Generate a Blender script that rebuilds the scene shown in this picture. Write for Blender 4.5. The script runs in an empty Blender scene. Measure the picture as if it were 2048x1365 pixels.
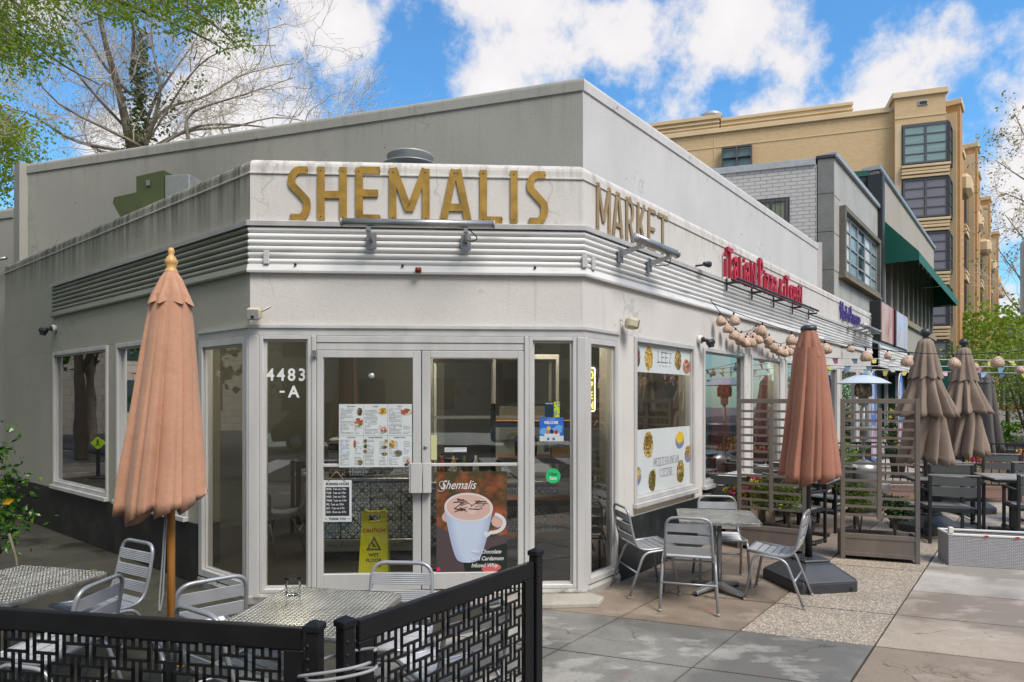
import bpy, bmesh, math, random
from mathutils import Matrix, Vector, Euler, noise as mnoise
R_ = math.radians
rnd = random.Random(7)
sc = bpy.context.scene
C = sc.collection

# ------------------------------------------------------------------ camera, sky, sun, exposure
EYE = 1.83
cam = bpy.data.cameras.new('camera'); camo = bpy.data.objects.new('camera', cam); C.objects.link(camo)
camo.location = (0, 0, EYE); camo.rotation_euler = (R_(90), 0, 0)
cam.sensor_width = 36; cam.lens = 22.96; cam.shift_y = 0.0564; cam.clip_start = .05; cam.clip_end = 2000
sc.camera = camo
sc.view_settings.view_transform = 'Standard'; sc.view_settings.look = 'None'
sc.view_settings.exposure = 0.90; sc.view_settings.gamma = 1; sc.view_settings.use_curve_mapping = False

SUN_AZ = 140     # degrees clockwise from +Y: the sun stands behind the camera to the right
SUN_EL = 52
world = bpy.data.worlds.new('World'); sc.world = world; world.use_nodes = True

def sky_nodes():
    nt = world.node_tree; nt.nodes.clear()
    N = nt.nodes.new; L = nt.links.new
    def math_(op, a, b=None, c=None, clamp=False):
        n = N('ShaderNodeMath'); n.operation = op; n.use_clamp = clamp
        for i, v in enumerate((a, b, c)):
            if v is None: continue
            if isinstance(v, (int, float)): n.inputs[i].default_value = v
            else: L(v, n.inputs[i])
        return n.outputs[0]
    out = N('ShaderNodeOutputWorld'); bg = N('ShaderNodeBackground'); L(bg.outputs[0], out.inputs[0])
    bg.inputs['Strength'].default_value = 0.1
    sky = N('ShaderNodeTexSky'); sky.sky_type = 'NISHITA'; sky.sun_disc = False
    sky.sun_elevation = R_(SUN_EL); sky.sun_rotation = R_(SUN_AZ); sky.air_density = 1.3; sky.dust_density = .3; sky.ozone_density = 3
    tint = N('ShaderNodeMix'); tint.data_type = 'RGBA'; tint.blend_type = 'MULTIPLY'; tint.inputs[0].default_value = 1
    L(sky.outputs[0], tint.inputs[6]); tint.inputs[7].default_value = (.50, .88, 1.12, 1)
    tc = N('ShaderNodeTexCoord'); D = tc.outputs['Generated']
    # turbulence that bends the cloud outlines
    nz = N('ShaderNodeTexNoise'); nz.inputs['Scale'].default_value = 7.0; nz.inputs['Detail'].default_value = 9; nz.inputs['Roughness'].default_value = .62
    L(D, nz.inputs['Vector'])
    nb = N('ShaderNodeTexNoise'); nb.inputs['Scale'].default_value = 2.2; nb.inputs['Detail'].default_value = 3
    L(D, nb.inputs['Vector'])
    base = math_('MULTIPLY_ADD', nb.outputs[0], 1.7, -.30)
    # the cumulus heaps of this afternoon: direction and angular size
    blobs = [(.03,.83,.55,.21),(-.02,.90,.43,.10),(.12,.86,.49,.15),(.27,.82,.50,.15),(.36,.83,.42,.09),(.30,.84,.58,.14),(.34,.87,.35,.13),(.45,.82,.35,.12),(.24,.90,.36,.08),
             (-.22,.82,.48,.13),(-.30,.80,.55,.10),(-.36,.85,.36,.17),(-.45,.84,.30,.13),(-.28,.90,.33,.07),(-.52,.70,.45,.09),
             (.63,.72,.32,.14),(.69,.69,.24,.13),(.60,.76,.24,.10),(.70,.66,.40,.09),(.62,.66,.10,.14),(-.68,.68,.25,.10),(-.60,.60,.52,.08)]
    acc = None
    for x, y, z, r in blobs:
        v = Vector((x, y, z)).normalized()
        vm = N('ShaderNodeVectorMath'); vm.operation = 'DISTANCE'; L(D, vm.inputs[0]); vm.inputs[1].default_value = v
        m = math_('MULTIPLY_ADD', vm.outputs['Value'], -1 / r, 1.0)
        m = math_('MAXIMUM', m, -1)
        acc = m if acc is None else math_('SMOOTH_MAX', acc, m, .25)
    # clouds away from this part of the sky follow the broad noise only
    fwd = N('ShaderNodeVectorMath'); fwd.operation = 'DOT_PRODUCT'; L(D, fwd.inputs[0]); fwd.inputs[1].default_value = Vector((0, .88, .47)).normalized()
    infr = N('ShaderNodeMapRange'); infr.inputs[1].default_value = .35; infr.inputs[2].default_value = .62; L(fwd.outputs['Value'], infr.inputs[0])
    mixm = N('ShaderNodeMix'); mixm.data_type = 'FLOAT'; L(infr.outputs[0], mixm.inputs[0]); L(base, mixm.inputs[2]); L(acc, mixm.inputs[3])
    dens = math_('ADD', mixm.outputs[0], math_('MULTIPLY_ADD', nz.outputs[0], 3.0, -1.78))
    cov = N('ShaderNodeMapRange'); cov.interpolation_type = 'SMOOTHSTEP'; cov.inputs[1].default_value = -.12; cov.inputs[2].default_value = .42
    L(dens, cov.inputs[0])
    shade = N('ShaderNodeMapRange'); shade.inputs[1].default_value = .3; shade.inputs[2].default_value = 1.5; L(dens, shade.inputs[0])
    cc = N('ShaderNodeMix'); cc.data_type = 'RGBA'; L(shade.outputs[0], cc.inputs[0])
    cc.inputs[6].default_value = (4.75, 4.65, 4.75, 1); cc.inputs[7].default_value = (5.6, 5.45, 5.45, 1)
    mx = N('ShaderNodeMix'); mx.data_type = 'RGBA'; L(cov.outputs[0], mx.inputs[0]); L(tint.outputs[2], mx.inputs[6]); L(cc.outputs[2], mx.inputs[7])
    L(mx.outputs[2], bg.inputs['Color'])
sky_nodes()
sun = bpy.data.lights.new('sun', 'SUN'); suno = bpy.data.objects.new('sun', sun); C.objects.link(suno)
sun.energy = 2.0; sun.angle = R_(26); sun.color = (1, .94, .86)
az, el = R_(SUN_AZ), R_(SUN_EL)
sd = Vector((math.sin(az) * math.cos(el), math.cos(az) * math.cos(el), math.sin(el)))
suno.rotation_euler = sd.to_track_quat('Z', 'Y').to_euler(); suno.location = sd * 60
sc.cycles.max_bounces = 7; sc.cycles.diffuse_bounces = 3; sc.cycles.glossy_bounces = 4; sc.cycles.transparent_max_bounces = 16
sc.cycles.transmission_bounces = 4; sc.cycles.caustics_reflective = False; sc.cycles.caustics_refractive = False
sc.cycles.use_denoising = True; sc.cycles.sample_clamp_indirect = 8

# ------------------------------------------------------------------ materials
MATS = {}
def mat(name, col=(.5, .5, .5), rough=.6, metal=0., var=0., vs=3., bump=0., bs=30., col2=None, c2=.5, c2s=2., stretch=None, spec=.5, coat=0., emit=None, es=1., fine=0.):
    """paint-like material: base colour, broad tonal variation, a second colour in patches, fine relief"""
    if name in MATS: return MATS[name]
    m = bpy.data.materials.new(name); m.use_nodes = True; MATS[name] = m
    nt = m.node_tree; b = nt.nodes['Principled BSDF']; N = nt.nodes.new; L = nt.links.new
    b.inputs['Base Color'].default_value = (*col, 1); b.inputs['Roughness'].default_value = rough; b.inputs['Metallic'].default_value = metal
    b.inputs['Specular IOR Level'].default_value = spec
    if coat: b.inputs['Coat Weight'].default_value = coat; b.inputs['Coat Roughness'].default_value = .1
    tc = N('ShaderNodeTexCoord'); V = tc.outputs['Object']
    if stretch:
        mp = N('ShaderNodeMapping'); mp.inputs['Scale'].default_value = stretch; L(V, mp.inputs[0]); VS = mp.outputs[0]
    else: VS = V
    cur = None
    def rgb(c):
        n = N('ShaderNodeRGB'); n.outputs[0].default_value = (*c, 1); return n.outputs[0]
    cur = rgb(col)
    if col2 is not None:
        n = N('ShaderNodeTexNoise'); n.inputs['Scale'].default_value = c2s; n.inputs['Detail'].default_value = 6; n.inputs['Roughness'].default_value = .6; L(VS, n.inputs['Vector'])
        r = N('ShaderNodeMapRange'); r.inputs[1].default_value = c2 - .06; r.inputs[2].default_value = c2 + .14; L(n.outputs[0], r.inputs[0])
        x = N('ShaderNodeMix'); x.data_type = 'RGBA'; L(r.outputs[0], x.inputs[0]); L(cur, x.inputs[6]); x.inputs[7].default_value = (*col2, 1); cur = x.outputs[2]
    for k, (amt, scl, vec) in enumerate(((var, vs, VS), (fine, vs * 25, V))):
        if amt:
            n = N('ShaderNodeTexNoise'); n.inputs['Scale'].default_value = scl; n.inputs['Detail'].default_value = 5; L(vec, n.inputs['Vector'])
            r = N('ShaderNodeMapRange'); r.inputs[1].default_value = .28; r.inputs[2].default_value = .72; r.inputs[3].default_value = 1 - amt; r.inputs[4].default_value = 1 + amt; L(n.outputs[0], r.inputs[0])
            x = N('ShaderNodeMix'); x.data_type = 'RGBA'; x.blend_type = 'MULTIPLY'; x.inputs[0].default_value = 1
            L(cur, x.inputs[6]); L(r.outputs[0], x.inputs[7]); cur = x.outputs[2]
            if k == 0:
                rr = N('ShaderNodeMapRange'); rr.inputs[3].default_value = max(.02, rough - .12); rr.inputs[4].default_value = min(1, rough + .12); L(n.outputs[0], rr.inputs[0]); L(rr.outputs[0], b.inputs['Roughness'])
    L(cur, b.inputs['Base Color'])
    if bump:
        n = N('ShaderNodeTexNoise'); n.inputs['Scale'].default_value = bs; n.inputs['Detail'].default_value = 5; L(V, n.inputs['Vector'])
        bp = N('ShaderNodeBump'); bp.inputs['Strength'].default_value = bump; bp.inputs['Distance'].default_value = .01; L(n.outputs[0], bp.inputs['Height']); L(bp.outputs[0], b.inputs['Normal'])
    if emit:
        b.inputs['Emission Color'].default_value = (*emit, 1); b.inputs['Emission Strength'].default_value = es
    return m

class G:
    """small wrapper to extend a material's node tree"""
    def __init__(s, m):
        s.m = m; s.nt = m.node_tree; s.b = s.nt.nodes['Principled BSDF']; s.tc = s.N('ShaderNodeTexCoord'); s.V = s.tc.outputs['Object']
    def N(s, t): return s.nt.nodes.new(t)
    def L(s, a, b): s.nt.links.new(a, b)
    def noise(s, scale, detail=5, stretch=None, rough=.55):
        n = s.N('ShaderNodeTexNoise'); n.inputs['Scale'].default_value = scale; n.inputs['Detail'].default_value = detail; n.inputs['Roughness'].default_value = rough
        v = s.V
        if stretch:
            mp = s.N('ShaderNodeMapping'); mp.inputs['Scale'].default_value = stretch; s.L(v, mp.inputs[0]); v = mp.outputs[0]
        s.L(v, n.inputs['Vector']); return n.outputs[0]
    def rng(s, x, a, b, c=0., d=1.):
        r = s.N('ShaderNodeMapRange'); r.inputs[1].default_value = a; r.inputs[2].default_value = b; r.inputs[3].default_value = c; r.inputs[4].default_value = d; s.L(x, r.inputs[0]); return r.outputs[0]
    def mul(s, a, b, op='MULTIPLY'):
        n = s.N('ShaderNodeMath'); n.operation = op
        for i, v in enumerate((a, b)):
            if isinstance(v, (int, float)): n.inputs[i].default_value = v
            else: s.L(v, n.inputs[i])
        return n.outputs[0]
    def mix(s, f, a, b, mode='MIX'):
        x = s.N('ShaderNodeMix'); x.data_type = 'RGBA'; x.blend_type = mode
        for i, v in ((0, f), (6, a), (7, b)):
            if isinstance(v, (int, float)): x.inputs[i].default_value = v
            elif isinstance(v, tuple): x.inputs[i].default_value = (*v, 1)
            else: s.L(v, x.inputs[i])
        return x.outputs[2]
    def base(s): return s.b.inputs['Base Color'].links[0].from_socket
    def z(s):
        n = s.N('ShaderNodeSeparateXYZ'); s.L(s.V, n.inputs[0]); return n.outputs
    def setbase(s, c): s.L(c, s.b.inputs['Base Color'])
    def bump(s, h, st=.5, dist=.01):
        bp = s.N('ShaderNodeBump'); bp.inputs['Strength'].default_value = st; bp.inputs['Distance'].default_value = dist; s.L(h, bp.inputs['Height'])
        pre = s.b.inputs['Normal'].links
        if pre: s.L(pre[0].from_socket, bp.inputs['Normal'])
        s.L(bp.outputs[0], s.b.inputs['Normal'])

def stucco(name, col, ztop, reach, dirt=(.09, .085, .07), amt=1., cracks=True, thresh=.45):
    """painted render: run-off streaks of grime under the coping, patches, hairline cracks"""
    m = mat(name, col, .75, var=.06, vs=1.1, bump=.25, bs=60, fine=.03)
    g = G(m); c = g.base(); z = g.z()[2]
    st = g.noise(7, 4, (1, 1, .07)); st2 = g.noise(30, 3, (1, 1, .05))
    mask = g.mul(g.rng(z, ztop - reach, ztop), g.rng(g.mul(g.mul(st, .65), g.mul(st2, .35), 'ADD'), thresh, thresh + .2))
    c = g.mix(g.mul(mask, amt), c, dirt)
    pt = g.rng(g.noise(1.7, 7), .55, .72, 0, .22 * amt)
    c = g.mix(pt, c, tuple(x * .7 for x in col))
    dr = g.mul(g.rng(g.noise(11, 3, (1, 1, .035)), .62, .74), g.rng(g.noise(.7, 2), .45, .65, 0, .35 * amt)); c = g.mix(dr, c, dirt)
    chip = g.rng(g.noise(5.5, 3), .735, .745, 0, .75); c = g.mix(chip, c, tuple(x * .35 for x in col))
    if cracks:
        v = g.N('ShaderNodeTexVoronoi'); v.feature = 'DISTANCE_TO_EDGE'; v.inputs['Scale'].default_value = .55
        mp = g.N('ShaderNodeMapping'); mp.inputs['Scale'].default_value = (1, 1, .5); g.L(g.V, mp.inputs[0])
        ad = g.N('ShaderNodeVectorMath'); ad.operation = 'ADD'; nz = g.N('ShaderNodeTexNoise'); nz.inputs['Scale'].default_value = 4; g.L(g.V, nz.inputs['Vector'])
        scl = g.N('ShaderNodeVectorMath'); scl.operation = 'SCALE'; scl.inputs['Scale'].default_value = .5; g.L(nz.outputs[1], scl.inputs[0])
        g.L(mp.outputs[0], ad.inputs[0]); g.L(scl.outputs[0], ad.inputs[1]); g.L(ad.outputs[0], v.inputs['Vector'])
        k = g.rng(v.outputs['Distance'], .002, .008, .38, 0)
        k = g.mul(k, g.rng(g.noise(1.1, 2), .5, .6))
        c = g.mix(k, c, tuple(x * .45 for x in col))
    g.setbase(c); return m

M = {}
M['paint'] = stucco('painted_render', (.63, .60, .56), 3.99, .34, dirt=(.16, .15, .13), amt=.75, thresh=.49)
M['paint_shaded'] = stucco('shaded_side_render', (.39, .372, .305), 3.99, .62, dirt=(.045, .042, .03), amt=.97, thresh=.40)  # left flank's shade is put into the darker base; the run-off streaks are grime
M['upper'] = stucco('upper_render_shaded', (.36, .352, .315), 5.72, .9, dirt=(.16, .155, .13), amt=.5, thresh=.5)  # shaded face of the block: its shade is put into a darker base
M['upper_lit'] = stucco('upper_render_lit', (.58, .565, .55), 5.72, .7, dirt=(.38, .37, .35), amt=.5, thresh=.5)  # lit face of the same render, kept lighter in colour
M['alu'] = mat('brushed_aluminium_frame', (.60, .59, .575), .42, .2, var=.1, vs=5, stretch=(1, 1, .2), fine=.04)
M['rib_shaded'] = mat('shaded_mossy_louvre', (.27, .275, .225), .6, 0., var=.15, vs=3, stretch=(.3, .3, 3), col2=(.17, .18, .13), c2=.5, c2s=3)  # louvre finish darkened for the shaded left flank, with moss and weathering
M['rib'] = mat('louvre_aluminium', (.72, .715, .70), .55, .0, var=.08, vs=3, stretch=(.3, .3, 3), col2=(.42, .42, .40), c2=.62, c2s=4)
M['base'] = mat('dark_base_tile', (.018, .024, .026), .32, var=.3, vs=4, col2=(.05, .055, .05), c2=.60, c2s=3, bump=.08, bs=20)
M['base_l'] = mat('black_painted_base', (.012, .012, .011), .6, var=.4, vs=4, col2=(.03, .032, .026), c2=.55, c2s=2.5, bump=.2, bs=15)
M['gold'] = mat('aged_gold_letter', (.40, .235, .042), .45, .25, var=.2, vs=9, col2=(.24, .15, .03), c2=.56, c2s=5)
M['gold2'] = mat('dull_bronze_letter', (.36, .255, .13), .5, .2, var=.15, vs=6)
M['screw'] = mat('brass_screw', (.25, .15, .05), .35, .8)
M['red'] = mat('red_letter', (.48, .012, .035), .4, var=.1)
M['purple'] = mat('purple_letter', (.07, .025, .22), .45)
M['steel'] = mat('dull_steel', (.38, .385, .39), .38, .8, var=.12, vs=8)
M['tube'] = mat('anodised_tube', (.36, .37, .39), .38, .45, var=.1, vs=8, fine=.05)
M['slat'] = mat('ribbed_slat', (.50, .51, .53), .42, .35, var=.1, vs=8)
M['black'] = mat('black_powder_coat', (.009, .009, .010), .42, var=.2, vs=9, spec=.35)
M['blackmatt'] = mat('matt_black', (.012, .012, .012), .7)
M['dark'] = mat('dark_grey_frame', (.022, .024, .027), .5, var=.15, vs=10)
M['plastic'] = mat('charcoal_plastic', (.040, .044, .052), .42, var=.15, vs=5, bump=.1, bs=80)
M['cream'] = mat('cream_plastic', (.52, .47, .33), .5, var=.08)
M['white'] = mat('white_plastic', (.75, .75, .73), .4)
M['cable'] = mat('grey_cable', (.30, .30, .31), .5)
M['yellow'] = mat('yellow_plastic', (.72, .62, .01), .4)
M['wood'] = mat('varnished_pole', (.50, .21, .045), .4, var=.2, vs=3, stretch=(8, 8, .6))
M['woodpale'] = mat('turned_pale_wood', (.62, .36, .13), .4, var=.1, vs=6)
M['shelfwood'] = mat('orange_shelf_board', (.45, .19, .06), .5, var=.25, vs=3, stretch=(1, 8, 8))
M['lattice'] = mat('weathered_grey_brown_timber', (.165, .135, .115), .7, var=.14, vs=5, stretch=(1, 1, .3), fine=.05, col2=(.13, .12, .115), c2=.55)
M['soil'] = mat('soil', (.02, .014, .01), .95, bump=.6, bs=30)
M['greyplank'] = mat('grey_composite_plank', (.10, .105, .105), .6, var=.12, vs=4, fine=.06)
M['plankwet'] = mat('pale_wet_plank', (.30, .29, .28), .28, var=.2, vs=4)
M['granite'] = mat('dark_speckled_granite', (.16, .16, .15), .6, var=.15, vs=3, fine=.4, bump=.3, bs=80)
M['panel'] = mat('pale_stone_panel', (.40, .39, .35), .6, var=.09, vs=1.2, fine=.06, col2=(.33, .32, .285), c2=.55, c2s=1)
M['tanstone'] = mat('buff_limestone', (.62, .47, .28), .75, var=.08, vs=.8, fine=.03)
M['redbrick'] = mat('red_brick', (.26, .06, .035), .8, var=.25, vs=5)
M['green'] = mat('green_awning_canvas', (.0, .115, .075), .6, var=.12, vs=1)
M['darkglass'] = mat('dark_building_glass', (.03, .05, .055), .08, spec=.9)
M['blind'] = mat('drawn_blind_behind_glass', (.22, .31, .30), .25, var=.15, vs=1.2, stretch=(.3, .3, 6))
M['mullion'] = mat('grey_window_metal', (.075, .075, .08), .45)
M['greypanel'] = mat('grey_window_panel', (.17, .165, .185), .5)
M['galv'] = mat('galvanised_metal', (.38, .39, .39), .42, .3, var=.12, vs=10)
M['olivemetal'] = mat('olive_painted_sheet', (.105, .125, .05), .45, .1, var=.15, vs=3)
M['asphalt'] = mat('asphalt', (.05, .05, .052), .85, var=.15, vs=.6, bump=.4, bs=60, fine=.15)
M['linepaint'] = mat('white_road_paint', (.6, .6, .58), .7, var=.1)
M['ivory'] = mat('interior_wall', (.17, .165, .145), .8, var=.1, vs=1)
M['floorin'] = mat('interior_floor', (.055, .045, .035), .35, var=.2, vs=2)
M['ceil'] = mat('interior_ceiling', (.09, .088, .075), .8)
M['bark'] = mat('tree_bark', (.17, .14, .10), .9, var=.3, vs=4, bump=.6, bs=25)
M['barkpale'] = mat('pale_sycamore_bark', (.30, .25, .19), .85, col2=(.13, .105, .075), c2=.5, c2s=1.5, var=.2, vs=4)
M['twig'] = mat('pale_budding_twig', (.62, .54, .42), .8)
M['lantern'] = None

def pebble():
    m = mat('exposed_pebble_aggregate', (.34, .29, .23), .75)
    g = G(m); geo = g.N('ShaderNodeNewGeometry'); g.V = geo.outputs['Position']; v = g.N('ShaderNodeTexVoronoi'); v.inputs['Scale'].default_value = 75; g.L(g.V, v.inputs['Vector'])
    r = g.N('ShaderNodeValToRGB'); e = r.color_ramp; e.interpolation = 'CONSTANT'
    cols = [(.60, .51, .40), (.40, .31, .22), (.72, .66, .56), (.52, .39, .28), (.22, .18, .14), (.64, .53, .40), (.46, .43, .40)]
    e.elements[0].color = (*cols[0], 1); e.elements[1].position = .15; e.elements[1].color = (*cols[1], 1)
    for i, c in enumerate(cols[2:]):
        q = e.elements.new(.3 + i * .14); q.color = (*c, 1)
    sp = g.N('ShaderNodeSeparateColor'); g.L(v.outputs['Color'], sp.inputs[0]); g.L(sp.outputs[0], r.inputs[0])
    c = g.mix(g.rng(v.outputs['Distance'], .35, .62), r.outputs[0], (.27, .23, .18))
    c = g.mix(g.rng(g.noise(1.6, 4), .45, .7, 0, .35), c, (.18, .155, .13))
    g.setbase(c); g.bump(g.rng(v.outputs['Distance'], 0, .6, 1, 0), .6, .006); return m
M['pebble'] = pebble()

def concrete(name, col, wet_, streak=None, red=True, wetamt=.5, wetpos=.5, edge=(.5, .47, .42)):
    m = mat(name, col, .8, var=.08, vs=2, bump=.25, bs=90, fine=.07)
    g = G(m); geo = g.N('ShaderNodeNewGeometry'); g.V = geo.outputs['Position']
    for l in list(g.nt.links):
        if l.from_node.type == 'TEX_COORD': g.L(geo.outputs['Position'], l.to_socket)
    c = g.base()
    w = g.rng(g.noise(.8, 5), wetpos, wetpos + .09)
    c = g.mix(g.mul(w, wetamt), c, wet_)
    c = g.mix(g.rng(g.noise(2.4, 6), .55, .68, 0, .45), c, tuple(x * .72 for x in col))
    pm = g.mul(g.rng(g.noise(1.15, 7, (1, 1.6, 1), .62), .535, .585), .45); c = g.mix(pm, c, edge)
    if red:
        k = g.mul(g.rng(g.noise(3.3, 2), .70, .735), .38); c = g.mix(k, c, (.42, .045, .06))
    st_ = g.rng(g.noise(6.5, 8, None, .75), .52, .66, 0, .35); c = g.mix(st_, c, tuple(x * .62 for x in col))
    vc = g.N('ShaderNodeTexVoronoi'); vc.inputs['Scale'].default_value = 3.1; g.L(g.V, vc.inputs['Vector']); c = g.mix(g.rng(vc.outputs['Distance'], .035, .045, .55, 0), c, tuple(x * .25 for x in col))
    ed = g.N('ShaderNodeTexVoronoi'); ed.feature = 'DISTANCE_TO_EDGE'; ed.inputs['Scale'].default_value = .75; wv = g.N('ShaderNodeVectorMath'); wv.operation = 'ADD'; wn = g.N('ShaderNodeTexNoise'); wn.inputs['Scale'].default_value = 5; wn.inputs['Detail'].default_value = 5; g.L(g.V, wn.inputs['Vector']); ws = g.N('ShaderNodeVectorMath'); ws.operation = 'SCALE'; ws.inputs['Scale'].default_value = .35; g.L(wn.outputs[1], ws.inputs[0]); g.L(g.V, wv.inputs[0]); g.L(ws.outputs[0], wv.inputs[1]); g.L(wv.outputs[0], ed.inputs['Vector'])
    c = g.mix(g.mul(g.rng(ed.outputs['Distance'], .002, .006, .7, 0), g.rng(g.noise(.55, 2), .52, .56)), c, tuple(x * .3 for x in col))
    spk = g.rng(g.noise(45, 2), .62, .68, 0, .5); c = g.mix(spk, c, tuple(x * .5 for x in col))
    g.setbase(c)
    g.L(g.rng(w, 0, 1, .82, .42), g.b.inputs['Roughness'])
    if streak: g.bump(g.noise(60, 2, streak), .3, .004)
    return m
M['brownslab'] = concrete('brown_pavement_concrete', (.26, .205, .155), (.145, .112, .085), edge=(.40, .335, .27))
M['greyslab'] = concrete('grey_broom_finished_concrete', (.225, .215, .19), (.14, .135, .12), streak=(.3, 3, 1), edge=(.50, .47, .42), wetpos=.44, wetamt=.8)
M['tanslab'] = concrete('tan_pavement_concrete', (.38, .315, .25), (.21, .165, .125), edge=(.52, .46, .38), wetamt=.7)
M['paleslab'] = concrete('pale_pavement_concrete', (.42, .385, .33), (.25, .22, .19), edge=(.54, .50, .44), wetamt=.7)
M['mossy'] = concrete('wet_mossy_concrete', (.046, .043, .028), (.020, .020, .012), red=False, edge=(.075, .07, .048), wetamt=.8)
M['ground'] = concrete('old_ground_concrete', (.17, .15, .13), (.10, .09, .08), red=False)

def glass(name, tint=(.78, .84, .80), refl=.95, bias=.085, thin=False):
    m = bpy.data.materials.new(name); m.use_nodes = True; nt = m.node_tree; nt.nodes.clear(); N = nt.nodes.new; L = nt.links.new
    o = N('ShaderNodeOutputMaterial'); t = N('ShaderNodeBsdfTransparent'); t.inputs[0].default_value = (*tint, 1)
    gl = N('ShaderNodeBsdfGlossy'); gl.inputs['Roughness'].default_value = .012; gl.inputs['Color'].default_value = (refl, refl, refl, 1)
    f = N('ShaderNodeFresnel' if not thin else 'ShaderNodeLayerWeight'); f.inputs[0].default_value = 1.55 if not thin else .12
    ad = N('ShaderNodeMath'); ad.operation = 'MULTIPLY_ADD'; ad.inputs[1].default_value = 1.75; ad.inputs[2].default_value = bias; ad.use_clamp = True; L(f.outputs[0], ad.inputs[0])
    nz = N('ShaderNodeTexNoise'); nz.inputs['Scale'].default_value = 1.3; bp = N('ShaderNodeBump'); bp.inputs['Strength'].default_value = .05; bp.inputs['Distance'].default_value = .02
    tc = N('ShaderNodeTexCoord'); L(tc.outputs['Object'], nz.inputs['Vector']); L(nz.outputs[0], bp.inputs['Height']); L(bp.outputs[0], gl.inputs['Normal'])
    mx = N('ShaderNodeMixShader'); L(ad.outputs[0], mx.inputs[0]); L(t.outputs[0], mx.inputs[1]); L(gl.outputs[0], mx.inputs[2]); L(mx.outputs[0], o.inputs[0])
    MATS[name] = m; return m
M['glass'] = glass('window_glass')
M['clearglass'] = glass('clear_cup_glass', (.985, .99, .99), 1., .0, True)

def stamped(name):
    m = mat(name, (.50, .49, .45), .26, .55, var=.12, vs=4, col2=(.30, .29, .25), c2=.52, c2s=3)
    g = G(m); mp = g.N('ShaderNodeMapping'); mp.inputs['Rotation'].default_value = (0, 0, R_(42)); g.L(g.V, mp.inputs[0])
    sp = g.N('ShaderNodeSeparateXYZ'); g.L(mp.outputs[0], sp.inputs[0])
    a = g.mul(g.mul(sp.outputs[0], 2 * math.pi / .034), 0, 'SINE'); b = g.mul(g.mul(sp.outputs[1], 2 * math.pi / .034), 0, 'SINE')
    w = g.mul(a, b); h = g.rng(w, -.25, .25)
    g.bump(h, .8, .008); c = g.mix(g.mul(g.rng(w, -.1, .35), .75), g.base(), (.085, .085, .075)); g.setbase(c); return m
M['stamped'] = stamped('stamped_stainless_table_top')

def fabric(name, col, col2, fine=.06):
    m = mat(name, col, .85, var=.06, vs=2, col2=col2, c2=.56, c2s=1.5, fine=fine, bump=.5, bs=9)
    m.node_tree.nodes['Principled BSDF'].inputs['Sheen Weight'].default_value = .15; return m
M['salmon'] = fabric('salmon_canvas', (.50, .265, .165), (.43, .215, .13))
M['rust'] = fabric('dusty_rust_canvas', (.36, .155, .10), (.31, .13, .085))
M['taupe'] = fabric('taupe_canvas', (.27, .205, .16), (.22, .165, .13))
M['greycanvas'] = fabric('grey_canvas', (.12, .11, .108), (.10, .09, .09))

def brickmat(name, col, col2, mortar, scale, bump=.4, row=.25, w=.5, plane='XZ', msize=.02, extra=None):
    m = mat(name, col, .8)
    g = G(m); s = g.N('ShaderNodeSeparateXYZ'); g.L(g.V, s.inputs[0]); cb = g.N('ShaderNodeCombineXYZ')
    a, b_ = {'XZ': (0, 2), 'YZ': (1, 2), 'XY': (0, 1)}[plane]
    g.L(s.outputs[a], cb.inputs[0]); g.L(s.outputs[b_], cb.inputs[1])
    t = g.N('ShaderNodeTexBrick'); t.inputs['Scale'].default_value = scale; t.inputs['Color1'].default_value = (*col, 1); t.inputs['Color2'].default_value = (*col2, 1); t.inputs['Mortar'].default_value = (*mortar, 1)
    t.inputs['Mortar Size'].default_value = msize; t.inputs['Row Height'].default_value = row; t.inputs['Brick Width'].default_value = w; t.inputs['Bias'].default_value = -.1
    g.L(cb.outputs[0], t.inputs['Vector']); c = t.outputs['Color']
    c = g.mix(g.rng(g.noise(.5, 4), .4, .7, 0, .16), c, tuple(x * .7 for x in col))
    g.setbase(c); g.bump(t.outputs['Fac'], -bump, .006) if False else g.bump(g.rng(t.outputs['Fac'], 0, 1, 1, 0), bump, .008); return m
M['tanbrick'] = brickmat('buff_brick', (.63, .445, .24), (.55, .37, .18), (.54, .40, .23), 1.0, row=.0677, w=.203, msize=.008)
M['tanbrick_s'] = brickmat('buff_brick_street', (.50, .27, .10), (.42, .21, .07), (.42, .25, .11), 1.0, row=.0677, w=.203, msize=.008)
M['greybrick'] = brickmat('grey_painted_brick', (.50, .485, .47), (.46, .45, .435), (.27, .26, .255), 1.0, row=.1, w=.3, msize=.010, bump=.9)
M['stonefar'] = brickmat('pale_ashlar', (.36, .32, .26), (.30, .27, .22), (.2, .18, .15), 1.0, row=.4, w=.9)
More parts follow.
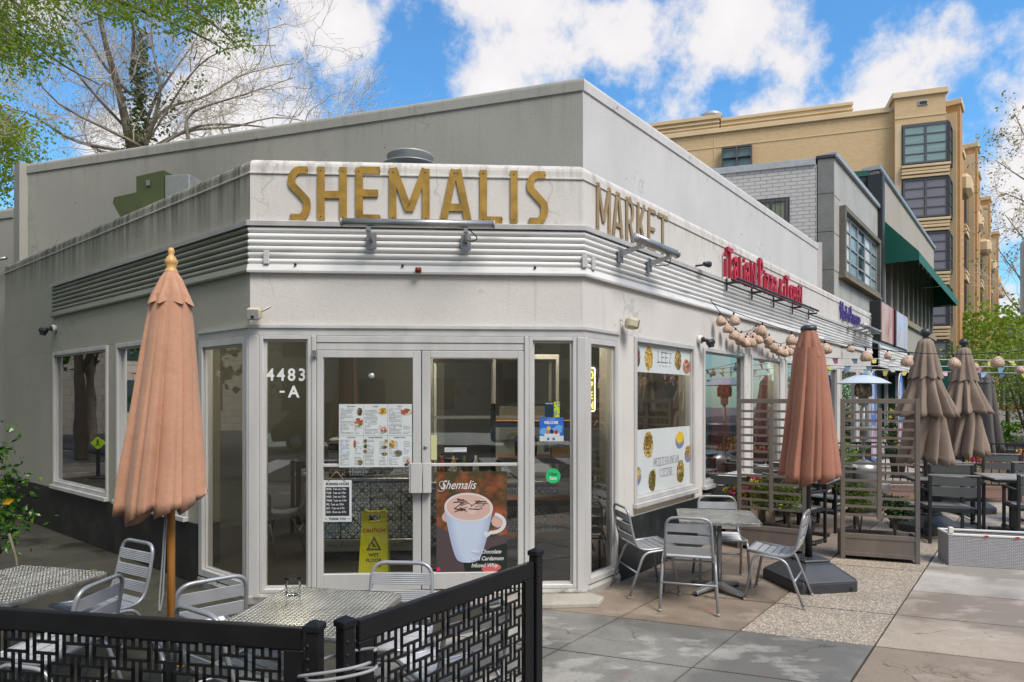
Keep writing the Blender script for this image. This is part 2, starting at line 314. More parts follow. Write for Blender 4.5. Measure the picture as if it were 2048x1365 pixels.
def patterntile():
    m = mat('blue_patterned_tile', (.5, .5, .5), .3)
    g = G(m); x, _, z = g.z()
    def w(s, ph=0):
        n = g.mul(s, 2 * math.pi / .2); return g.mul(g.mul(n, ph, 'ADD'), 0, 'SINE')
    a = g.mul(w(x), w(z)); a2 = g.mul(g.mul(x, 2 * math.pi / .1), 0, 'COSINE'); b2 = g.mul(g.mul(z, 2 * math.pi / .1), 0, 'COSINE')
    p = g.mul(g.mul(a, g.mul(a2, b2), 'ADD'), 1.0)
    n = g.N('ShaderNodeTexVoronoi'); n.inputs['Scale'].default_value = 5; n.distance = 'CHEBYCHEV'; g.L(g.V, n.inputs['Vector'])
    q = g.mul(g.mul(p, 5, 'MULTIPLY'), 0, 'SINE')
    k = g.rng(g.mul(q, g.mul(g.noise(3, 1), .6), 'ADD'), -.2, .6)
    c = g.mix(k, (.05, .075, .13), (.70, .72, .73))
    bt = g.N('ShaderNodeTexNoise'); bt.inputs['Scale'].default_value = 2.5; g.L(g.V, bt.inputs['Vector'])
    c = g.mix(g.rng(bt.outputs[0], .5, .55, 0, .55), c, (.06, .13, .24), 'MIX')
    g.setbase(c); return m
M['ptile'] = patterntile()
def wicker():
    m = mat('woven_wicker_shade', (.62, .44, .32), .7)
    g = G(m); n = g.N('ShaderNodeTexNoise'); n.inputs['Scale'].default_value = 45; n.inputs['Detail'].default_value = 2; n.inputs['Distortion'].default_value = 2.5; g.L(g.V, n.inputs['Vector'])
    k = g.rng(n.outputs[0], .46, .54); c = g.mix(k, (.40, .25, .165), (.74, .56, .44)); g.setbase(c); g.bump(n.outputs[0], .8, .01); return m
M['lantern'] = wicker()
def woven():
    m = mat('white_woven_resin', (.50, .50, .52), .5)
    g = G(m); x, y, z = g.z(); t = g.N('ShaderNodeTexBrick'); cb = g.N('ShaderNodeCombineXYZ'); g.L(g.mul(x, y, 'ADD'), cb.inputs[0]); g.L(z, cb.inputs[1])
    t.inputs['Scale'].default_value = 1; t.inputs['Row Height'].default_value = .016; t.inputs['Brick Width'].default_value = .036; t.inputs['Mortar Size'].default_value = .0035; t.inputs['Mortar Smooth'].default_value = 1
    t.inputs['Color1'].default_value = (.50, .50, .53, 1); t.inputs['Color2'].default_value = (.44, .44, .47, 1); t.inputs['Mortar'].default_value = (.16, .16, .17, 1)
    g.L(cb.outputs[0], t.inputs['Vector']); g.setbase(t.outputs['Color']); g.bump(g.rng(t.outputs['Fac'], 0, 1, 1, 0), 1, .008); return m
M['woven'] = woven()
def foodmat(name, cols, scale=60):
    m = mat(name, cols[0], .5); g = G(m); v = g.N('ShaderNodeTexVoronoi'); v.inputs['Scale'].default_value = scale; g.L(g.V, v.inputs['Vector'])
    r = g.N('ShaderNodeValToRGB'); e = r.color_ramp; e.interpolation = 'CONSTANT'; e.elements[0].color = (*cols[0], 1); e.elements[1].position = 1 / len(cols); e.elements[1].color = (*cols[1], 1)
    for i, c in enumerate(cols[2:]): q = e.elements.new((i + 2) / len(cols)); q.color = (*c, 1)
    sp = g.N('ShaderNodeSeparateColor'); g.L(v.outputs['Color'], sp.inputs[0]); g.L(sp.outputs[0], r.inputs[0]); g.setbase(r.outputs[0]); return m
M['food_a'] = foodmat('printed_salad', [(.10, .22, .03), (.55, .35, .05), (.30, .05, .02), (.60, .50, .20), (.04, .08, .02), (.5, .25, .1)])
M['food_b'] = foodmat('printed_pasta', [(.65, .42, .06), (.55, .30, .05), (.15, .22, .04), (.70, .55, .2), (.3, .13, .03)])
M['food_c'] = foodmat('printed_berries', [(.45, .02, .08), (.60, .08, .1), (.1, .2, .03), (.7, .5, .4), (.25, .08, .04)])
M['food_d'] = foodmat('printed_kebab', [(.06, .03, .02), (.12, .06, .03), (.08, .16, .03), (.3, .2, .06)])
_unused = foodmat('poster_foliage', [(.16, .04, .02), (.30, .06, .03), (.05, .05, .02), (.12, .09, .03), (.04, .02, .02), (.35, .12, .05)], 14)
M['leafpic'] = mat('blurred_poster_foliage', (.06, .05, .02), .4, col2=(.34, .09, .04), c2=.50, c2s=5, var=.5, vs=7)
for nm, c, r in [('vinylwhite', (.62, .66, .66), .3), ('ink', (.03, .03, .04), .5), ('inkgrey', (.22, .22, .24), .5), ('textwhite', (.78, .78, .78), .4), ('signred', (.45, .02, .02), .5),
                 ('mugblue', (.52, .60, .74), .3), ('mugshade', (.36, .44, .60), .3), ('cream2', (.62, .42, .36), .4), ('choc', (.06, .02, .012), .5), ('postergrey', (.085, .06, .065), .4), ('posterdark', (.015, .02, .015), .4), ('pinkpetal', (.60, .12, .12), .4),
                 ('ubergreen', (.02, .50, .16), .4), ('welcomeblue', (.03, .13, .52), .4), ('welcomelight', (.12, .36, .70), .4), ('welcomepale', (.55, .62, .60), .4), ('navy', (.012, .03, .06), .4), ('lime', (.50, .62, .02), .4),
                 ('skin', (.45, .22, .12), .5), ('hairyellow', (.70, .45, .03), .5), ('notepaper', (.55, .54, .28), .6), ('soup', (.72, .48, .03), .4), ('bowlblue', (.20, .22, .34), .3), ('bowlbrown', (.38, .2, .13), .4),
                 ('flagblue', (.10, .22, .62), .6), ('flaglight', (.42, .56, .80), .6), ('flagpink', (.62, .35, .50), .6), ('pennyellow', (.62, .58, .15), .6), ('pennpink', (.62, .30, .42), .6), ('pennblue', (.20, .38, .55), .6), ('pennwhite', (.7, .72, .7), .6),
                 ('posterpink', (.55, .32, .28), .4), ('posterred', (.45, .015, .04), .4), ('posterpale', (.5, .52, .58), .4), ('signgreen', (.45, .72, .02), .5), ('parkgrey', (.13, .15, .155), .5), ('heaterwhite', (.55, .62, .70), .25)]:
    M[nm] = mat(nm, c, r, var=.05, vs=3)
M['neon'] = mat('lit_yellow_neon_tube', (.9, .6, .1), .4, emit=(1, .62, .08), es=2.2)
M['neonwhite'] = mat('lit_white_neon_tube', (.9, .9, .7), .4, emit=(1, .93, .62), es=1.6)
M['neonblue'] = mat('lit_blue_neon_tube', (.1, .2, .9), .4, emit=(.08, .25, 1), es=1.2)
M['neonred'] = mat('lit_red_neon_tube', (.9, .1, .1), .4, emit=(1, .06, .05), es=1.2)
M['neongreen'] = mat('lit_green_neon_tube', (.1, .9, .3), .4, emit=(.03, .8, .25), es=1.2)
def leafmat(name, col, col2, rough=.5, trans=.3):
    m = mat(name, col, rough); g = G(m); oi = g.N('ShaderNodeTexNoise'); oi.inputs['Scale'].default_value = 6; g.L(g.V, oi.inputs['Vector'])
    wn = g.N('ShaderNodeTexWhiteNoise'); wn.noise_dimensions = '3D'
    sn = g.N('ShaderNodeVectorMath'); sn.operation = 'SNAP'; sn.inputs[1].default_value = (.06, .06, .06); g.L(g.V, sn.inputs[0]); g.L(sn.outputs[0], wn.inputs['Vector'])
    c = g.mix(g.rng(g.mul(g.mul(oi.outputs[0], .5), g.mul(wn.outputs[0], .5), 'ADD'), .25, .75), col, col2); g.setbase(c)
    tr = g.N('ShaderNodeBsdfTranslucent'); g.L(c, tr.inputs[0]); mx = g.N('ShaderNodeMixShader'); mx.inputs[0].default_value = trans
    o = g.nt.nodes['Material Output']; g.L(g.b.outputs[0], mx.inputs[1]); g.L(tr.outputs[0], mx.inputs[2]); g.L(mx.outputs[0], o.inputs[0]); return m
M['leaf_bright'] = leafmat('spring_green_leaf', (.15, .26, .02), (.32, .42, .04), trans=.5)
M['leaf_far'] = leafmat('yellow_green_leaf', (.24, .32, .02), (.42, .48, .05), trans=.55)
M['leaf_dark'] = leafmat('glossy_dark_leaf', (.012, .045, .012), (.05, .13, .015), rough=.25, trans=.15)
M['leaf_mid'] = leafmat('glossy_bright_leaf', (.07, .19, .012), (.16, .28, .015), rough=.3, trans=.3)
M['leaf_orange'] = leafmat('turning_orange_leaf', (.55, .25, .01), (.6, .33, .02), rough=.4)
M['leaf_olive'] = leafmat('olive_leaf', (.17, .17, .04), (.36, .32, .10), trans=.4)
M['leaf_shrub'] = leafmat('andromeda_leaf', (.11, .20, .03), (.34, .42, .06), trans=.35)
M['leaf_ivy'] = leafmat('ivy_leaf', (.09, .12, .03), (.20, .23, .06))
M['petal_p'] = mat('pink_petal', (.60, .03, .20), .6); M['petal_y'] = mat('yellow_petal', (.70, .52, .03), .6); M['petal_r'] = mat('red_petal', (.5, .02, .02), .6)
M['treeback'] = leafmat('street_tree_leaf', (.05, .10, .015), (.13, .20, .03))
M['carwhite'] = mat('white_car_paint', (.6, .6, .6), .2, coat=.6); M['cardark'] = mat('dark_car_paint', (.03, .03, .035), .2, coat=.6); M['tyre'] = mat('tyre_rubber', (.015, .015, .015), .8)
# ------------------------------------------------------------------ geometry helpers
WM = {}
class MB:
    def __init__(s): s.v = []; s.f = []; s.mi = []; s.m = 0; s.sm = []; s.smooth = False
    def add(s, vs, fs, T=None):
        o = len(s.v)
        s.v += [tuple(T @ Vector(v)) if T is not None else tuple(v) for v in vs]
        for f in fs: s.f.append(tuple(i + o for i in f)); s.mi.append(s.m); s.sm.append(s.smooth)
        return s
    def box(s, x0, x1, y0, y1, z0, z1, T=None, b=0.):
        if b:
            b = min(b, (x1 - x0) * .45, (y1 - y0) * .45, (z1 - z0) * .45)
            vs = []; idx = {}
            for i, X in enumerate((x0, x1)):
                for j, Y in enumerate((y0, y1)):
                    for k, Z in enumerate((z0, z1)):
                        sx, sy, sz = (1 - 2 * i) * b, (1 - 2 * j) * b, (1 - 2 * k) * b
                        for a, p in enumerate(((X, Y + sy, Z + sz), (X + sx, Y, Z + sz), (X + sx, Y + sy, Z))):
                            idx[i, j, k, a] = len(vs); vs.append(p)
            fs = []
            for i in (0, 1): fs.append([idx[i, j, k, 0] for j, k in ((0, 0), (1, 0), (1, 1), (0, 1))])
            for j in (0, 1): fs.append([idx[i, j, k, 1] for i, k in ((0, 0), (1, 0), (1, 1), (0, 1))])
            for k in (0, 1): fs.append([idx[i, j, k, 2] for i, j in ((0, 0), (1, 0), (1, 1), (0, 1))])
            for j in (0, 1):
                for k in (0, 1): fs.append([idx[0, j, k, 1], idx[1, j, k, 1], idx[1, j, k, 2], idx[0, j, k, 2]])
            for i in (0, 1):
                for k in (0, 1): fs.append([idx[i, 0, k, 0], idx[i, 1, k, 0], idx[i, 1, k, 2], idx[i, 0, k, 2]])
            for i in (0, 1):
                for j in (0, 1): fs.append([idx[i, j, 0, 0], idx[i, j, 1, 0], idx[i, j, 1, 1], idx[i, j, 0, 1]])
            for i in (0, 1):
                for j in (0, 1):
                    for k in (0, 1): fs.append([idx[i, j, k, 0], idx[i, j, k, 1], idx[i, j, k, 2]])
            return s.add(vs, fs, T)
        return s.add([(x0, y0, z0), (x1, y0, z0), (x1, y1, z0), (x0, y1, z0), (x0, y0, z1), (x1, y0, z1), (x1, y1, z1), (x0, y1, z1)],
                     [(0, 3, 2, 1), (4, 5, 6, 7), (0, 1, 5, 4), (1, 2, 6, 5), (2, 3, 7, 6), (3, 0, 4, 7)], T)
    def prism(s, poly, y0, y1, T=None):
        """polygon in x-z, pushed along y"""
        n = len(poly)
        vs = [(x, y0, z) for x, z in poly] + [(x, y1, z) for x, z in poly]
        return s.add(vs, [tuple(range(n)), tuple(range(2 * n - 1, n - 1, -1))] + [(i, i + n, (i + 1) % n + n, (i + 1) % n) for i in range(n)], T)
    def slab(s, poly, z0, z1, T=None):
        n = len(poly)
        vs = [(x, y, z0) for x, y in poly] + [(x, y, z1) for x, y in poly]
        return s.add(vs, [tuple(range(n - 1, -1, -1)), tuple(range(n, 2 * n))] + [(i, (i + 1) % n, (i + 1) % n + n, i + n) for i in range(n)], T)
    def tube(s, pts, r, n=8, T=None, caps=True, closed=False):
        pts = [Vector(p) for p in pts]; rs = r if isinstance(r, (list, tuple)) else [r] * len(pts)
        vs = []; fs = []; up = None; m = len(pts)
        for i, p in enumerate(pts):
            if closed: t = (pts[(i + 1) % m] - pts[i - 1])
            else: t = (pts[min(i + 1, m - 1)] - pts[max(i - 1, 0)])
            if t.length < 1e-9: t = Vector((0, 0, 1))
            t.normalize()
            if up is None:
                up = Vector((0, 0, 1)) if abs(t.z) < .9 else Vector((1, 0, 0))
            a = t.cross(up)
            if a.length < 1e-6: a = t.cross(Vector((1, .3, .2)))
            a.normalize(); b = a.cross(t).normalized(); up = b
            for k in range(n):
                q = 2 * math.pi * k / n; vs.append(tuple(p + (a * math.cos(q) + b * math.sin(q)) * rs[i]))
        for i in range(m if closed else m - 1):
            for k in range(n):
                j = (i + 1) % m
                fs.append((i * n + k, i * n + (k + 1) % n, j * n + (k + 1) % n, j * n + k))
        if caps and not closed: fs += [tuple(range(n - 1, -1, -1)), tuple((m - 1) * n + k for k in range(n))]
        sm = s.smooth; s.smooth = True; s.add(vs, fs, T); s.smooth = sm
        return s
    def lathe(s, prof, n=24, T=None, smooth=True):
        vs = []; fs = []
        for r, z in prof:
            for k in range(n): q = 2 * math.pi * k / n; vs.append((r * math.cos(q), r * math.sin(q), z))
        for i in range(len(prof) - 1):
            for k in range(n): fs.append((i * n + k, i * n + (k + 1) % n, (i + 1) * n + (k + 1) % n, (i + 1) * n + k))
        if prof[0][0] > 1e-4: fs.append(tuple(range(n - 1, -1, -1)))
        if prof[-1][0] > 1e-4: fs.append(tuple((len(prof) - 1) * n + k for k in range(n)))
        sm = s.smooth; s.smooth = smooth; s.add(vs, fs, T); s.smooth = sm
        return s
    def sweep(s, path, prof, closed_prof=True, caps=True, T=None):
        """profile of (outward offset, z) pushed along a mitred 2D path"""
        n = len(prof); vs = []
        for i in range(len(path)):
            for d, z in prof:
                p = off(path, i, d); vs.append((p[0], p[1], z))
        fs = []
        for i in range(len(path) - 1):
            for k in range(n if closed_prof else n - 1):
                fs.append((i * n + k, i * n + (k + 1) % n, (i + 1) * n + (k + 1) % n, (i + 1) * n + k))
        if caps: fs += [tuple(range(n - 1, -1, -1)), tuple((len(path) - 1) * n + k for k in range(n))]
        return s.add(vs, fs, T)
    def mesh(s, name, mats):
        me = bpy.data.meshes.new(name); me.from_pydata(s.v, [], s.f)
        for m in (mats if isinstance(mats, (list, tuple)) else [mats]): me.materials.append(m if isinstance(m, bpy.types.Material) else M[m])
        me.polygons.foreach_set('material_index', s.mi); me.polygons.foreach_set('use_smooth', s.sm)
        me.update()
        return me
FULL = []
def off(path, i, d):
    """point i of the path moved outwards (to the right of the direction of travel reversed: see OUT) by d with a mitre"""
    def nrm(a, b):
        t = Vector((b[0] - a[0], b[1] - a[1])).normalized(); return Vector((t.y, -t.x))
    p = Vector(path[i])
    if FULL and i in (0, len(path) - 1):
        for k in range(1, len(FULL) - 1):
            if (p - FULL[k]).length < 1e-4: path = FULL; i = k; break
    if i == 0: return p + nrm(path[0], path[1]) * d
    if i == len(path) - 1: return p + nrm(path[-2], path[-1]) * d
    a = nrm(path[i - 1], path[i]); b = nrm(path[i], path[i + 1]); m = (a + b).normalized()
    return p + m * (d / max(.2, m.dot(a)))

def obj(name, mb, mats, parent=None, T=None, label=None, bevel=0, fix=True):
    me = mb.mesh(name, mats) if isinstance(mb, MB) else mb
    if isinstance(mb, MB) and fix:
        bm = bmesh.new(); bm.from_mesh(me); bmesh.ops.recalc_face_normals(bm, faces=bm.faces); bm.to_mesh(me); bm.free()
    o = bpy.data.objects.new(name, me); C.objects.link(o)
    Wd = T if T is not None else (WM[parent.name] if parent else Matrix())
    WM[o.name] = Wd
    if parent:
        o.parent = parent; o.matrix_basis = WM[parent.name].inverted() @ Wd
    else: o.matrix_basis = Wd
    if label: o['label'] = label
    if bevel:
        m = o.modifiers.new('bevel', 'BEVEL'); m.width = bevel; m.segments = 2; m.limit_method = 'ANGLE'
    return o
def thing(name, label, cat, loc=(0, 0, 0), rz=0, group=None, T=None):
    o = bpy.data.objects.new(name, None); C.objects.link(o); o.empty_display_size = .1
    Wd = T if T is not None else Matrix.Translation(loc) @ Matrix.Rotation(rz, 4, 'Z')
    o.matrix_basis = Wd; WM[o.name] = Wd
    return tag(o, label, cat, group)
def tag(o, label, cat, group=None):
    o['label'] = label; o['category'] = cat
    if group: o['group'] = group
    return o
def struct(name, mb, mats, parent=None, T=None, **k):
    o = obj(name, mb, mats, parent, T, **k)
    if not parent: o['kind'] = 'structure'
    return o
def kids(o): return [c for c in ALLK.get(o.name, [])]
def copy_thing(root, T, label, group=None):
    r = root.copy(); C.objects.link(r); r.matrix_basis = T; WM[r.name] = T; r['label'] = label
    if group: r['group'] = group
    for ch in list(root.children):
        c = ch.copy(); C.objects.link(c); c.parent = r
        for g in list(ch.children):
            d = g.copy(); C.objects.link(d); d.parent = c
    return r
def place(loc, rz=0, s=1): return Matrix.Translation(loc) @ Matrix.Rotation(rz, 4, 'Z') @ Matrix.Scale(s, 4)
def fillet(pts, r, n=5, closed=False):
    pts = [Vector(p) for p in pts]; out = []
    m = len(pts)
    for i, p in enumerate(pts):
        if not closed and i in (0, m - 1): out.append(p); continue
        a = pts[i - 1] - p; b = pts[(i + 1) % m] - p
        ra = min(r, a.length * .48); rb = min(r, b.length * .48)
        A = p + a.normalized() * ra; B = p + b.normalized() * rb
        for k in range(n + 1):
            t = k / n; out.append(A * (1 - t) ** 2 + p * 2 * t * (1 - t) + B * t * t)
    return out
def frame(o, ux, uy):
    """x along the wall, y into the building, z up"""
    return Matrix(((ux, -uy, 0, o[0]), (uy, ux, 0, o[1]), (0, 0, 1, 0), (0, 0, 0, 1)))

# facade frames
P1 = Vector((-2.346, 5.85)); P2 = Vector((.655, 6.026))
UF = (P2 - P1).normalized(); UR = Vector((.627, .779)).normalized(); UL = Vector((.779, -.627)).normalized()
FF = frame(P1, UF.x, UF.y); FR = frame(P2, UR.x, UR.y); FL = frame(P1, UL.x, UL.y)   # on L, s runs negative going back
LF = (P2 - P1).length
VP_ = Vector((-.95, .312)).normalized()
Lend = P1 - UL * 7.52; Rend = P2 + UR * 13.37
PATH = [Lend, P1, P2, Rend]; FULL += PATH

# lettering from strokes
def ribbon(mb, pts, w, y0, y1, T=None):
    """flat ribbon of width w along pts (x,z), mitred"""
    P = [Vector(p) for p in pts]; n = len(P); Lp = []; Rp = []
    for i in range(n):
        if i == 0: d = (P[1] - P[0]).normalized(); m = Vector((-d.y, d.x)); k = 1
        elif i == n - 1: d = (P[-1] - P[-2]).normalized(); m = Vector((-d.y, d.x)); k = 1
        else:
            a = (P[i] - P[i - 1]).normalized(); b = (P[i + 1] - P[i]).normalized(); na = Vector((-a.y, a.x)); nb = Vector((-b.y, b.x))
            m = (na + nb).normalized() if (na + nb).length > .1 else na; k = min(2.2, 1 / max(.3, m.dot(na)))
        ww = w[i] if isinstance(w, (list, tuple)) else w
        Lp.append(P[i] + m * ww / 2 * k); Rp.append(P[i] - m * ww / 2 * k)
    vs = [(p.x, y0, p.y) for p in Lp] + [(p.x, y0, p.y) for p in Rp] + [(p.x, y1, p.y) for p in Lp] + [(p.x, y1, p.y) for p in Rp]
    fs = []
    for i in range(n - 1):
        fs += [(i, i + 1, n + i + 1, n + i), (2 * n + i, 3 * n + i, 3 * n + i + 1, 2 * n + i + 1), (i, 2 * n + i, 2 * n + i + 1, i + 1), (n + i, n + i + 1, 3 * n + i + 1, 3 * n + i)]
    fs += [(0, n, 3 * n, 2 * n), (n - 1, 3 * n - 1, 4 * n - 1, 2 * n - 1)]
    mb.add(vs, fs, T)
def arc(cx, cy, rx, ry, a0, a1, n=10):
    return [(cx + rx * math.cos(R_(a0 + (a1 - a0) * i / n)), cy + ry * math.sin(R_(a0 + (a1 - a0) * i / n))) for i in range(n + 1)]
def S_curve(w):
    h = w / 2
    return [(w, .93)] + [(w * .62, .93)] + arc(w * .56, .73, w * .50, .20, 95, 205, 8) + arc(w * .48, .27, w * .47, .23, 28, -90, 9) + [(0, .04)]
def glyph(c):
    """strokes of a tall sans capital in a box of height 1; returns width and strokes"""
    G_ = {'S': (.40, [S_curve(.40)]), 'H': (.44, [[(.05, 0), (.05, 1)], [(.39, 0), (.39, 1)], [(.05, .48), (.39, .48)]]),
          'E': (.38, [[(.05, 0), (.05, 1)], [(.05, .95), (.38, .95)], [(.05, .52), (.35, .52)], [(.05, .05), (.38, .05)]]),
          'M': (.66, [[(.05, 0), (.05, 1)], [(.61, 0), (.61, 1)], [(.06, 1), (.305, .26), (.355, .26), (.60, 1)]]),
          'A': (.50, [[(.05, 0), (.225, 1)], [(.275, 1), (.45, 0)], [(.13, .28), (.37, .28)]]),
          'L': (.38, [[(.05, 0), (.05, 1)], [(.05, .05), (.38, .05)]]), 'I': (.10, [[(.05, 0), (.05, 1)]]),
          'R': (.44, [[(.05, 0), (.05, 1)], [(.05, .95), (.18, .95)] + arc(.18, .70, .20, .25, 90, -90, 8) + [(.05, .45)], [(.22, .45), (.42, 0)]]),
          'K': (.44, [[(.05, 0), (.05, 1)], [(.40, 1), (.10, .42)], [(.18, .55), (.43, 0)]]), 'T': (.42, [[(.21, 0), (.21, 1)], [(0, .95), (.42, .95)]]),
          'Z': (.42, [[(0, .95), (.40, .95), (.02, .05), (.42, .05)]]), 'D': (.46, [[(.05, 0), (.05, 1)], [(.05, .95), (.16, .95)] + arc(.16, .5, .25, .45, 90, -90, 10) + [(.05, .05)]]),
          'N': (.50, [[(.05, 0), (.05, 1)], [(.45, 0), (.45, 1)], [(.05, .99), (.45, .01)]]), 'C': (.44, [arc(.26, .5, .22, .45, 50, 310, 14)]),
          'U': (.48, [[(.05, 1), (.05, .3)] + arc(.24, .27, .19, .23, 180, 360, 8) + [(.43, 1)]]), 'O': (.5, [arc(.25, .5, .20, .45, 0, 360, 18)]),
          'P': (.44, [[(.05, 0), (.05, 1)], [(.05, .95), (.18, .95)] + arc(.18, .70, .20, .25, 90, -90, 8) + [(.05, .45)]])}
    return G_[c]
def letter(c, w, T, sx=1., sz=1., depth=.02, serif=0., thick=None):
    wd, st = glyph(c); mb = MB()
    for k, s in enumerate(st):
        ww = w if thick is None else (w if k == 0 else thick)
        ribbon(mb, [(x * sx, z * sz) for x, z in s], ww, -depth - .0004 * k, 0, T)
        if serif:
            for e in (s[0], s[-1]):
                if abs(e[1]) < .02 or abs(e[1] - 1) < .02: ribbon(mb, [((e[0] - serif) * sx, e[1] * sz), ((e[0] + serif) * sx, e[1] * sz)], w * .6, -depth - .0011, 0, T)
    return mb, wd * sx
_tx = {}
def text(s, size, depth=.002, sx=1., align='LEFT', shear=0., bold=0., space=1., line=1.):
    """built-in font as MB in x-z, front at y=-depth; returns MB (origin at baseline left / centre)"""
    cu = bpy.data.curves.new('t', 'FONT'); cu.body = s; cu.size = size; cu.extrude = depth / 2; cu.align_x = align; cu.shear = shear; cu.offset = bold; cu.space_character = space; cu.space_line = line; cu.resolution_u = 3
    o = bpy.data.objects.new('t', cu); C.objects.link(o)
    dg = bpy.context.evaluated_depsgraph_get(); me = bpy.data.meshes.new_from_object(o.evaluated_get(dg))
    mb = MB(); T = Matrix.Translation((0, -depth / 2, 0)) @ Matrix.Rotation(R_(90), 4, 'X') @ Matrix.Diagonal((sx, 1, 1, 1))
    mb.add([v.co[:] for v in me.vertices], [tuple(p.vertices) for p in me.polygons], T)
    bpy.data.objects.remove(o); bpy.data.curves.remove(cu); bpy.data.meshes.remove(me)
    return mb
def moved(mb, T):
    n = MB(); n.v = [tuple(T @ Vector(v)) for v in mb.v]; n.f = mb.f; n.mi = mb.mi; n.sm = mb.sm; return n
def TF(x, y, z): return Matrix.Translation((x, y, z))
def ellipse(mb, cx, cz, rx, rz, y0, y1, T=None, n=20, rot=0, jag=0, seed=1):
    r = random.Random(seed); p = []
    for i in range(n):
        a = 2 * math.pi * i / n; k = 1 + r.uniform(-jag, jag); x = rx * math.cos(a) * k; z = rz * math.sin(a) * k
        p.append((cx + x * math.cos(rot) - z * math.sin(rot), cz + x * math.sin(rot) + z * math.cos(rot)))
    mb.prism(p, y0, y1, T)
# ------------------------------------------------------------------ ground, slabs, road
SA = Vector((.627, .779)); SB = Vector((.94, -.34)); SO = Vector((1.79, 5.15))
mb = MB(); mb.box(-60, 120, -14, 160, -.9, -.03); struct('ground', mb, 'ground')
# side street seating pad, dark and mossy
mb = MB(); q = [P1 + Vector((.6, .3)), P1 - UL * 12 + Vector((.3, .4)), P1 - UL * 12 + Vector((-3.3, -3.9)), Vector((-4.5, .5)), Vector((-1.0, .5)), Vector((-.95, 4.0)), Vector((-1.0, 6.1))]
mb.slab([(p.x, p.y) for p in q], -.03, -.004); struct('patio_pavement', mb, 'mossy')
WA, WB = .90, .945
root = bpy.data.objects.new('pavement', None); C.objects.link(root); root['kind'] = 'structure'; WM['pavement'] = Matrix()
mb = MB(); mb.slab([tuple(SO + SB * a * WB + SA * b * WA) for a, b in ((-5, -6), (9, -6), (9, 40), (-5, 40))], -.028, -.012); struct('joint_bed', mb, mat('joint_dirt', (.035, .03, .022), .95, bump=.4), root)
inset = .008
smesh = {}
for i in range(-4, 6):
    for j in range(-4, 20):
        c = SO + SB * (i + .5) * WB + SA * (j + .5) * WA
        if c.y < .3 or abs(c.x) > c.y * .95 + 1.5: continue
        if (c - P1).x < .9 and c.y > 3.8 and i < 0: continue
        rel = c - P2
        if rel.dot(Vector((.779, -.627))) < -.7: continue
        if c.y > 6.2 and c.x < .3: continue
        kind = 'brownslab'
        if i == 0 and j >= 0: kind = 'pebble'
        elif i == 0 and j < 0: kind = 'greyslab'
        elif i < 0 and j < 0: kind = 'greyslab'
        elif i >= 1: kind = 'paleslab' if j >= 2 else 'tanslab' if j >= 0 or (i + j) % 2 else 'brownslab'
        if j > 6: kind = 'paleslab' if (i + j) % 3 else 'tanslab'
        b = MB(); 
        pts = [Vector((a, 0)) for a in range(0)]
        w, h = WB / 2 - inset, WA / 2 - inset
        pol = [tuple(SB * x * w + SA * y * h) for x, y in ((-1, -1), (1, -1), (1, 1), (-1, 1))]
        # a little uneven: each slab keeps its own height, slightly tilted
        zt = rnd.uniform(-.003, .002)
        b.slab(pol, -.03, zt)
        # bevelled arris
        o = struct('slab', b, kind, root, Matrix.Translation((c.x, c.y, 0)) @ Euler((rnd.uniform(-.002, .002), rnd.uniform(-.002, .002), 0)).to_matrix().to_4x4())
# roads beyond the pavements and crossing behind the viewer
mb = MB(); mb.box(-60, 90, -14, -3.2, -.03, -.015); struct('road', mb, 'asphalt')
mb = MB()
for i in range(14): mb.box(-9 + i * 1.2, -8.4 + i * 1.2, -8.2, -4.2, -.015, -.010)
struct('crossing_stripes', mb, 'linepaint')
q0 = SO + SB * 9 * WB
mb = MB(); mb.slab([tuple(q0 + SA * -6), tuple(q0 + SA * -6 + SB * 14), tuple(q0 + SA * 120 + SB * 14), tuple(q0 + SA * 120)], -.025, -.012); struct('side_road', mb, 'asphalt')
E_ = P1 + Vector((-.627, -.779)) * 5.2
mb = MB(); mb.slab([tuple(E_ + UL * 2), tuple(E_ - UL * 60), tuple(E_ - UL * 60 + Vector((-.627, -.779)) * 11), tuple(E_ + UL * 2 + Vector((-.627, -.779)) * 11)], -.022, -.001); struct('left_road', mb, 'asphalt')

# ------------------------------------------------------------------ the corner shop
shop = thing('shop_building', 'single storey white rendered corner shop with chamfered entrance and aluminium louvre band', 'building', (P1.x, P1.y, 0))
I4 = Matrix()
for pth_, m_ in ((PATH[1:], 'paint'), (PATH[:2], 'paint_shaded')): mb = MB(); mb.sweep(pth_, [(0, 2.48), (0, 2.97), (-.22, 2.97), (-.22, 2.48)]); obj('header_wall', mb, m_, shop, I4)
def fascia_profile(z0, z1, r=.07):
    return [(0, z0)] + [(-r + r * math.cos(R_(a)), z1 - r + r * math.sin(R_(a))) for a in (0, 20, 40, 60, 80, 90)] + [(-.24, z1), (-.24, z0)]
jitter = []
mb = MB(); mb.sweep(PATH[1:], fascia_profile(3.42, 3.992)); mb.sm = [True] * 0 + mb.sm; obj('fascia', mb, 'paint', shop, I4)
mb = MB(); mb.sweep(PATH[:2], fascia_profile(3.42, 3.992)); obj('fascia', mb, 'paint_shaded', shop, I4)
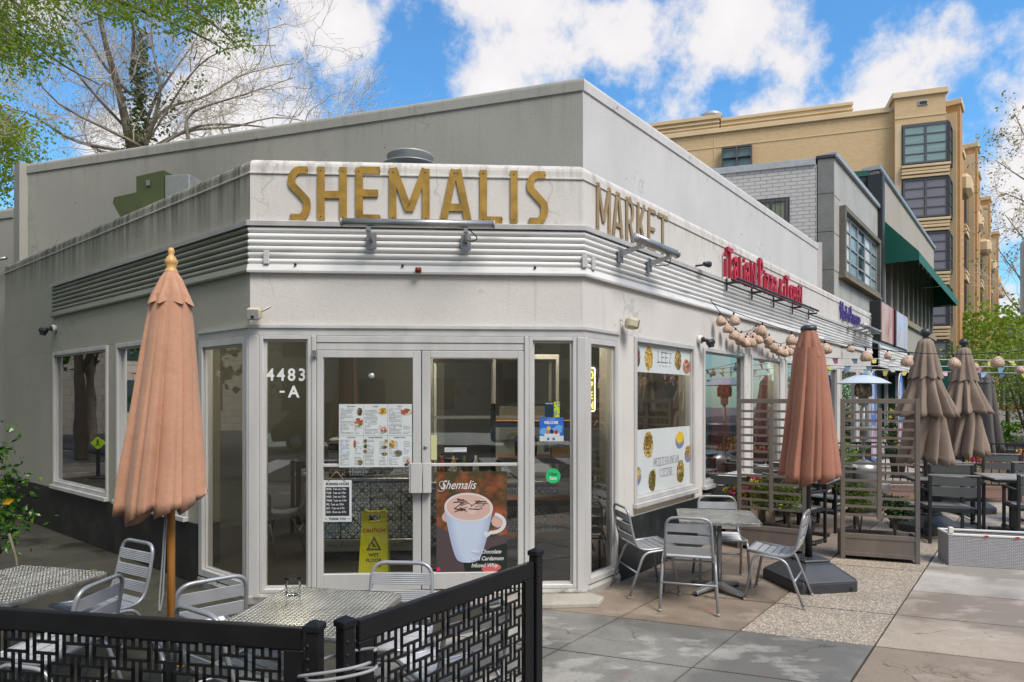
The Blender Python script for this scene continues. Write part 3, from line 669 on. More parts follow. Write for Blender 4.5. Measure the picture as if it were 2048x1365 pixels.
# raised lip under the rounded coping
mb = MB(); mb.sweep(PATH, [(.006, 3.845), (.012, 3.85), (.012, 3.862), (0, 3.868), (0, 3.845)]); obj('coping_lip', mb, 'paint', shop, I4)
mb = MB(); mb.sweep(PATH, [(-.03, 2.97), (-.03, 3.42), (-.22, 3.42), (-.22, 2.97)]); obj('band_backing', mb, 'alu', shop, I4)
BP = [P1 - UL * 5.18, P1, P2, Rend]
nr = 6; z0 = 3.035; pitch = .0565
for k in range(nr):
    za = z0 + k * pitch
    pr = [(-.03, za)] + [(.010 + .020 * math.sin(math.pi * t / 8) ** .55, za + pitch * .93 * t / 8) for t in range(0, 9)] + [(-.03, za + pitch * .93)]
    mb = MB(); mb.sweep(BP[1:], pr); obj('louvre_rib', mb, 'rib', shop, I4)
    mb = MB(); mb.sweep(BP[:2], pr); obj('louvre_rib', mb, 'rib_shaded', shop, I4)
mb = MB(); mb.sweep(BP, [(-.03, 3.375), (.045, 3.375), (.05, 3.415), (.03, 3.425), (-.03, 3.425)]); obj('flashing', mb, 'alu', shop, I4)
for pth_, m_ in ((BP[1:], 'rib'), (BP[:2], 'rib_shaded')): mb = MB(); mb.sweep(pth_, [(-.03, 2.958), (.040, 2.958), (.045, 2.975), (.03, 3.032), (-.03, 3.032)]); obj('drip_trim', mb, m_, shop, I4)
mb = MB(); mb.box(-7.52, -5.19, 0, .22, 2.971, 3.419); obj('band_end_wall', mb, 'paint_shaded', shop, FL)
# joint covers on the ribs
for T, s in ((FF, .13), (FF, 2.99), (FR, .09)):
    mb = MB(); mb.box(s, s + .05, -.052, -.03, 3.03, 3.15, b=.005); obj('joint_cover', mb, 'alu', shop, T)
mb = MB()
for s in (.4, 1.35, 2.55): mb.box(s, s + .018, -.05, -.03, 3.02, 3.038)
obj('rivets', mb, 'blackmatt', shop, FF)
# header trims above the glazing
mb = MB(); mb.sweep([P1 - UL * .93, P1, P2, P2 + UR * .63], [(-.02, 2.40), (.018, 2.40), (.018, 2.455), (.035, 2.465), (.035, 2.49), (-.02, 2.49)]); obj('glazing_head', mb, 'alu', shop, I4)

def wallbits(T, bits, m):
    for a in bits:
        mb = MB(); mb.box(*a); obj('wall', mb, m, shop, T)
# right flank
RW = [(.97, 2.50), (2.76, 4.24), (4.52, 5.92), (6.20, 7.86), (8.20, 9.75), (10.10, 11.60), (11.90, 13.05)]
bits = []; prev = .62
for a, b in RW: bits.append((prev, a, 0, .2, .62, 2.478)); prev = b
bits.append((prev, 13.37, 0, .2, .62, 2.478))
wallbits(FR, bits, 'paint')
mb = MB(); mb.box(.62, 13.37, .002, .2, .0, .615); obj('wall', mb, 'paint', shop, FR)
for i in range(11):
    a = .64 + i * 1.16; b_ = min(13.37, a + 1.15)
    mb = MB(); mb.box(a, b_, -.018, .0015, .0, .612, b=.004); obj('base_tile', mb, 'base', shop, FR)
# left flank
LWs = [(-5.18, -3.24), (-2.98, -1.19)]
wallbits(FL, [(-7.52, -5.18, 0, .22, .59, 2.478), (-5.18, -3.24, 0, .2, .59, .64), (-3.24, -2.98, 0, .2, .59, 2.478), (-2.98, -1.19, 0, .2, .59, .64), (-1.19, -.93, 0, .2, .59, 2.478)], 'paint_shaded')
mb = MB(); mb.box(-7.52, -.93, -.012, .2, -.03, .588); obj('dark_plinth', mb, 'base_l', shop, FL)

def window(T, s0, s1, z0, z1, fw=.05, name='window', sill=True, parent=None, label=None, fmat='alu', y0=-.02):
    mb = MB()
    mb.box(s0, s0 + fw, y0, .09, z0, z1, b=.004); mb.box(s1 - fw, s1, y0, .09, z0, z1, b=.004)
    mb.box(s0 + fw, s1 - fw, y0, .09, z1 - fw, z1, b=.004); mb.box(s0 + fw, s1 - fw, y0, .09, z0, z0 + fw, b=.004)
    # inner stepped bead
    g = .018
    mb.box(s0 + fw, s0 + fw + g, .01, .05, z0 + fw, z1 - fw); mb.box(s1 - fw - g, s1 - fw, .01, .05, z0 + fw, z1 - fw)
    mb.box(s0 + fw + g, s1 - fw - g, .01, .05, z1 - fw - g, z1 - fw); mb.box(s0 + fw + g, s1 - fw - g, .01, .05, z0 + fw, z0 + fw + g)
    w = obj(name, mb, fmat, parent or shop, T, label=label)
    mb = MB(); mb.add([(s0 + fw, .035, z0 + fw), (s1 - fw, .035, z0 + fw), (s1 - fw, .035, z1 - fw), (s0 + fw, .035, z1 - fw)], [(0, 1, 2, 3)]); obj('pane', mb, 'glass', w, T)
    if sill:
        mb = MB(); mb.box(s0 - .02, s1 + .02, -.055, .0, z0 - .055, z0 - .002, b=.006); obj('sill', mb, fmat, w, T)
    return w
for a, b in RW: window(FR, a, b, .745, 2.476)
for a, b in LWs: window(FL, a, b, .645, 2.476)
window(FR, .06, .62, .10, 2.398, .055, 'sidelight', False)
window(FL, -.93, -.03, .10, 2.398, .07, 'sidelight', False)
window(FF, .085, .545, .09, 2.398, .035, 'sidelight', False)
window(FF, 2.505, 2.945, .09, 2.398, .035, 'sidelight', False)
# corner posts
for T, a, b in ((FF, -.012, .083, ), (FF, 2.947, LF + .012), (FR, .0, .058), (FL, -.028, .0)):
    mb = MB(); mb.box(a, b, -.028, .07, .02, 2.398, b=.008); obj('corner_post', mb, 'alu', shop, T)
# curb under the glazing
mb = MB(); mb.sweep([P1 - UL * .93, P1, P2, P2 + UR * .64], [(.02, -.02), (.035, .06), (.02, .088), (-.25, .088), (-.25, -.02)]); obj('threshold_curb', mb, mat('painted_curb', (.42, .41, .38), .8, col2=(.10, .08, .06), c2=.56, c2s=7, bump=.4), shop, I4)
mb = MB(); pp = P2 + Vector((-.95, -.14)); mb.slab([(pp.x + x, pp.y + y) for x, y in ((-.2, .08), (-.1, -.16), (.5, -.2), (1.05, -.16), (1.13, .02), (1.0, .16), (-.1, .15))], -.01, .045); obj('doorstep', mb, 'paleslab', shop, I4, bevel=.015)
# double door
mb = MB(); mb.box(.547, .588, -.03, .08, .09, 2.398, b=.006); mb.box(2.462, 2.503, -.03, .08, .09, 2.398, b=.006); mb.box(.589, 2.461, -.02, .08, 2.335, 2.398, b=.006)
mb.box(.589, 2.461, -.012, .08, 2.27, 2.334, b=.004); obj('door_frame', mb, 'alu', shop, FF)
def door(a, b, hs):
    mb = MB()
    mb.box(a, a + .055, -.02, .03, .10, 2.265, b=.004); mb.box(b - .075, b, -.02, .03, .10, 2.265, b=.004)
    mb.box(a + .055, b - .075, -.02, .03, 2.20, 2.265, b=.004); mb.box(a + .055, b - .075, -.02, .03, .10, .25, b=.004)
    d = obj('door', mb, 'alu', shop, FF)
    if hs > 0: g0, g1 = a + .055, b - .075
    mb = MB(); mb.add([(a + .055, .006, .25), (b - .075, .006, .25), (b - .075, .006, 2.20), (a + .055, .006, 2.20)], [(0, 1, 2, 3)]); obj('pane', mb, 'glass', d, FF)
    mb = MB(); mb.box(a + .055, b - .075, -.012, .02, 1.215, 1.243, b=.003); obj('push_rail', mb, 'alu', d, FF)
    hx = b - .10 if hs > 0 else a - .015
    mb = MB(); mb.box(hx, hx + .012, -.085, -.021, .985, 1.255); mb.box(hx + .012, hx + .115, -.095, -.083, .985, 1.255, b=.003); obj('handle', mb, 'alu', d, FF)
    return d
d1 = door(.592, 1.523, 1)
# the right leaf mirrors the left
mb = MB(); a, b = 1.531, 2.458
mb.box(a, a + .075, -.02, .03, .10, 2.265, b=.004); mb.box(b - .055, b, -.02, .03, .10, 2.265, b=.004); mb.box(a + .075, b - .055, -.02, .03, 2.20, 2.265, b=.004); mb.box(a + .075, b - .055, -.02, .03, .10, .25, b=.004)
d2 = obj('door', mb, 'alu', shop, FF)
mb = MB(); mb.add([(a + .075, .006, .25), (b - .055, .006, .25), (b - .055, .006, 2.20), (a + .075, .006, 2.20)], [(0, 1, 2, 3)]); obj('pane', mb, 'glass', d2, FF)
mb = MB(); mb.box(a + .075, b - .055, -.012, .02, 1.215, 1.243, b=.003); obj('push_rail', mb, 'alu', d2, FF)
mb = MB(); mb.box(1.605, 1.617, -.085, -.021, .985, 1.255); mb.box(1.545, 1.616, -.095, -.083, .985, 1.255, b=.003); obj('handle', mb, 'alu', d2, FF)
mb = MB(); mb.lathe([(.017, 0), (.017, .008), (.011, .012), (0.0001, .012)], 14, TF(1.563, -.021, 1.393) @ Matrix.Rotation(R_(90), 4, 'X')); obj('lock', mb, 'steel', d2, FF)
mb = MB(); mb.box(.560, .60, -.06, -.03, 2.20, 2.265, b=.004); obj('closer_pivot', mb, 'steel', shop, FF)
mb = MB(); mb.box(1.5235, 1.5305, -.005, .02, .1, 2.265); obj('door_gap_seal', mb, 'blackmatt', shop, FF)

# roofs
mb = MB(); mb.slab([tuple(off(PATH, i, -.2)) for i in range(4)] + [(Rend.x - 6, Rend.y + 4.2), (Lend.x + 7, Lend.y + 5)], 3.28, 3.36); obj('roof', mb, mat('roof_membrane', (.2, .2, .19), .9), shop, I4)
mb = MB(); mb.box(-.22, 0, 0, 6.0, 0, 3.98); obj('end_wall', mb, 'paint', shop, frame(Rend, UR.x, UR.y))
# far end of the left flank
mb = MB(); mb.box(-7.54, -7.33, .0, 3, 0, 3.99, b=.03); obj('end_wall', mb, 'paint_shaded', shop, FL)

# taller block behind
UC = Vector((.855, 7.87)); UV = UC + VP_ * 9.63; UE = UC + UR * 11.05
blk = thing('upper_block', 'taller grey rendered windowless block rising behind the shop front', 'building', (UC.x, UC.y, 0))
def cop(z, r=.06): return [(0, 3.2)] + [(0, z - .18), (.018, z - .17)] + [(.018 - r + r * math.cos(R_(a)), z - r + r * math.sin(R_(a))) for a in (0, 25, 50, 75, 90)] + [(-.3, z), (-.3, 3.2)]
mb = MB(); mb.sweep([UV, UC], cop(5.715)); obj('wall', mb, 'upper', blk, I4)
mb = MB(); mb.sweep([UC, UE], cop(5.715)); obj('wall', mb, 'upper_lit', blk, I4)
mb = MB(); mb.slab([tuple(UC + Vector((-.05, .2))), tuple(UE + Vector((-.2, 0))), tuple(UE + VP_ * 8), tuple(UV + UR * 8), tuple(UV + Vector((.1, .1)))], 5.3, 5.5); obj('roof', mb, 'paint', blk, I4)
mb = MB(); mb.sweep([UE, UE + VP_ * 8], cop(5.715)); obj('wall', mb, 'upper_lit', blk, I4)
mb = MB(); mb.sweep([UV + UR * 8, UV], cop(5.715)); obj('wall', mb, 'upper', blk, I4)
low = thing('rear_wing', 'lower grey rendered wing beyond the taller block at far left', 'building', (UV.x - 3, UV.y + 1, 0))
mb = MB(); mb.sweep([UV + VP_ * 9 , UV + VP_ * .01], [(-.02, 0)] + cop(5.02)[1:-1] + [(-.3, 0)]); obj('wall', mb, 'upper', low, I4)
for dx in (.25, .5):
    p = UV + VP_ * dx; mb = MB(); mb.tube([(p.x - .1, p.y - .15, .3), (p.x - .1, p.y - .15, 4.1), (p.x + .2, p.y - .2, 4.15)], .03, 8); obj('pipe', mb, 'steel', low, I4)

# roof plant
t = thing('roof_vent', 'round metal roof vent showing above the entrance fascia', 'vent', (-1.09, 7.0, 3.56))
TT = WM[t.name]
mb = MB(); mb.lathe([(.25, -.24), (.25, .735), (.31, .74), (.31, .75), (.25, .755)], 28); obj('drum', mb, 'galv', t, TT)
mb = MB(); mb.lathe([(.24, .756), (.24, .84), (.25, .85), (.25, .865), (.235, .865), (.235, .80)], 28); obj('collar', mb, 'galv', t, TT)
t = thing('duct_unit', 'olive green sheet metal rooftop duct with angled hood behind the left parapet', 'duct', (-4.93, 8.6, 3.36), 0)
TT = Matrix.Translation((-4.70, 8.6, 3.24)) @ Matrix.Rotation(R_(-8), 4, 'Z')
mb = MB(); mb.prism([(-.05, .6), (-.33, 1.08), (-.31, 1.15), (0, 1.20), (0, 1.40), (.38, 1.46), (.38, .6)], -.35, .35); obj('housing', mb, 'olivemetal', t, TT)
mb = MB(); mb.box(.383, .72, -.34, .34, .1, 1.40, b=.01); obj('plenum', mb, 'galv', t, TT)
mb = MB(); mb.box(.15, .20, -.37, -.352, 1.27, 1.34); obj('latch', mb, 'steel', t, TT)

# ------------------------------------------------------------------ interior seen through the glass
room = thing('shop_interior', 'dim cafe interior with brown floor and plain olive walls behind the glass', 'interior', (-.8, 8, .09))
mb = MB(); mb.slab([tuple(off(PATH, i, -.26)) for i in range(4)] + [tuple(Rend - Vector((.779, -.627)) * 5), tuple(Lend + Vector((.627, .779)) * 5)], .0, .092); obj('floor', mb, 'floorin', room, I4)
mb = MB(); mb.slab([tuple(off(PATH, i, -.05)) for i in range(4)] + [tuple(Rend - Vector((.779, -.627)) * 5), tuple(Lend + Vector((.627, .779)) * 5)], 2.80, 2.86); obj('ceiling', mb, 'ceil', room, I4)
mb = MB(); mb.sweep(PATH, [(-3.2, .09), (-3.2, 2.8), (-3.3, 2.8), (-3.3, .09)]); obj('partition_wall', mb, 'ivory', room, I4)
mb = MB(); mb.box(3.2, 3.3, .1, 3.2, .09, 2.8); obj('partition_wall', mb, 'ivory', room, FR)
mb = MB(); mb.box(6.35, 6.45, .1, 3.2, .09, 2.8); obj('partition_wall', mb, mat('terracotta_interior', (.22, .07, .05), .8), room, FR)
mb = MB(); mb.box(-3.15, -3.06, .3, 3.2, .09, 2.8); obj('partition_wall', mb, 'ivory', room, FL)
# patterned counter and glazed case
t = thing('service_counter', 'counter fronted with blue and white patterned tiles behind the entrance doors', 'counter', (-1.0, 7.3, .092))
TT = frame(Vector((-2.15, 6.95)), UF.x, UF.y)
mb = MB(); mb.box(0, 1.28, .02, .6, .092, .95); obj('carcass', mb, 'dark', t, TT)
for k in range(2):
    for i in range(4):
        mb = MB(); mb.box(.005 + i * .32, .315 + i * .32, -.0, .019, .34 + k * .30, .635 + k * .30, b=.003); obj('tile', mb, 'ptile', t, TT)
mb = MB(); mb.box(-.03, 1.31, -.04, .62, .951, .985, b=.005); obj('counter_top', mb, 'steel', t, TT)
mb = MB(); mb.box(0, 1.28, -.01, .018, .20, .33, b=.004); obj('kick_panel', mb, 'steel', t, TT)
t = thing('display_case', 'tall counter case with patterned tile front and glazed top near door centre', 'counter', (.2, 7.1, .092))
TT = frame(Vector((-.86, 6.85)), UF.x, UF.y)
mb = MB(); mb.box(0, 1.35, .02, .7, .092, .93); obj('carcass', mb, 'dark', t, TT)
for k in range(2):
    for i in range(4):
        mb = MB(); mb.box(.01 + i * .335, .335 + i * .335, 0, .019, .28 + k * .31, .585 + k * .31, b=.003); obj('tile', mb, 'ptile', t, TT)
mb = MB(); mb.box(-.02, 1.37, -.04, .72, .93, .96, b=.004); obj('counter_top', mb, 'steel', t, TT)
mb = MB()
for x in (0, .66, 1.33): mb.box(x, x + .03, 0, .03, .96, 2.25); mb.box(x, x + .03, .66, .69, .96, 2.25)
mb.box(0, 1.36, 0, .03, 2.25, 2.30); mb.box(0, 1.36, 0, .03, 1.62, 1.65); mb.box(0, 1.36, .03, .7, 2.25, 2.3); obj('case_frame', mb, 'alu', t, TT)
mb = MB(); mb.box(.70, 1.30, .30, .32, .97, 1.6); obj('white_back_panel', mb, 'white', t, TT)
for x in (.74, 1.02):
    mb = MB(); mb.box(x, x + .24, .27, .30, 1.38, 1.75, b=.003); obj('menu_card', mb, mat('faded_menu_card', (.45, .43, .36), .6), t, TT)
# shelving
t = thing('shelf_unit', 'black metal shelving with orange wooden boards inside the right corner', 'shelf', (.35, 6.6, .092))
TT = frame(Vector((-.20, 6.42)), UF.x, UF.y)
mb = MB()
for x in (0, .90):
    for y in (0, .38): mb.box(x, x + .04, y, y + .03, .092, 1.78)
obj('frame', mb, 'blackmatt', t, TT)
for z in (.42, .80, 1.22, 1.58):
    mb = MB(); mb.box(.04, .90, .03, .38, z, z + .03); obj('shelf_board', mb, 'shelfwood', t, TT)
    mb = MB(); mb.box(.04, .90, -.0, .029, z - .03, z + .02); mb.box(.04, .90, .381, .41, z - .03, z + .02); obj('rail', mb, 'blackmatt', t, TT)
mb = MB(); mb.tube([(.04, .40, .45), (.90, .40, 1.2)], .008, 6); mb.tube([(.90, .40, .45), (.04, .40, 1.2)], .008, 6); obj('brace', mb, 'blackmatt', t, TT)
t = thing('bread_box', 'pale wooden crate of wrapped goods on the second shelf', 'crate', (.40, 6.6, 1.25)); TT = frame(Vector((.40, 6.47)), UF.x, UF.y)
mb = MB(); mb.box(0, .26, 0, .2, 1.252, 1.262); mb.box(0, .26, 0, .012, 1.262, 1.34); mb.box(0, .26, .188, .2, 1.262, 1.34); mb.box(0, .012, .012, .188, 1.262, 1.34); mb.box(.248, .26, .012, .188, 1.262, 1.34); obj('tray', mb, 'woodpale', t, TT)
mb = MB()
for k in range(14): x, y = rnd.uniform(.03, .2), rnd.uniform(.03, .16); mb.box(x, x + .05, y, y + .04, 1.29, 1.35 + rnd.uniform(0, .06), T=Matrix.Rotation(rnd.uniform(-.1, .1), 4, 'Y'))
obj('wrapped_packets', mb, 'galv', t, TT)
t = thing('black_bin', 'round black container beside the crate on the second shelf', 'container', (.14, 6.62, 1.25)); mb = MB(); mb.lathe([(.11, 0), (.12, .17), (.10, .2), (.0001, .2)], 18); obj('body', mb, 'dark', t, WM[t.name])
mb = MB(); mb.lathe([(.015, .2), (.015, .23), (.0001, .235)], 10); obj('lid_knob', mb, 'dark', t, WM[t.name])
# wet floor sign
t = thing('wet_floor_sign', 'yellow folding caution wet floor sign standing inside the left door', 'sign', (-1.345, 6.40, .092), R_(6))
TT = WM[t.name]
def board(yb, yt, nm):
    b = MB(); hw0, hw1 = .145, .115
    def P(x, z): return (x, yb + (yt - yb) * z / .66, z)
    for y_ in (0,):
        pass
    out = [(-hw0, 0), (-hw0 + .045, 0), (-hw0 + .055, .05), (hw0 - .055, .05), (hw0 - .045, 0), (hw0, 0), (hw1, .62), (hw1 - .02, .66), (-hw1 + .02, .66), (-hw1, .62)]
    tilt = math.atan2(yt - yb, .66); Tt = Matrix.Translation((0, yb, 0)) @ Matrix.Rotation(-tilt, 4, 'X')
    lo = [p for p in out if p[1] < .56]
    b.prism([(-hw0, 0), (-hw0 + .045, 0), (-hw0 + .055, .05), (hw0 - .055, .05), (hw0 - .045, 0), (hw0, 0), (.122, .54), (-.122, .54)], -.012, .012, Tt)
    b.prism([(-.122, .54), (-.06, .54), (-.06, .61), (-.05, .62), (-.05, .64), (-.09, .66), (-.118, .64)], -.0118, .0118, Tt)
    b.prism([(.122, .54), (.06, .54), (.06, .61), (.05, .62), (.05, .64), (.09, .66), (.118, .64)], -.0118, .0118, Tt)
    b.prism([(-.0499, .615), (.0499, .615), (.0499, .645), (-.0499, .645)], -.0116, .0116, Tt)
    return obj(nm, b, 'yellow', t, TT), Tt
bo, Tt = board(-.12, -.01, 'front_board'); board(.14, .02, 'rear_board')
def on(T, mbx, nm, m, par): return obj(nm, mbx, m, par, TT @ T)
on(Tt @ TF(0, -.0125, .445), text('CAUTION', .052, .002, .92, 'CENTER', bold=.0012), 'caution_lettering', 'signred', bo)
on(Tt @ TF(0, -.0125, .215), text('WET', .046, .002, 1, 'CENTER', bold=.001), 'wet_lettering', 'ink', bo)
on(Tt @ TF(0, -.0125, .165), text('FLOOR', .046, .002, 1, 'CENTER', bold=.001), 'floor_lettering', 'ink', bo)
mb = MB(); ribbon(mb, [(-.065, .28), (.065, .28), (0, .40), (-.065, .28), (-.05, .28)], .008, -.0145, -.0125); ribbon(mb, [(-.05, .29), (.05, .29), (0, .382), (-.05, .29), (-.04, .29)], .004, -.0148, -.0125)
ribbon(mb, [(-.015, .345), (.0, .32), (.022, .305)], .012, -.0146, -.0125); ribbon(mb, [(0, .32), (-.02, .30)], .007, -.0149, -.0125); ribbon(mb, [(-.012, .335), (.015, .335)], .005, -.0151, -.0125); ellipse(mb, -.018, .352, .007, .007, -.0147, -.0125)
on(Tt, mb, 'hazard_symbol', 'ink', bo)
mb = MB(); mb.box(.01, .07, -.0145, -.0125, .115, .13); on(Tt, mb, 'maker_plate', 'signred', bo)
# hanging lamp globes inside, near the first side window
for k, (s, z) in enumerate(((1.35, 1.95), (1.85, 2.0), (2.3, 2.03), (2.95, 2.05), (3.5, 2.12))):
    p = FR @ Vector((s, .9, z)); t = thing('pendant_lamp', ['small wicker pendant nearest the left edge of the cuisine window', 'small wicker pendant in the middle of the cuisine window', 'small wicker pendant at right edge of the cuisine window', 'small wicker pendant at left of the second side window', 'small wicker pendant at right of the second side window'][k], 'lamp', p, group='wicker pendants behind the side windows')
    mb = MB(); mb.lathe([(.06, -.05), (.07, -.02), (.06, .03), (.03, .07), (.0001, .08)], 16); obj('shade', mb, 'lantern', t, WM[t.name]); mb = MB(); mb.tube([(0, 0, .07), (0, 0, 2.8 - z)], .003, 5); obj('cord', mb, 'blackmatt', t, WM[t.name])
mb = MB()
t = thing('cafe_bar', 'dark stone topped pedestal bar table inside the left side window', 'table', FL @ Vector((-3.6, .9, .092))); TT = WM[t.name]
mb = MB(); mb.box(-.35, .5, -.25, .3, .93, .97, b=.01); obj('top', mb, 'dark', t, TT); mb = MB(); mb.box(-.05, .3, -.1, .1, 0, .93); obj('pedestal', mb, 'base', t, TT)
t = thing('cushion_seat', 'long pale bench cushion along the left side window sill', 'bench', FL @ Vector((-4.2, .5, .092)), math.atan2(UL.y, UL.x)); TT = WM[t.name]
mb = MB(); mb.box(-.9, .9, -.15, .25, 0, .50); obj('base', mb, 'ivory', t, TT); mb = MB(); mb.box(-.9, .9, -.17, .25, .50, .62, b=.03); obj('cushion', mb, 'panel', t, TT)

for k, (x, y, lab) in enumerate(((-2.55, 7.6, 'round lit ceiling lamp inside, seen above the address numerals'), (-1.2, 6.75, 'added round lit ceiling lamp inside behind the double doors'), (.35, 6.85, 'added round lit ceiling lamp inside near the right corner'), (3.4, 10.6, 'added round lit ceiling lamp inside the second side window'))):  # first lamp is real; the other three are added to brighten the interior
    t = thing('ceiling_lamp', lab, 'lamp', (x, y, 2.80)); TT = WM[t.name]
    mb = MB(); mb.lathe([(.11, -.03), (.13, -.03), (.13, 0), (.0001, 0)], 20); obj('ring', mb, 'white', t, TT)
    mb = MB(); mb.lathe([(.0001, -.025), (.10, -.025)], 20); obj('diffuser', mb, mat('lit_lamp_diffuser', (.9, .85, .7), .5, emit=(1, .88, .65), es=6), t, TT, fix=False)
    la = bpy.data.lights.new('lamp_light', 'POINT'); la.energy = 24; la.color = (1, .86, .66); la.shadow_soft_size = .12; lo_ = bpy.data.objects.new('lamp_light', la); C.objects.link(lo_); lo_.parent = t; lo_.location = (0, 0, -.16)

t = thing('coffee_machine', 'steel coffee machine on the patterned counter behind the left door', 'machine', (-1.75, 7.2, .986)); TT = frame(Vector((-2.0, 7.1)), UF.x, UF.y)
mb = MB(); mb.box(0, .55, 0, .4, .99, 1.40, b=.02); obj('body', mb, 'steel', t, TT); mb = MB(); mb.box(.03, .52, -.12, -.001, .99, 1.04, b=.01); mb.box(.02, .53, -.10, -.001, 1.28, 1.36, b=.01); obj('drip_tray', mb, 'dark', t, TT)
for x in (.15, .40): mb = MB(); mb.tube([(x, -.05, 1.27), (x, -.05, 1.20)], .03, 10); mb.tube([(x, -.05, 1.22), (x, -.16, 1.21)], .012, 6); obj('brew_handle', mb, 'blackmatt', t, TT)
for k, (x, m, lab) in enumerate(((.12, 'food_c', 'red labelled bottle inside the glazed case'), (.24, 'woodpale', 'amber bottle inside the glazed case'), (.36, 'leaf_ivy', 'green bottle inside the glazed case'), (.48, 'white', 'white bottle inside the glazed case'))):
    p = frame(Vector((-.86, 6.85)), UF.x, UF.y) @ Vector((x, .18, .961)); t = thing('bottle', lab, 'bottle', p, group='bottles in the glazed case'); mb = MB(); mb.lathe([(.035, 0), (.036, .16), (.014, .21), (.014, .26), (.0001, .262)], 12); obj('body', mb, m, t, WM[t.name]); mb = MB(); mb.lathe([(.017, .262), (.017, .285), (.0001, .286)], 10); obj('cap', mb, 'dark', t, WM[t.name])
# ------------------------------------------------------------------ signs
def place_letter(root, T, c, s0, s1, z0, z1, w, m, depth=.009, stand=.008, screws=True, serif=0., name=None, thick=None):
    _, st = glyph(c); xs = [p[0] for s in st for p in s]; lo, hi = min(xs), max(xs); sz = z1 - z0
    sx = (s1 - s0 - w) / max(.02, hi - lo) if hi > lo else 1
    if c in 'TEL': sx = (s1 - s0 - (w / 2 if c != 'T' else 0)) / (hi - lo)
    x0 = s0 + (w / 2 if c != 'T' else 0) - lo * sx
    mb, _ = letter(c, w, TF(x0, -stand, z0), sx, sz, depth, serif, thick)
    o = obj(name or 'letter_' + c.lower(), mb, m, root, T)
    if screws:
        mb = MB(); pts = set()
        for s in st:
            for e in (s[0], s[-1]):
                if e[1] < .1 or e[1] > .9: pts.add((round(e[0], 2), .93 if e[1] > .5 else .07))
        for x, z in pts: mb.lathe([(.007, 0), (.006, .004), (.0001, .005)], 8, TF(x0 + x * sx, -stand - depth - .001, z0 + z * sz) @ Matrix.Rotation(R_(90), 4, 'X'))
        obj('screw', mb, 'screw', o, T)
    return o
t = thing('shop_sign', 'large gold metal lettering SHEMALIS over the entrance', 'sign', FF @ Vector((1.5, 0, 3.4)))
for c, a, b in (('S', .325, .545), ('H', .595, .858), ('E', .935, 1.155), ('M', 1.235, 1.60), ('A', 1.69, 1.985), ('L', 2.055, 2.26), ('I', 2.335, 2.40), ('S', 2.475, 2.69)):
    place_letter(t, FF, c, a, b, 3.437, 3.918, .066, 'gold')
t = thing('shop_sign', 'dull bronze lettering MARKET on the right flank fascia', 'sign', FR @ Vector((.9, 0, 3.4)))
for c, a, b in (('M', .22, .48), ('A', .515, .73), ('R', .785, .965), ('K', 1.025, 1.215), ('E', 1.27, 1.44), ('T', 1.505, 1.74)):
    place_letter(t, FR, c, a, b, 3.435, 3.885, .043, 'gold2')
t = thing('shop_sign', 'red raised lettering Italian Pizza Kitchen in playful mixed capitals', 'sign', FR @ Vector((5.2, 0, 3.45)))
word = [('i', 0, .9), ('T', .0, 1.05), ('a', .0, 1.25), ('L', 0, .9), ('i', 0, 1.), ('a', 0, 1.25), ('N', 0, .95), (' ', 0, 1), ('P', .03, 1.15), ('i', 0, .9), ('z', -.0, 1.15), ('z', -.0, 1.15), ('a', 0, 1.15), (' ', 0, 1), ('K', -.02, .85), ('i', -.02, .95), ('T', .02, 1.0), ('c', .03, 1.), ('H', -.02, .8), ('E', 0, .75), ('N', .0, .9)]
def fit_word(t, word, x0, x1, size, depth, bold, gap, space, m, zb):
    raw = []
    for ch, dz, k in word:
        if ch == ' ': raw.append((None, space, dz)); continue
        b_ = text(ch, size * k, depth, 1., bold=bold); xs = [v[0] for v in b_.v]; raw.append((moved(b_, TF(-min(xs), 0, 0)), max(xs) - min(xs), dz, ch))
    fixed = sum(r_[1] for r_ in raw if r_[0] is None) + gap * len(raw); k = (x1 - x0 - fixed) / sum(r_[1] for r_ in raw if r_[0] is not None); x = x0
    for r_ in raw:
        if r_[0] is None: x += r_[1]; continue
        obj('letter_' + r_[3].lower(), moved(r_[0], TF(x, -.02, zb + r_[2]) @ Matrix.Diagonal((k, 1, 1, 1))), m, t, FR); x += r_[1] * k + gap
fit_word(t, word, 3.40, 7.16, .56, .035, .004, .05, .12, 'red', 3.455)

t = thing('shop_sign', 'small purple raised lettering Nail dAvenue near the far end of fascia', 'sign', FR @ Vector((10.9, 0, 3.45)))
fit_word(t, [(c_, 0, 1.15 if c_ in 'NA' else 1.) for c_ in 'Nail dAvenue'], 9.95, 12.0, .48, .025, .003, .045, .09, 'purple', 3.51)

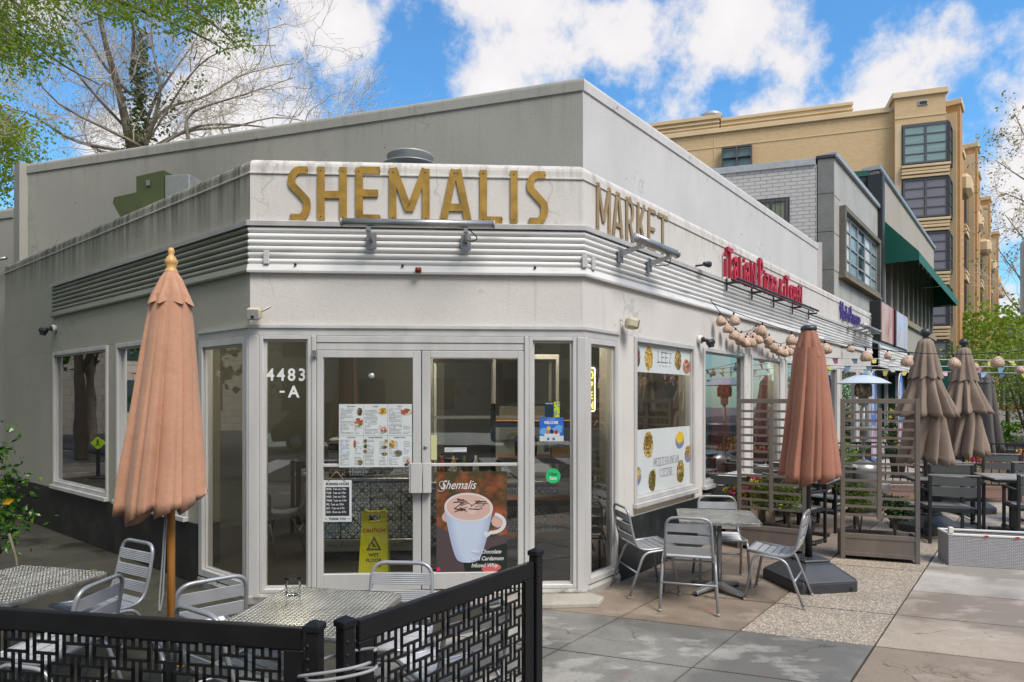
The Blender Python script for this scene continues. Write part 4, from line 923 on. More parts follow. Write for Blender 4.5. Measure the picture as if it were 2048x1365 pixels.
def bar_lamp(label, T, s0, s1, z, outd, br, r=.042, simple=False):
    t = thing('sign_lamp', label, 'lamp', T @ Vector(((s0 + s1) / 2, -outd, z)))
    mb = MB(); mb.tube([(s0, -outd, z), (s1, -outd, z)], r, 16); o = obj('housing', mb, 'steel', t, T)
    for e0, e1 in ((s0 - .004, s0 + .012), (s1 - .012, s1 + .004)): mb = MB(); mb.tube([(e0, -outd, z), (e1, -outd, z)], r + .003, 16); obj('end_cap', mb, 'galv', o, T)
    for s in br:
        mb = MB(); mb.box(s - .045, s + .045, -.062, -.052, z - .19, z - .04, b=.003)
        mb.prism([(-.0, 0), (.0, 0)], 0, 0) if False else None
        mb.add([(s - .012, -.062, z - .07), (s - .012, -.062, z - .13), (s - .012, -outd, z - .045), (s - .012, -outd, z - .075), (s + .012, -.062, z - .07), (s + .012, -.062, z - .13), (s + .012, -outd, z - .045), (s + .012, -outd, z - .075)],
               [(0, 1, 3, 2), (4, 6, 7, 5), (0, 2, 6, 4), (1, 5, 7, 3), (2, 3, 7, 6), (0, 4, 5, 1)])
        mb.box(s - .02, s + .02, -outd - .02, -outd + .03, z - .08, z - .035, b=.004)
        obj('bracket', mb, 'steel' if not simple else 'dark', t, T)
    mb = MB(); s = br[-1]; mb.tube(fillet([(s + .03, -outd, z - .05), (s + .12, -outd + .05, z - .12), (s + .02, -.08, z - .12), (s - .02, -.06, z - .05)], .06), .005, 5); obj('wire', mb, 'blackmatt', t, T)
bar_lamp('long cylindrical steel sign lamp below the gold SHEMALIS letters', FF, .85, 2.18, 3.362, .24, (1.085, 1.93), .034)
bar_lamp('short cylindrical steel sign lamp on brackets below MARKET', FR, .47, 1.40, 3.365, .28, (.60, 1.22), .042)
t = thing('sign_lamp', 'long dark linear sign lamp under the red pizza lettering', 'lamp', FR @ Vector((5.4, -.15, 3.42)))
mb = MB(); mb.box(3.4, 7.45, -.225, -.19, 3.385, 3.420, b=.01); obj('housing', mb, 'dark', t, FR)
mb = MB(); mb.tube([(3.4, -.13, 3.40), (7.45, -.13, 3.40)], .012, 6); obj('wire', mb, 'blackmatt', t, FR)
for s in (3.42, 4.4, 5.4, 6.4, 7.4):
    mb = MB(); mb.box(s - .015, s + .015, -.20, -.05, 3.345, 3.374, b=.003); mb.box(s - .02, s + .02, -.064, -.052, 3.26, 3.42); obj('bracket', mb, 'dark', t, FR)
bar_lamp('cylindrical sign lamp on four brackets below the purple lettering', FR, 11.1, 13.0, 3.46, .25, (10.6, 11.3, 11.9, 12.5), .05)
t = thing('alarm_box', 'small dark red alarm sounder on the trim above the double doors', 'alarm', FF @ Vector((1.503, -.06, 2.99)))
mb = MB(); mb.box(1.475, 1.53, -.085, -.046, 2.965, 3.01, b=.008); obj('body', mb, mat('brown_red_plastic', (.16, .03, .02), .5), t, FF)
mb = MB(); mb.lathe([(.014, 0), (.012, .012), (.0001, .014)], 10, TF(1.503, -.085, 2.988) @ Matrix.Rotation(R_(90), 4, 'X')); obj('button', mb, 'signred', t, FF)

def speaker(label, T, s, z, turn):
    Tt = T @ TF(s, -.10, z) @ Matrix.Rotation(turn, 4, 'Z') @ Matrix.Rotation(R_(12), 4, 'X')
    t = thing('speaker', label, 'speaker', T=Tt)
    mb = MB(); mb.box(-.06, .06, -.07, .05, -.055, .055, b=.022); obj('cabinet', mb, 'cream', t, Tt, bevel=.006)
    mb = MB(); mb.box(-.05, .05, -.078, -.069, -.045, .045, b=.004); g = obj('grille', mb, 'galv', t, Tt)
    mb = MB(); mb.tube([(0, -.079, -.02), (0, -.083, -.02)], .014, 12); obj('emblem', mb, 'dark', g, Tt)
    mb = MB(); mb.tube([(.0, .04, .0), (.05, .10, .02), (.12, .10, .06)], .006, 6); obj('mount_arm', mb, 'steel', t, Tt)
speaker('cream outdoor speaker above the left sidelight', FF, .07, 2.58, R_(6))
speaker('cream outdoor speaker above the right corner pier', FR, .72, 2.585, R_(48))
def camera_dome(label, T, s, z, turn):
    t = thing('security_camera', label, 'camera', T=T @ TF(s, 0, z)); TT = WM[t.name]
    mb = MB(); mb.tube([(0, 0, 0), (0, -.05, 0)], .05, 16); obj('wall_plate', mb, 'white', t, TT)
    mb = MB(); mb.tube([(0, -.05, 0), (0, -.075, .0)], .032, 14); mb.tube([(0, -.06, 0), (turn * .05, -.12, -.02)], .022, 10); obj('joint', mb, 'dark', t, TT)
    Tb = TT @ TF(turn * .06, -.13, -.045) @ Matrix.Rotation(R_(60) * turn, 4, 'Z') @ Matrix.Rotation(R_(-12), 4, 'X')
    mb = MB(); mb.tube([(0, .04, .01), (0, .03, .01), (0, -.05, .01), (0, -.055, .01)], [.03, .036, .036, .030], 16); mb.box(-.028, .028, -.045, .03, -.055, .0, b=.012); b = obj('body', mb, 'dark', t, Tb)
    mb = MB(); mb.tube([(0, -.056, .01), (0, -.060, .01)], .014, 12); obj('lens', mb, 'black', b, Tb)
camera_dome('dark security camera beside the second side window head', FR, 2.62, 2.56, 1)
camera_dome('dark security camera below the left end of louvres', FL, -5.08, 2.80, -1)
for lab, s, z in (('small black spotlight clipped to side wall near far end', 10.2, 2.93), ('tiny spotlight on the fascia between MARKET and red lettering', 2.55, 3.46)):
    t = thing('spotlight', lab, 'light', T=FR @ TF(s, 0, z)); TT = WM[t.name]
    mb = MB(); mb.tube([(0, 0, 0), (0, -.12, 0)], .012, 8); obj('arm', mb, 'dark', t, TT); mb = MB(); mb.tube([(-.05, -.13, .0), (.07, -.14, .01)], [.025, .04], 12); obj('head', mb, 'dark', t, TT)

# ------------------------------------------------------------------ things stuck on or behind the entrance glass
YS = -.004
def sheet(name, label, cat, T, s0, s1, z0, z1, m, y=YS, th=.003, fr=None):
    t = thing(name, label, cat, T=T @ TF(s0, y, z0)); TT = WM[t.name]
    mb = MB(); mb.box(0, s1 - s0, -th, 0, 0, z1 - z0); o = obj('sheet', mb, m, t, TT); return t, TT, o
def lines(mb, x0, x1, z0, z1, n, r, h=.0035, y=-.0045):
    for i in range(n):
        z = z1 - (z1 - z0) * (i + .5) / n; x = x0
        while x < x1 - .008:
            w = r.uniform(.006, .028); e = min(x + w, x1)
            if r.random() < .93: mb.box(x, e, y, -.003, z, z + h)
            x = e + .004
            if r.random() < .06: break
t, TT, o = sheet('menu_poster', 'white food menu of six printed panels taped to the left door', 'menu', FF, .79, 1.441, 1.213, 1.782, 'vinylwhite', y=-.021)
r = random.Random(3); W6, H6 = .651 / 3, .569
heads = ['Main Dishes', 'Entrees', 'Bowls', 'Cold Drinks', 'Breakfast Sandwiches', 'Breakfast Platters']
for c in range(3):
    for rr in range(2):
        x0 = c * W6 + .008; zb = (.285 if rr == 0 else .005); mb = MB(); 
        lines(mb, x0 + .004, x0 + W6 * (.55 if rr == 0 else .40), zb + .01, zb + .245, 19, r); lines(mb, x0 + W6 * .60, x0 + W6 - .02, zb + .01, zb + .09, 6, r)
        if rr == 1: lines(mb, x0 + W6 * .62, x0 + W6 - .02, zb + .11, zb + .23, 8, r)
        obj('small_print', mb, 'inkgrey', t, TT)['kind'] = 'stuff'
        mb = moved(text(heads[c + 3 * rr], .017, .0015, .85, 'CENTER'), TF(x0 + W6 / 2 - .008, -.003, zb + .258)); obj('heading', mb, 'ink', t, TT)
mb = MB(); mb.box(W6 - .001, W6 + .001, -.004, -.003, 0, H6); mb.box(2 * W6 - .001, 2 * W6 + .001, -.004, -.003, 0, H6); mb.box(0, .651, -.0042, -.0031, .283, .285); obj('panel_edges', mb, 'inkgrey', t, TT)
for x, z, rx, rz, m, sh in ((.185, .50, .026, .036, 'food_d', 0), (.175, .405, .040, .040, 'food_c', 1), (.39, .505, .042, .032, 'food_b', 0), (.40, .335, .030, .026, 'food_c', 1), (.60, .50, .052, .030, 'food_c', 1), (.045, .215, .014, .032, 'mugblue', 0), (.14, .21, .012, .038, 'food_c', 0), (.05, .14, .022, .026, 'mugblue', 1), (.19, .045, .022, .024, 'food_d', 1),
                          (.235, .235, .016, .018, 'food_d', 0), (.235, .19, .017, .018, 'food_d', 0), (.235, .145, .018, .016, 'food_d', 0), (.42, .232, .014, .020, 'food_a', 0), (.405, .18, .024, .014, 'food_d', 1), (.405, .118, .026, .014, 'food_d', 1), (.475, .208, .028, .036, 'food_b', 0), (.53, .125, .036, .032, 'bowlblue', 1), (.53, .125, .026, .022, 'food_d', 1), (.62, .05, .018, .022, 'food_c', 1), (.60, .02, .016, .012, 'ink', 1)):
    mb = MB(); ellipse(mb, x, z, rx, rz, -.0052 if m != 'food_d' else -.0056, -.003, n=16 if sh else 7, jag=.08); obj('food_picture', mb, m, t, TT)
# hanging hours sign
t = thing('hours_sign', 'black and white business hours sign hanging on a cord inside left door', 'sign', T=FF @ TF(.647, -.004, .72)); TT = WM[t.name]
mb = MB(); mb.box(0, .252, -.004, 0, 0, .375, b=.001); b = obj('board', mb, 'vinylwhite', t, TT)
mb = MB(); mb.box(.02, .232, -.0055, -.004, .055, .315); obj('black_field', mb, 'ink', b, TT)
obj('title', moved(text('BUSINESS HOURS', .031, .0015, .86, 'CENTER', bold=.0008), TF(.126, -.004, .332)), 'ink', b, TT)
obj('footer', moved(text('THANK YOU', .030, .0015, .9, 'CENTER', bold=.0008), TF(.126, -.004, .018)), 'ink', b, TT)
mb = MB(); ribbon(mb, [(.012, .028), (.034, .028)], .004, -.0055, -.004); ribbon(mb, [(.218, .028), (.240, .028)], .004, -.0055, -.004); obj('arrows', mb, 'ink', b, TT)
for i, s in enumerate(('MON.  7 am -to- 3 Pm', 'TUES.  7 am -to- 3 Pm', 'WED.  7 am -to- 3 Pm', 'THUR.  7 am -to- 3 Pm', 'FRI.  7 am -to- 3 Pm', 'SAT.  7 am -to- 3 Pm', 'SUN.  10 am -to- 4 Pm')):
    obj('hours_line', moved(text(s, .0255, .001, .74, bold=.0004), TF(.028, -.0056, .288 - i * .0345)), 'textwhite', b, TT)
mb = MB(); mb.tube([(.04, -.006, .36), (.118, -.010, .462), (.196, -.006, .36)], .0028, 5); obj('cord', mb, 'woodpale', t, TT)
# chocolate poster
t, TT, o = sheet('drink_poster', 'tall hot chocolate poster with white mug inside the right door', 'poster', FF, 1.661, 2.304, .252, 1.165, 'leafpic', y=-.0005)
mb = MB(); PW, PH = .643, .913
mb.prism([(0.0, 0.0), (PW, 0.0), (PW, .34), (.45, .30), (.12, .36), (0.0, .42)], -.0042, -.003); obj('picture_ground', mb, 'postergrey', t, TT)
mb = MB(); mb.prism([(.26, .0), (.643, .0), (.643, .26), (.50, .22), (.40, .16), (.30, .16), (.24, .12)], -.0050, -.0042); obj('picture_leaf', mb, 'posterdark', t, TT)
mb = MB(); ellipse(mb, .10, .50, .05, .05, -.0045, -.003, jag=.05); ellipse(mb, .56, .46, .06, .06, -.0045, -.003, jag=.05); ellipse(mb, .08, .50, .03, .035, -.005, -.003); obj('picture_berries', mb, 'cream2', t, TT)
mb = MB(); ribbon(mb, arc(.50, .44, .12, .085, 75, -95, 12), .032, -.0068, -.0045); ribbon(mb, [(.50, .36), (.46, .33), (.44, .36)], .03, -.0067, -.0045); obj('picture_handle', mb, mat('printed_mug_white', (.66, .66, .68), .4), t, TT)
def mugx(z_, side):
    f_ = min(1, max(0, (z_ - .10) / .47)); return (.285 - (.085 + .128 * f_ ** .62) if side < 0 else .300 + (.075 + .138 * f_ ** .62))
zz_ = [.10 + .47 * (k / 14) ** 1.4 for k in range(15)]
mb = MB(); mb.prism([(mugx(z_, -1), z_) for z_ in reversed(zz_)] + [(.23, .088), (.29, .082), (.35, .09)] + [(mugx(z_, 1), z_) for z_ in zz_], -.0060, -.003); obj('picture_mug', mb, 'mugblue', t, TT)
for k_, wd_ in enumerate((.075, .05, .028)): mb = MB(); mb.prism([(mugx(z_, -1), z_) for z_ in reversed(zz_)] + [(mugx(z_, -1) + wd_, z_) for z_ in zz_], -.0062 - k_ * .0002, -.006 - k_ * .0002); mb.prism([(mugx(z_, 1) - wd_, z_) for z_ in reversed(zz_)] + [(mugx(z_, 1), z_) for z_ in zz_], -.0062 - k_ * .0002, -.006 - k_ * .0002); obj('picture_mug_side', mb, mat('printed_mug_tint_%s' % 'abc'[k_], ((.49, .57, .72), (.45, .52, .68), (.41, .47, .63))[k_], .4), t, TT)['kind'] = 'stuff'
mb = MB(); ellipse(mb, .293, .585, .222, .135, -.0070, -.0060, n=36, rot=-.06); obj('picture_rim', mb, mat('printed_rim', (.66, .62, .62), .4), t, TT)
mb = MB(); ellipse(mb, .293, .588, .200, .116, -.0075, -.0070, n=36, rot=-.06); obj('picture_cocoa', mb, 'cream2', t, TT)
mb = MB()
for k in range(16): a = rnd.uniform(0, 6.28); q = rnd.uniform(0, .8); ellipse(mb, .293 + .17 * q * math.cos(a), .588 + .095 * q * math.sin(a), rnd.uniform(.015, .04), rnd.uniform(.01, .025), -.0078 - k * .00002, -.0075, n=10)
obj('picture_foam', mb, mat('printed_foam', (.66, .50, .44), .4), t, TT)
mb = MB()
for k in range(26):
    a = rnd.uniform(-.6, .7); x, z = rnd.uniform(.17, .42), rnd.uniform(.55, .66); Lh = rnd.uniform(.015, .06)
    ribbon(mb, [(x - Lh * math.cos(a), z - Lh * math.sin(a)), (x + Lh * math.cos(a), z + Lh * math.sin(a))], rnd.uniform(.004, .010), -.0082 - k * .00003, -.0078)
obj('picture_chocolate', mb, 'choc', t, TT)
mb = MB(); ellipse(mb, .50, .03, .09, .035, -.0055, -.0050, rot=.1); obj('picture_petal', mb, 'pinkpetal', t, TT)
mb = MB(); ellipse(mb, .018, .025, .018, .018, -.0055, -.003); obj('picture_spot', mb, mat('magenta_spot', (.8, .02, .15), .4), t, TT)
obj('script_title', moved(text('Shemalis', .115, .0015, .80, shear=.45), TF(.035, -.0045, .755)), 'textwhite', t, TT)
mb = MB(); ribbon(mb, arc(.055, .80, .030, .028, 80, 330, 10) + arc(.04, .765, .035, .03, 60, -150, 8), [.004] * 20, -.0052, -.0045); obj('script_flourish', mb, 'textwhite', t, TT)
for i, s in enumerate(('Hot Chocolate', 'with Cardamom', 'Infused Whip')): obj('caption', moved(text(s, .052, .0015, .86, shear=.3, bold=.0004), TF(.315, -.0095, .165 - i * .062)), 'textwhite', t, TT)
# address on the sidelight
t = thing('address_lettering', 'white address numerals 4483 - A on left sidelight glass', 'sign', T=FF @ TF(.31, .033, 1.92)); TT = WM[t.name]
for i, ch in enumerate('4483'): obj('numeral', moved(text(ch, .155, .002, .92, 'CENTER', bold=.003), TF(-.142 + i * .094, 0, .075)), 'textwhite', t, TT)
obj('letter_a', moved(text('A', .145, .002, .95, 'CENTER', bold=.004), TF(.065, 0, -.075)), 'textwhite', t, TT)
mb = MB(); mb.box(-.06, -.015, -.002, 0, -.035, -.018); obj('dash', mb, 'textwhite', t, TT)
mb = MB(); mb.box(.13, .50, .5, .51, 1.55, 1.565); 
# stickers on the right sidelight
t, TT, o = sheet('window_sticker', 'navy and lime visitor sticker above the blue WELCOME sticker', 'sticker', FF, 2.655, 2.793, 1.66, 1.802, 'navy', y=.033)
mb = MB(); mb.box(.085, .138, -.0042, -.003, 0, .142); obj('lime_strip', mb, 'lime', t, TT)
mb = MB()
for k in range(14): ellipse(mb, rnd.uniform(.092, .132), rnd.uniform(.008, .134), .006, .008, -.005 - k * .00002, -.0042, n=8)
obj('strip_shapes', mb, 'welcomeblue', t, TT); obj('title', moved(text('EXPLORE', .019, .001, .85, 'CENTER'), TF(.042, -.003, .12)), 'textwhite', t, TT)
t, TT, o = sheet('window_sticker', 'square blue WELCOME sticker with drawn people on right sidelight', 'sticker', FF, 2.607, 2.83, 1.437, 1.657, 'welcomeblue', y=.033)
mb = MB(); mb.box(0, .223, -.0042, -.003, 0, .05); obj('pale_footer', mb, 'welcomepale', t, TT)
mb = MB(); ellipse(mb, .045, .09, .045, .035, -.0040, -.003, jag=.1, n=12); ellipse(mb, .16, .10, .05, .035, -.0041, -.003, jag=.1, n=12); ellipse(mb, .18, .13, .035, .02, -.0039, -.003, jag=.1); obj('light_shapes', mb, 'welcomelight', t, TT)
for x, z, m in ((.085, .12, 'hairyellow'), (.075, .085, 'skin'), (.115, .088, 'navy'), (.155, .085, 'signred')):
    mb = MB(); ellipse(mb, x, z, .018, .020, -.0052, -.0042, n=12); obj('drawn_head', mb, m, t, TT)
mb = MB(); ellipse(mb, .07, .06, .026, .022, -.0048, -.0042, n=12); ellipse(mb, .115, .06, .022, .022, -.0049, -.0042, n=12); ellipse(mb, .16, .06, .026, .02, -.0047, -.0042, n=12); obj('drawn_bodies', mb, 'vinylwhite', t, TT)
obj('title', moved(text('WELCOME', .040, .001, .68, 'CENTER', bold=.001), TF(.108, -.003, .160)), 'textwhite', t, TT)
obj('small_title', moved(text('ALWAYS', .014, .001, 1, 'CENTER', space=1.5), TF(.108, -.003, .200)), 'textwhite', t, TT)
mb = MB(); ellipse(mb, .08, .022, .012, .012, -.005, -.0042); mb.box(.12, .142, -.005, -.0042, .011, .033); obj('footer_marks', mb, 'welcomeblue', t, TT)
t = thing('window_sticker', 'round green food delivery sticker on right sidelight', 'sticker', T=FF @ TF(2.733, .033, 1.117)); TT = WM[t.name]
mb = MB(); ellipse(mb, 0, 0, .068, .068, -.003, 0, n=32); obj('disc', mb, 'ubergreen', t, TT)
obj('upper_word', moved(text('Uber', .040, .001, 1, 'CENTER', bold=.0006), TF(0, -.003, .004)), 'ink', t, TT); obj('lower_word', moved(text('Eats', .040, .001, 1, 'CENTER', bold=.0006), TF(0, -.003, -.034)), 'textwhite', t, TT)
t, TT, o = sheet('paper_note', 'pale yellow paper note behind right door beside the lock', 'note', FF, 1.612, 1.665, 1.275, 1.50, 'notepaper', y=-.001)
t, TT, o = sheet('paper_label', 'small white strip label on the right door glass', 'label', FF, 1.735, 1.935, 1.345, 1.385, 'vinylwhite', y=-.001)
mb = MB(); lines(mb, .01, .19, .008, .034, 2, r); obj('small_print', mb, 'inkgrey', t, TT)['kind'] = 'stuff'
t = thing('suction_hook', 'round clear suction cup on left door glass', 'hook', T=FF @ TF(1.075, .004, 2.035)); TT = WM[t.name]
mb = MB(); mb.lathe([(.028, 0), (.022, .006), (.008, .012), (.0001, .012)], 16, Matrix.Rotation(R_(90), 4, 'X')); obj('cup', mb, 'galv', t, TT)
# OPEN neon behind the right sidelight
t = thing('open_sign', 'lit vertical yellow OPEN neon sign in the corner sidelight', 'sign', T=FR @ TF(.30, .10, 1.92)); TT = WM[t.name]
mb = MB(); mb.box(-.085, .085, .012, .018, -.235, .235, b=.002); obj('clear_backing', mb, mat('smoky_backing', (.25, .22, .12), .3), t, TT)
mb = MB(); mb.tube(fillet([(-.07, 0, -.21), (.07, 0, -.21), (.07, 0, .21), (-.07, 0, .21)], .025, 4, True), .0065, 6, closed=True); obj('border_tube', mb, 'neonwhite', t, TT)
for i, ch in enumerate('OPEN'): obj('neon_letter', moved(text(ch, .10, .006, .85, 'CENTER', bold=.0005), TF(0, -.002, .105 - i * .097)), 'neon', t, TT)
mb = MB(); mb.tube(fillet([(0, .01, -.21), (0, .02, -.33), (.08, .02, -.36), (.12, .0, -.30)], .05), .003, 5); obj('wire', mb, 'white', t, TT)
for nm, s, z, mm in (('oval blue and red neon sign in the window past the rust umbrella', 8.75, 1.98, 'neonblue'), ('lower oval red neon sign in the same far window', 8.75, 1.55, 'neonred')):
    t = thing('open_sign', nm, 'sign', T=FR @ TF(s, .10, z)); TT = WM[t.name]
    mb = MB(); ellipse(mb, 0, 0, .33, .19, .012, .02, n=28); obj('backing', mb, 'blackmatt', t, TT)
    mb = MB(); mb.tube([(.29 * math.cos(a * .2244), 0, .15 * math.sin(a * .2244)) for a in range(28)], .012, 6, closed=True); obj('border_tube', mb, mm, t, TT)
    obj('neon_letter', moved(text('OPEN', .14, .006, .9, 'CENTER'), TF(0, -.004, -.05)), 'neonred' if mm == 'neonblue' else 'neongreen', t, TT)
# cuisine window vinyl
def vinyl(z0, z1, label):
    t = thing('window_vinyl', label, 'window graphic', T=FR @ TF(1.02, .030, 0)); TT = WM[t.name]
    mb = MB(); mb.box(0, 1.43, -.003, 0, z0, z1); obj('sheet', mb, 'vinylwhite', t, TT); return t, TT
t, TT = vinyl(2.115, 2.424, 'white window vinyl with LEEZ lettering and salads, upper strip')
def food(t, TT, x, z, rx, rz, m, base=None, n=12):
    if base: mb = MB(); ellipse(mb, x, z - rz * .25, rx * 1.08, rz * .95, -.0042, -.003, n=24); obj('bowl_picture', mb, base, t, TT)
    mb = MB(); ellipse(mb, x, z + (rz * .15 if base else 0), rx * .95, rz * (.7 if base else 1), -.0052, -.0042 if base else -.003, n=n, jag=.06); obj('food_picture', mb, m, t, TT)
food(t, TT, .07, 2.27, .08, .11, 'food_d'); food(t, TT, .09, 2.27, .05, .09, 'food_c'); food(t, TT, .34, 2.27, .10, .13, 'food_b', n=24); food(t, TT, 1.08, 2.28, .10, .12, 'food_a'); food(t, TT, 1.08, 2.23, .08, .05, 'food_b'); food(t, TT, 1.32, 2.23, .10, .085, 'food_c', 'bowlbrown', 20)
x = .56
for ch in 'LEEZ': o = place_letter(t, TT, ch, x, x + .075, 2.235, 2.355, .007, 'ink', .001, .003, False, .10); x += .092
obj('small_title', moved(text('MED FOOD', .022, .001, 1, 'CENTER', space=1.3), TF(.735, -.003, 2.19)), 'inkgrey', t, TT)
mb = MB(); mb.box(.58, .64, -.004, -.003, 2.196, 2.199); mb.box(.83, .89, -.004, -.003, 2.196, 2.199); obj('rules', mb, 'ink', t, TT)
t, TT = vinyl(.815, 1.50, 'white window vinyl with MEDITERRANEAN CUISINE lettering and dishes')
food(t, TT, .33, 1.33, .12, .15, 'food_a'); food(t, TT, .33, 1.37, .08, .07, 'food_b'); food(t, TT, 1.13, 1.36, .11, .10, 'soup', 'bowlblue', 24); food(t, TT, .07, 1.03, .09, .10, 'food_b', 'bowlblue', 20); food(t, TT, .42, .93, .09, .12, 'food_d'); food(t, TT, .46, .97, .05, .09, 'food_a'); food(t, TT, 1.15, .97, .11, .14, 'food_a'); food(t, TT, 1.13, .91, .08, .07, 'food_b'); food(t, TT, 1.36, 1.18, .09, .10, 'food_c', 'bowlblue', 20)
mb = MB(); ellipse(mb, 1.36, 1.21, .07, .05, -.006, -.0052, n=14, jag=.08); obj('food_picture', mb, 'food_a', t, TT)
def word_(t, TT, s, x, z, h, w, gap, st):
    for ch in s:
        ww = w * {'M': 1.35, 'I': .35, 'E': .85, 'N': 1.1}.get(ch, 1)
        place_letter(t, TT, ch, x, x + ww, z, z + h, st, 'inkgrey', .001, .003, False, .07); x += ww + gap
word_(t, TT, 'MEDITERRANEAN', .46, 1.085, .085, .038, .014, .0065); word_(t, TT, 'CUISINE', .60, .955, .085, .045, .014, .0065)

# feather flags and bright film in the far windows
for k, (s, o_, m2) in enumerate(((10.75, .5, 'blue feather flag nearest the last shop windows'), (12.6, .75, 'blue feather flag at the far end of shop wall'))):
    t = thing('feather_flag', m2 + ' with pale swirls', 'flag', T=FR @ TF(s, -o_, 0)); TT = WM[t.name]
    mb = MB(); mb.tube(fillet([(-.28, 0, 0), (-.28, 0, 2.1), (-.15, 0, 2.42), (.25, 0, 2.44)], .3, 8), .012, 6); obj('pole', mb, 'white', t, TT)
    prof = [(-.26, .55), (.28, .45), (.30, 1.9), (.28, 2.25), (.12, 2.42), (-.1, 2.40), (-.22, 2.22), (-.26, 1.9)]
    mb = MB(); mb.prism(prof, -.008, .008); obj('banner', mb, 'flagblue', t, TT)
    mb = MB(); mb.prism([(-.22, .60), (.24, .52), (.25, 1.25), (-.22, 1.25)], -.011, -.008); obj('lower_print', mb, mat('pink_drip_print', (.62, .62, .66), .6, col2=(.45, .15, .32), c2=.48, c2s=9, stretch=(1, 1, .25)), t, TT)
    mb = MB(); ellipse(mb, -.04, 1.85, .15, .38, -.0105, -.008, n=20); obj('swirl_print', mb, 'flaglight', t, TT)
    for i, ch in enumerate('BOBA'): obj('banner_stripe', moved((lambda b: (b.box(-.10, .06, -.014, -.0105, 2.1 - i * .16, 2.16 - i * .16), b)[1])(MB()), I4), 'vinylwhite', t, TT)
    mb = MB(); mb.box(-.42, -.14, -.15, .15, 0, .05, b=.01); obj('foot', mb, 'dark', t, TT)

# ------------------------------------------------------------------ umbrellas
def canopy(rings, n, seed, hem=.05, tilt=0., fold=.42, res=144, sharp=.75, close=True, twist=.0, wrap=False, lean=0.):
    """rings: (z, r). n folds with rounded lobes and sharp creases between them"""
    r = random.Random(seed); amp = [r.uniform(.78, 1.18) for _ in range(n)]; ph = r.uniform(0, 6.28)
    edges = [0]
    for _ in range(n): edges.append(edges[-1] + r.uniform(.7, 1.3))
    tot = edges[-1]; mb = MB(); vs = []; fs = []; m = len(rings)
    sw = [r.uniform(-.25, .25) for _ in range(n)]
    def lobe(th):
        u = (th % (2 * math.pi)) / (2 * math.pi) * tot
        for i in range(n):
            if u <= edges[i + 1]: return i, (u - edges[i]) / (edges[i + 1] - edges[i])
        return n - 1, 1.
    ztop, zbot = rings[0][0], rings[-1][0]
    for j, (z, R) in enumerate(rings):
        f = (ztop - z) / (ztop - zbot)
        for k in range(res):
            th = 2 * math.pi * k / res; i, u = lobe(th + ph + twist * f)
            u2 = min(1, max(0, u + sw[i] * f * math.sin(math.pi * u)))
            if wrap:
                q_ = min(1, u / .88); s = (q_ ** .5) if u < .88 else max(0, 1 - ((u - .88) / .12)) ** .6
                s = s * (1 - (.34 if i % 2 else .16) * math.exp(-((u - .5 - sw[i] * .5) / .055) ** 2) * min(1, f * 1.6))
            else: s = .55 * math.sin(math.pi * u2) ** sharp + .45 * (1 - abs(2 * u2 - 1) ** 1.1)
            fd = fold * min(1, .25 + 1.1 * f)
            rad = R * ((1 - fd) + fd * s * (1 + (amp[i] - 1) * f)) * (1 + .02 * math.sin(9 * f + i * 2.1) * f)
            zz = z
            if j == m - 1: zz = z + hem * ((.5 - s) * (1 if i % 2 else .7) if not wrap else (u - .5) * (1.2 if i % 2 else .5)) + tilt * math.cos(th - .8)
            elif j == m - 2: zz = z + .5 * (hem * (.5 - s) * .5 + tilt * math.cos(th - .8))
            vs.append((rad * math.cos(th) + lean * f, rad * math.sin(th), zz))
    for j in range(m - 1):
        for k in range(res): fs.append((j * res + k, j * res + (k + 1) % res, (j + 1) * res + (k + 1) % res, (j + 1) * res + k))
    if close:
        o = len(vs)
        for q, (rr, dz) in enumerate(((.72, .012), (.5, .05), (.12, .16))):
            for k in range(res):
                x, y, z = vs[(m - 1) * res + k]; vs.append((x * rr, y * rr, z + dz))
        for q in range(3):
            a = (m - 1) * res if q == 0 else o + (q - 1) * res; b = o + q * res
            for k in range(res): fs.append((a + k, a + (k + 1) % res, b + (k + 1) % res, b + k))
    mb.smooth = True; mb.add(vs, fs); return mb
def interp(a, b, n, p=1.): return [(a[0] + (b[0] - a[0]) * i / n, a[1] + (b[1] - a[1]) * (i / n) ** p) for i in range(n + 1)]
def hooked(t, TT, mb, nm, m): return obj(nm, mb, m, t, TT, fix=False)
t = thing('patio_umbrella', 'folded salmon canvas umbrella on a varnished wooden pole at left', 'umbrella', (-1.80, 3.45, -.004)); TT = WM[t.name]
hooked(t, TT, canopy(interp((2.38, .094), (1.27, .232), 20, .9), 7, 11, lean=-.045, hem=.07, tilt=.05, fold=.30, res=240, wrap=True, twist=.15), 'canopy', 'salmon')
hooked(t, TT, canopy(interp((2.505, .030), (2.47, .055), 3) + interp((2.47, .055), (2.335, .118), 8)[1:], 9, 5, hem=.03, fold=.26, res=216, close=False), 'vent_hood', 'salmon')
mb = MB(); mb.tube([(0, 0, .1), (0, 0, 2.48)], .0195, 14); obj('pole', mb, 'wood', t, TT)
mb = MB(); mb.lathe([(.030, 2.490), (.034, 2.500), (.030, 2.515), (.022, 2.525), (.030, 2.545), (.034, 2.560), (.022, 2.580), (.012, 2.595), (.017, 2.610), (.012, 2.630), (.0001, 2.633)], 18); obj('finial', mb, 'woodpale', t, TT)
mb = MB(); mb.tube(fillet([(-.02, -.02, 1.25), (-.03, -.03, 1.0), (-.045, -.035, .78), (-.045, -.035, .70), (-.028, -.03, .80), (-.02, -.02, 1.1), (-.01, -.02, 1.24)], .03, 3), .0045, 5); obj('pull_cord', mb, 'galv', t, TT)
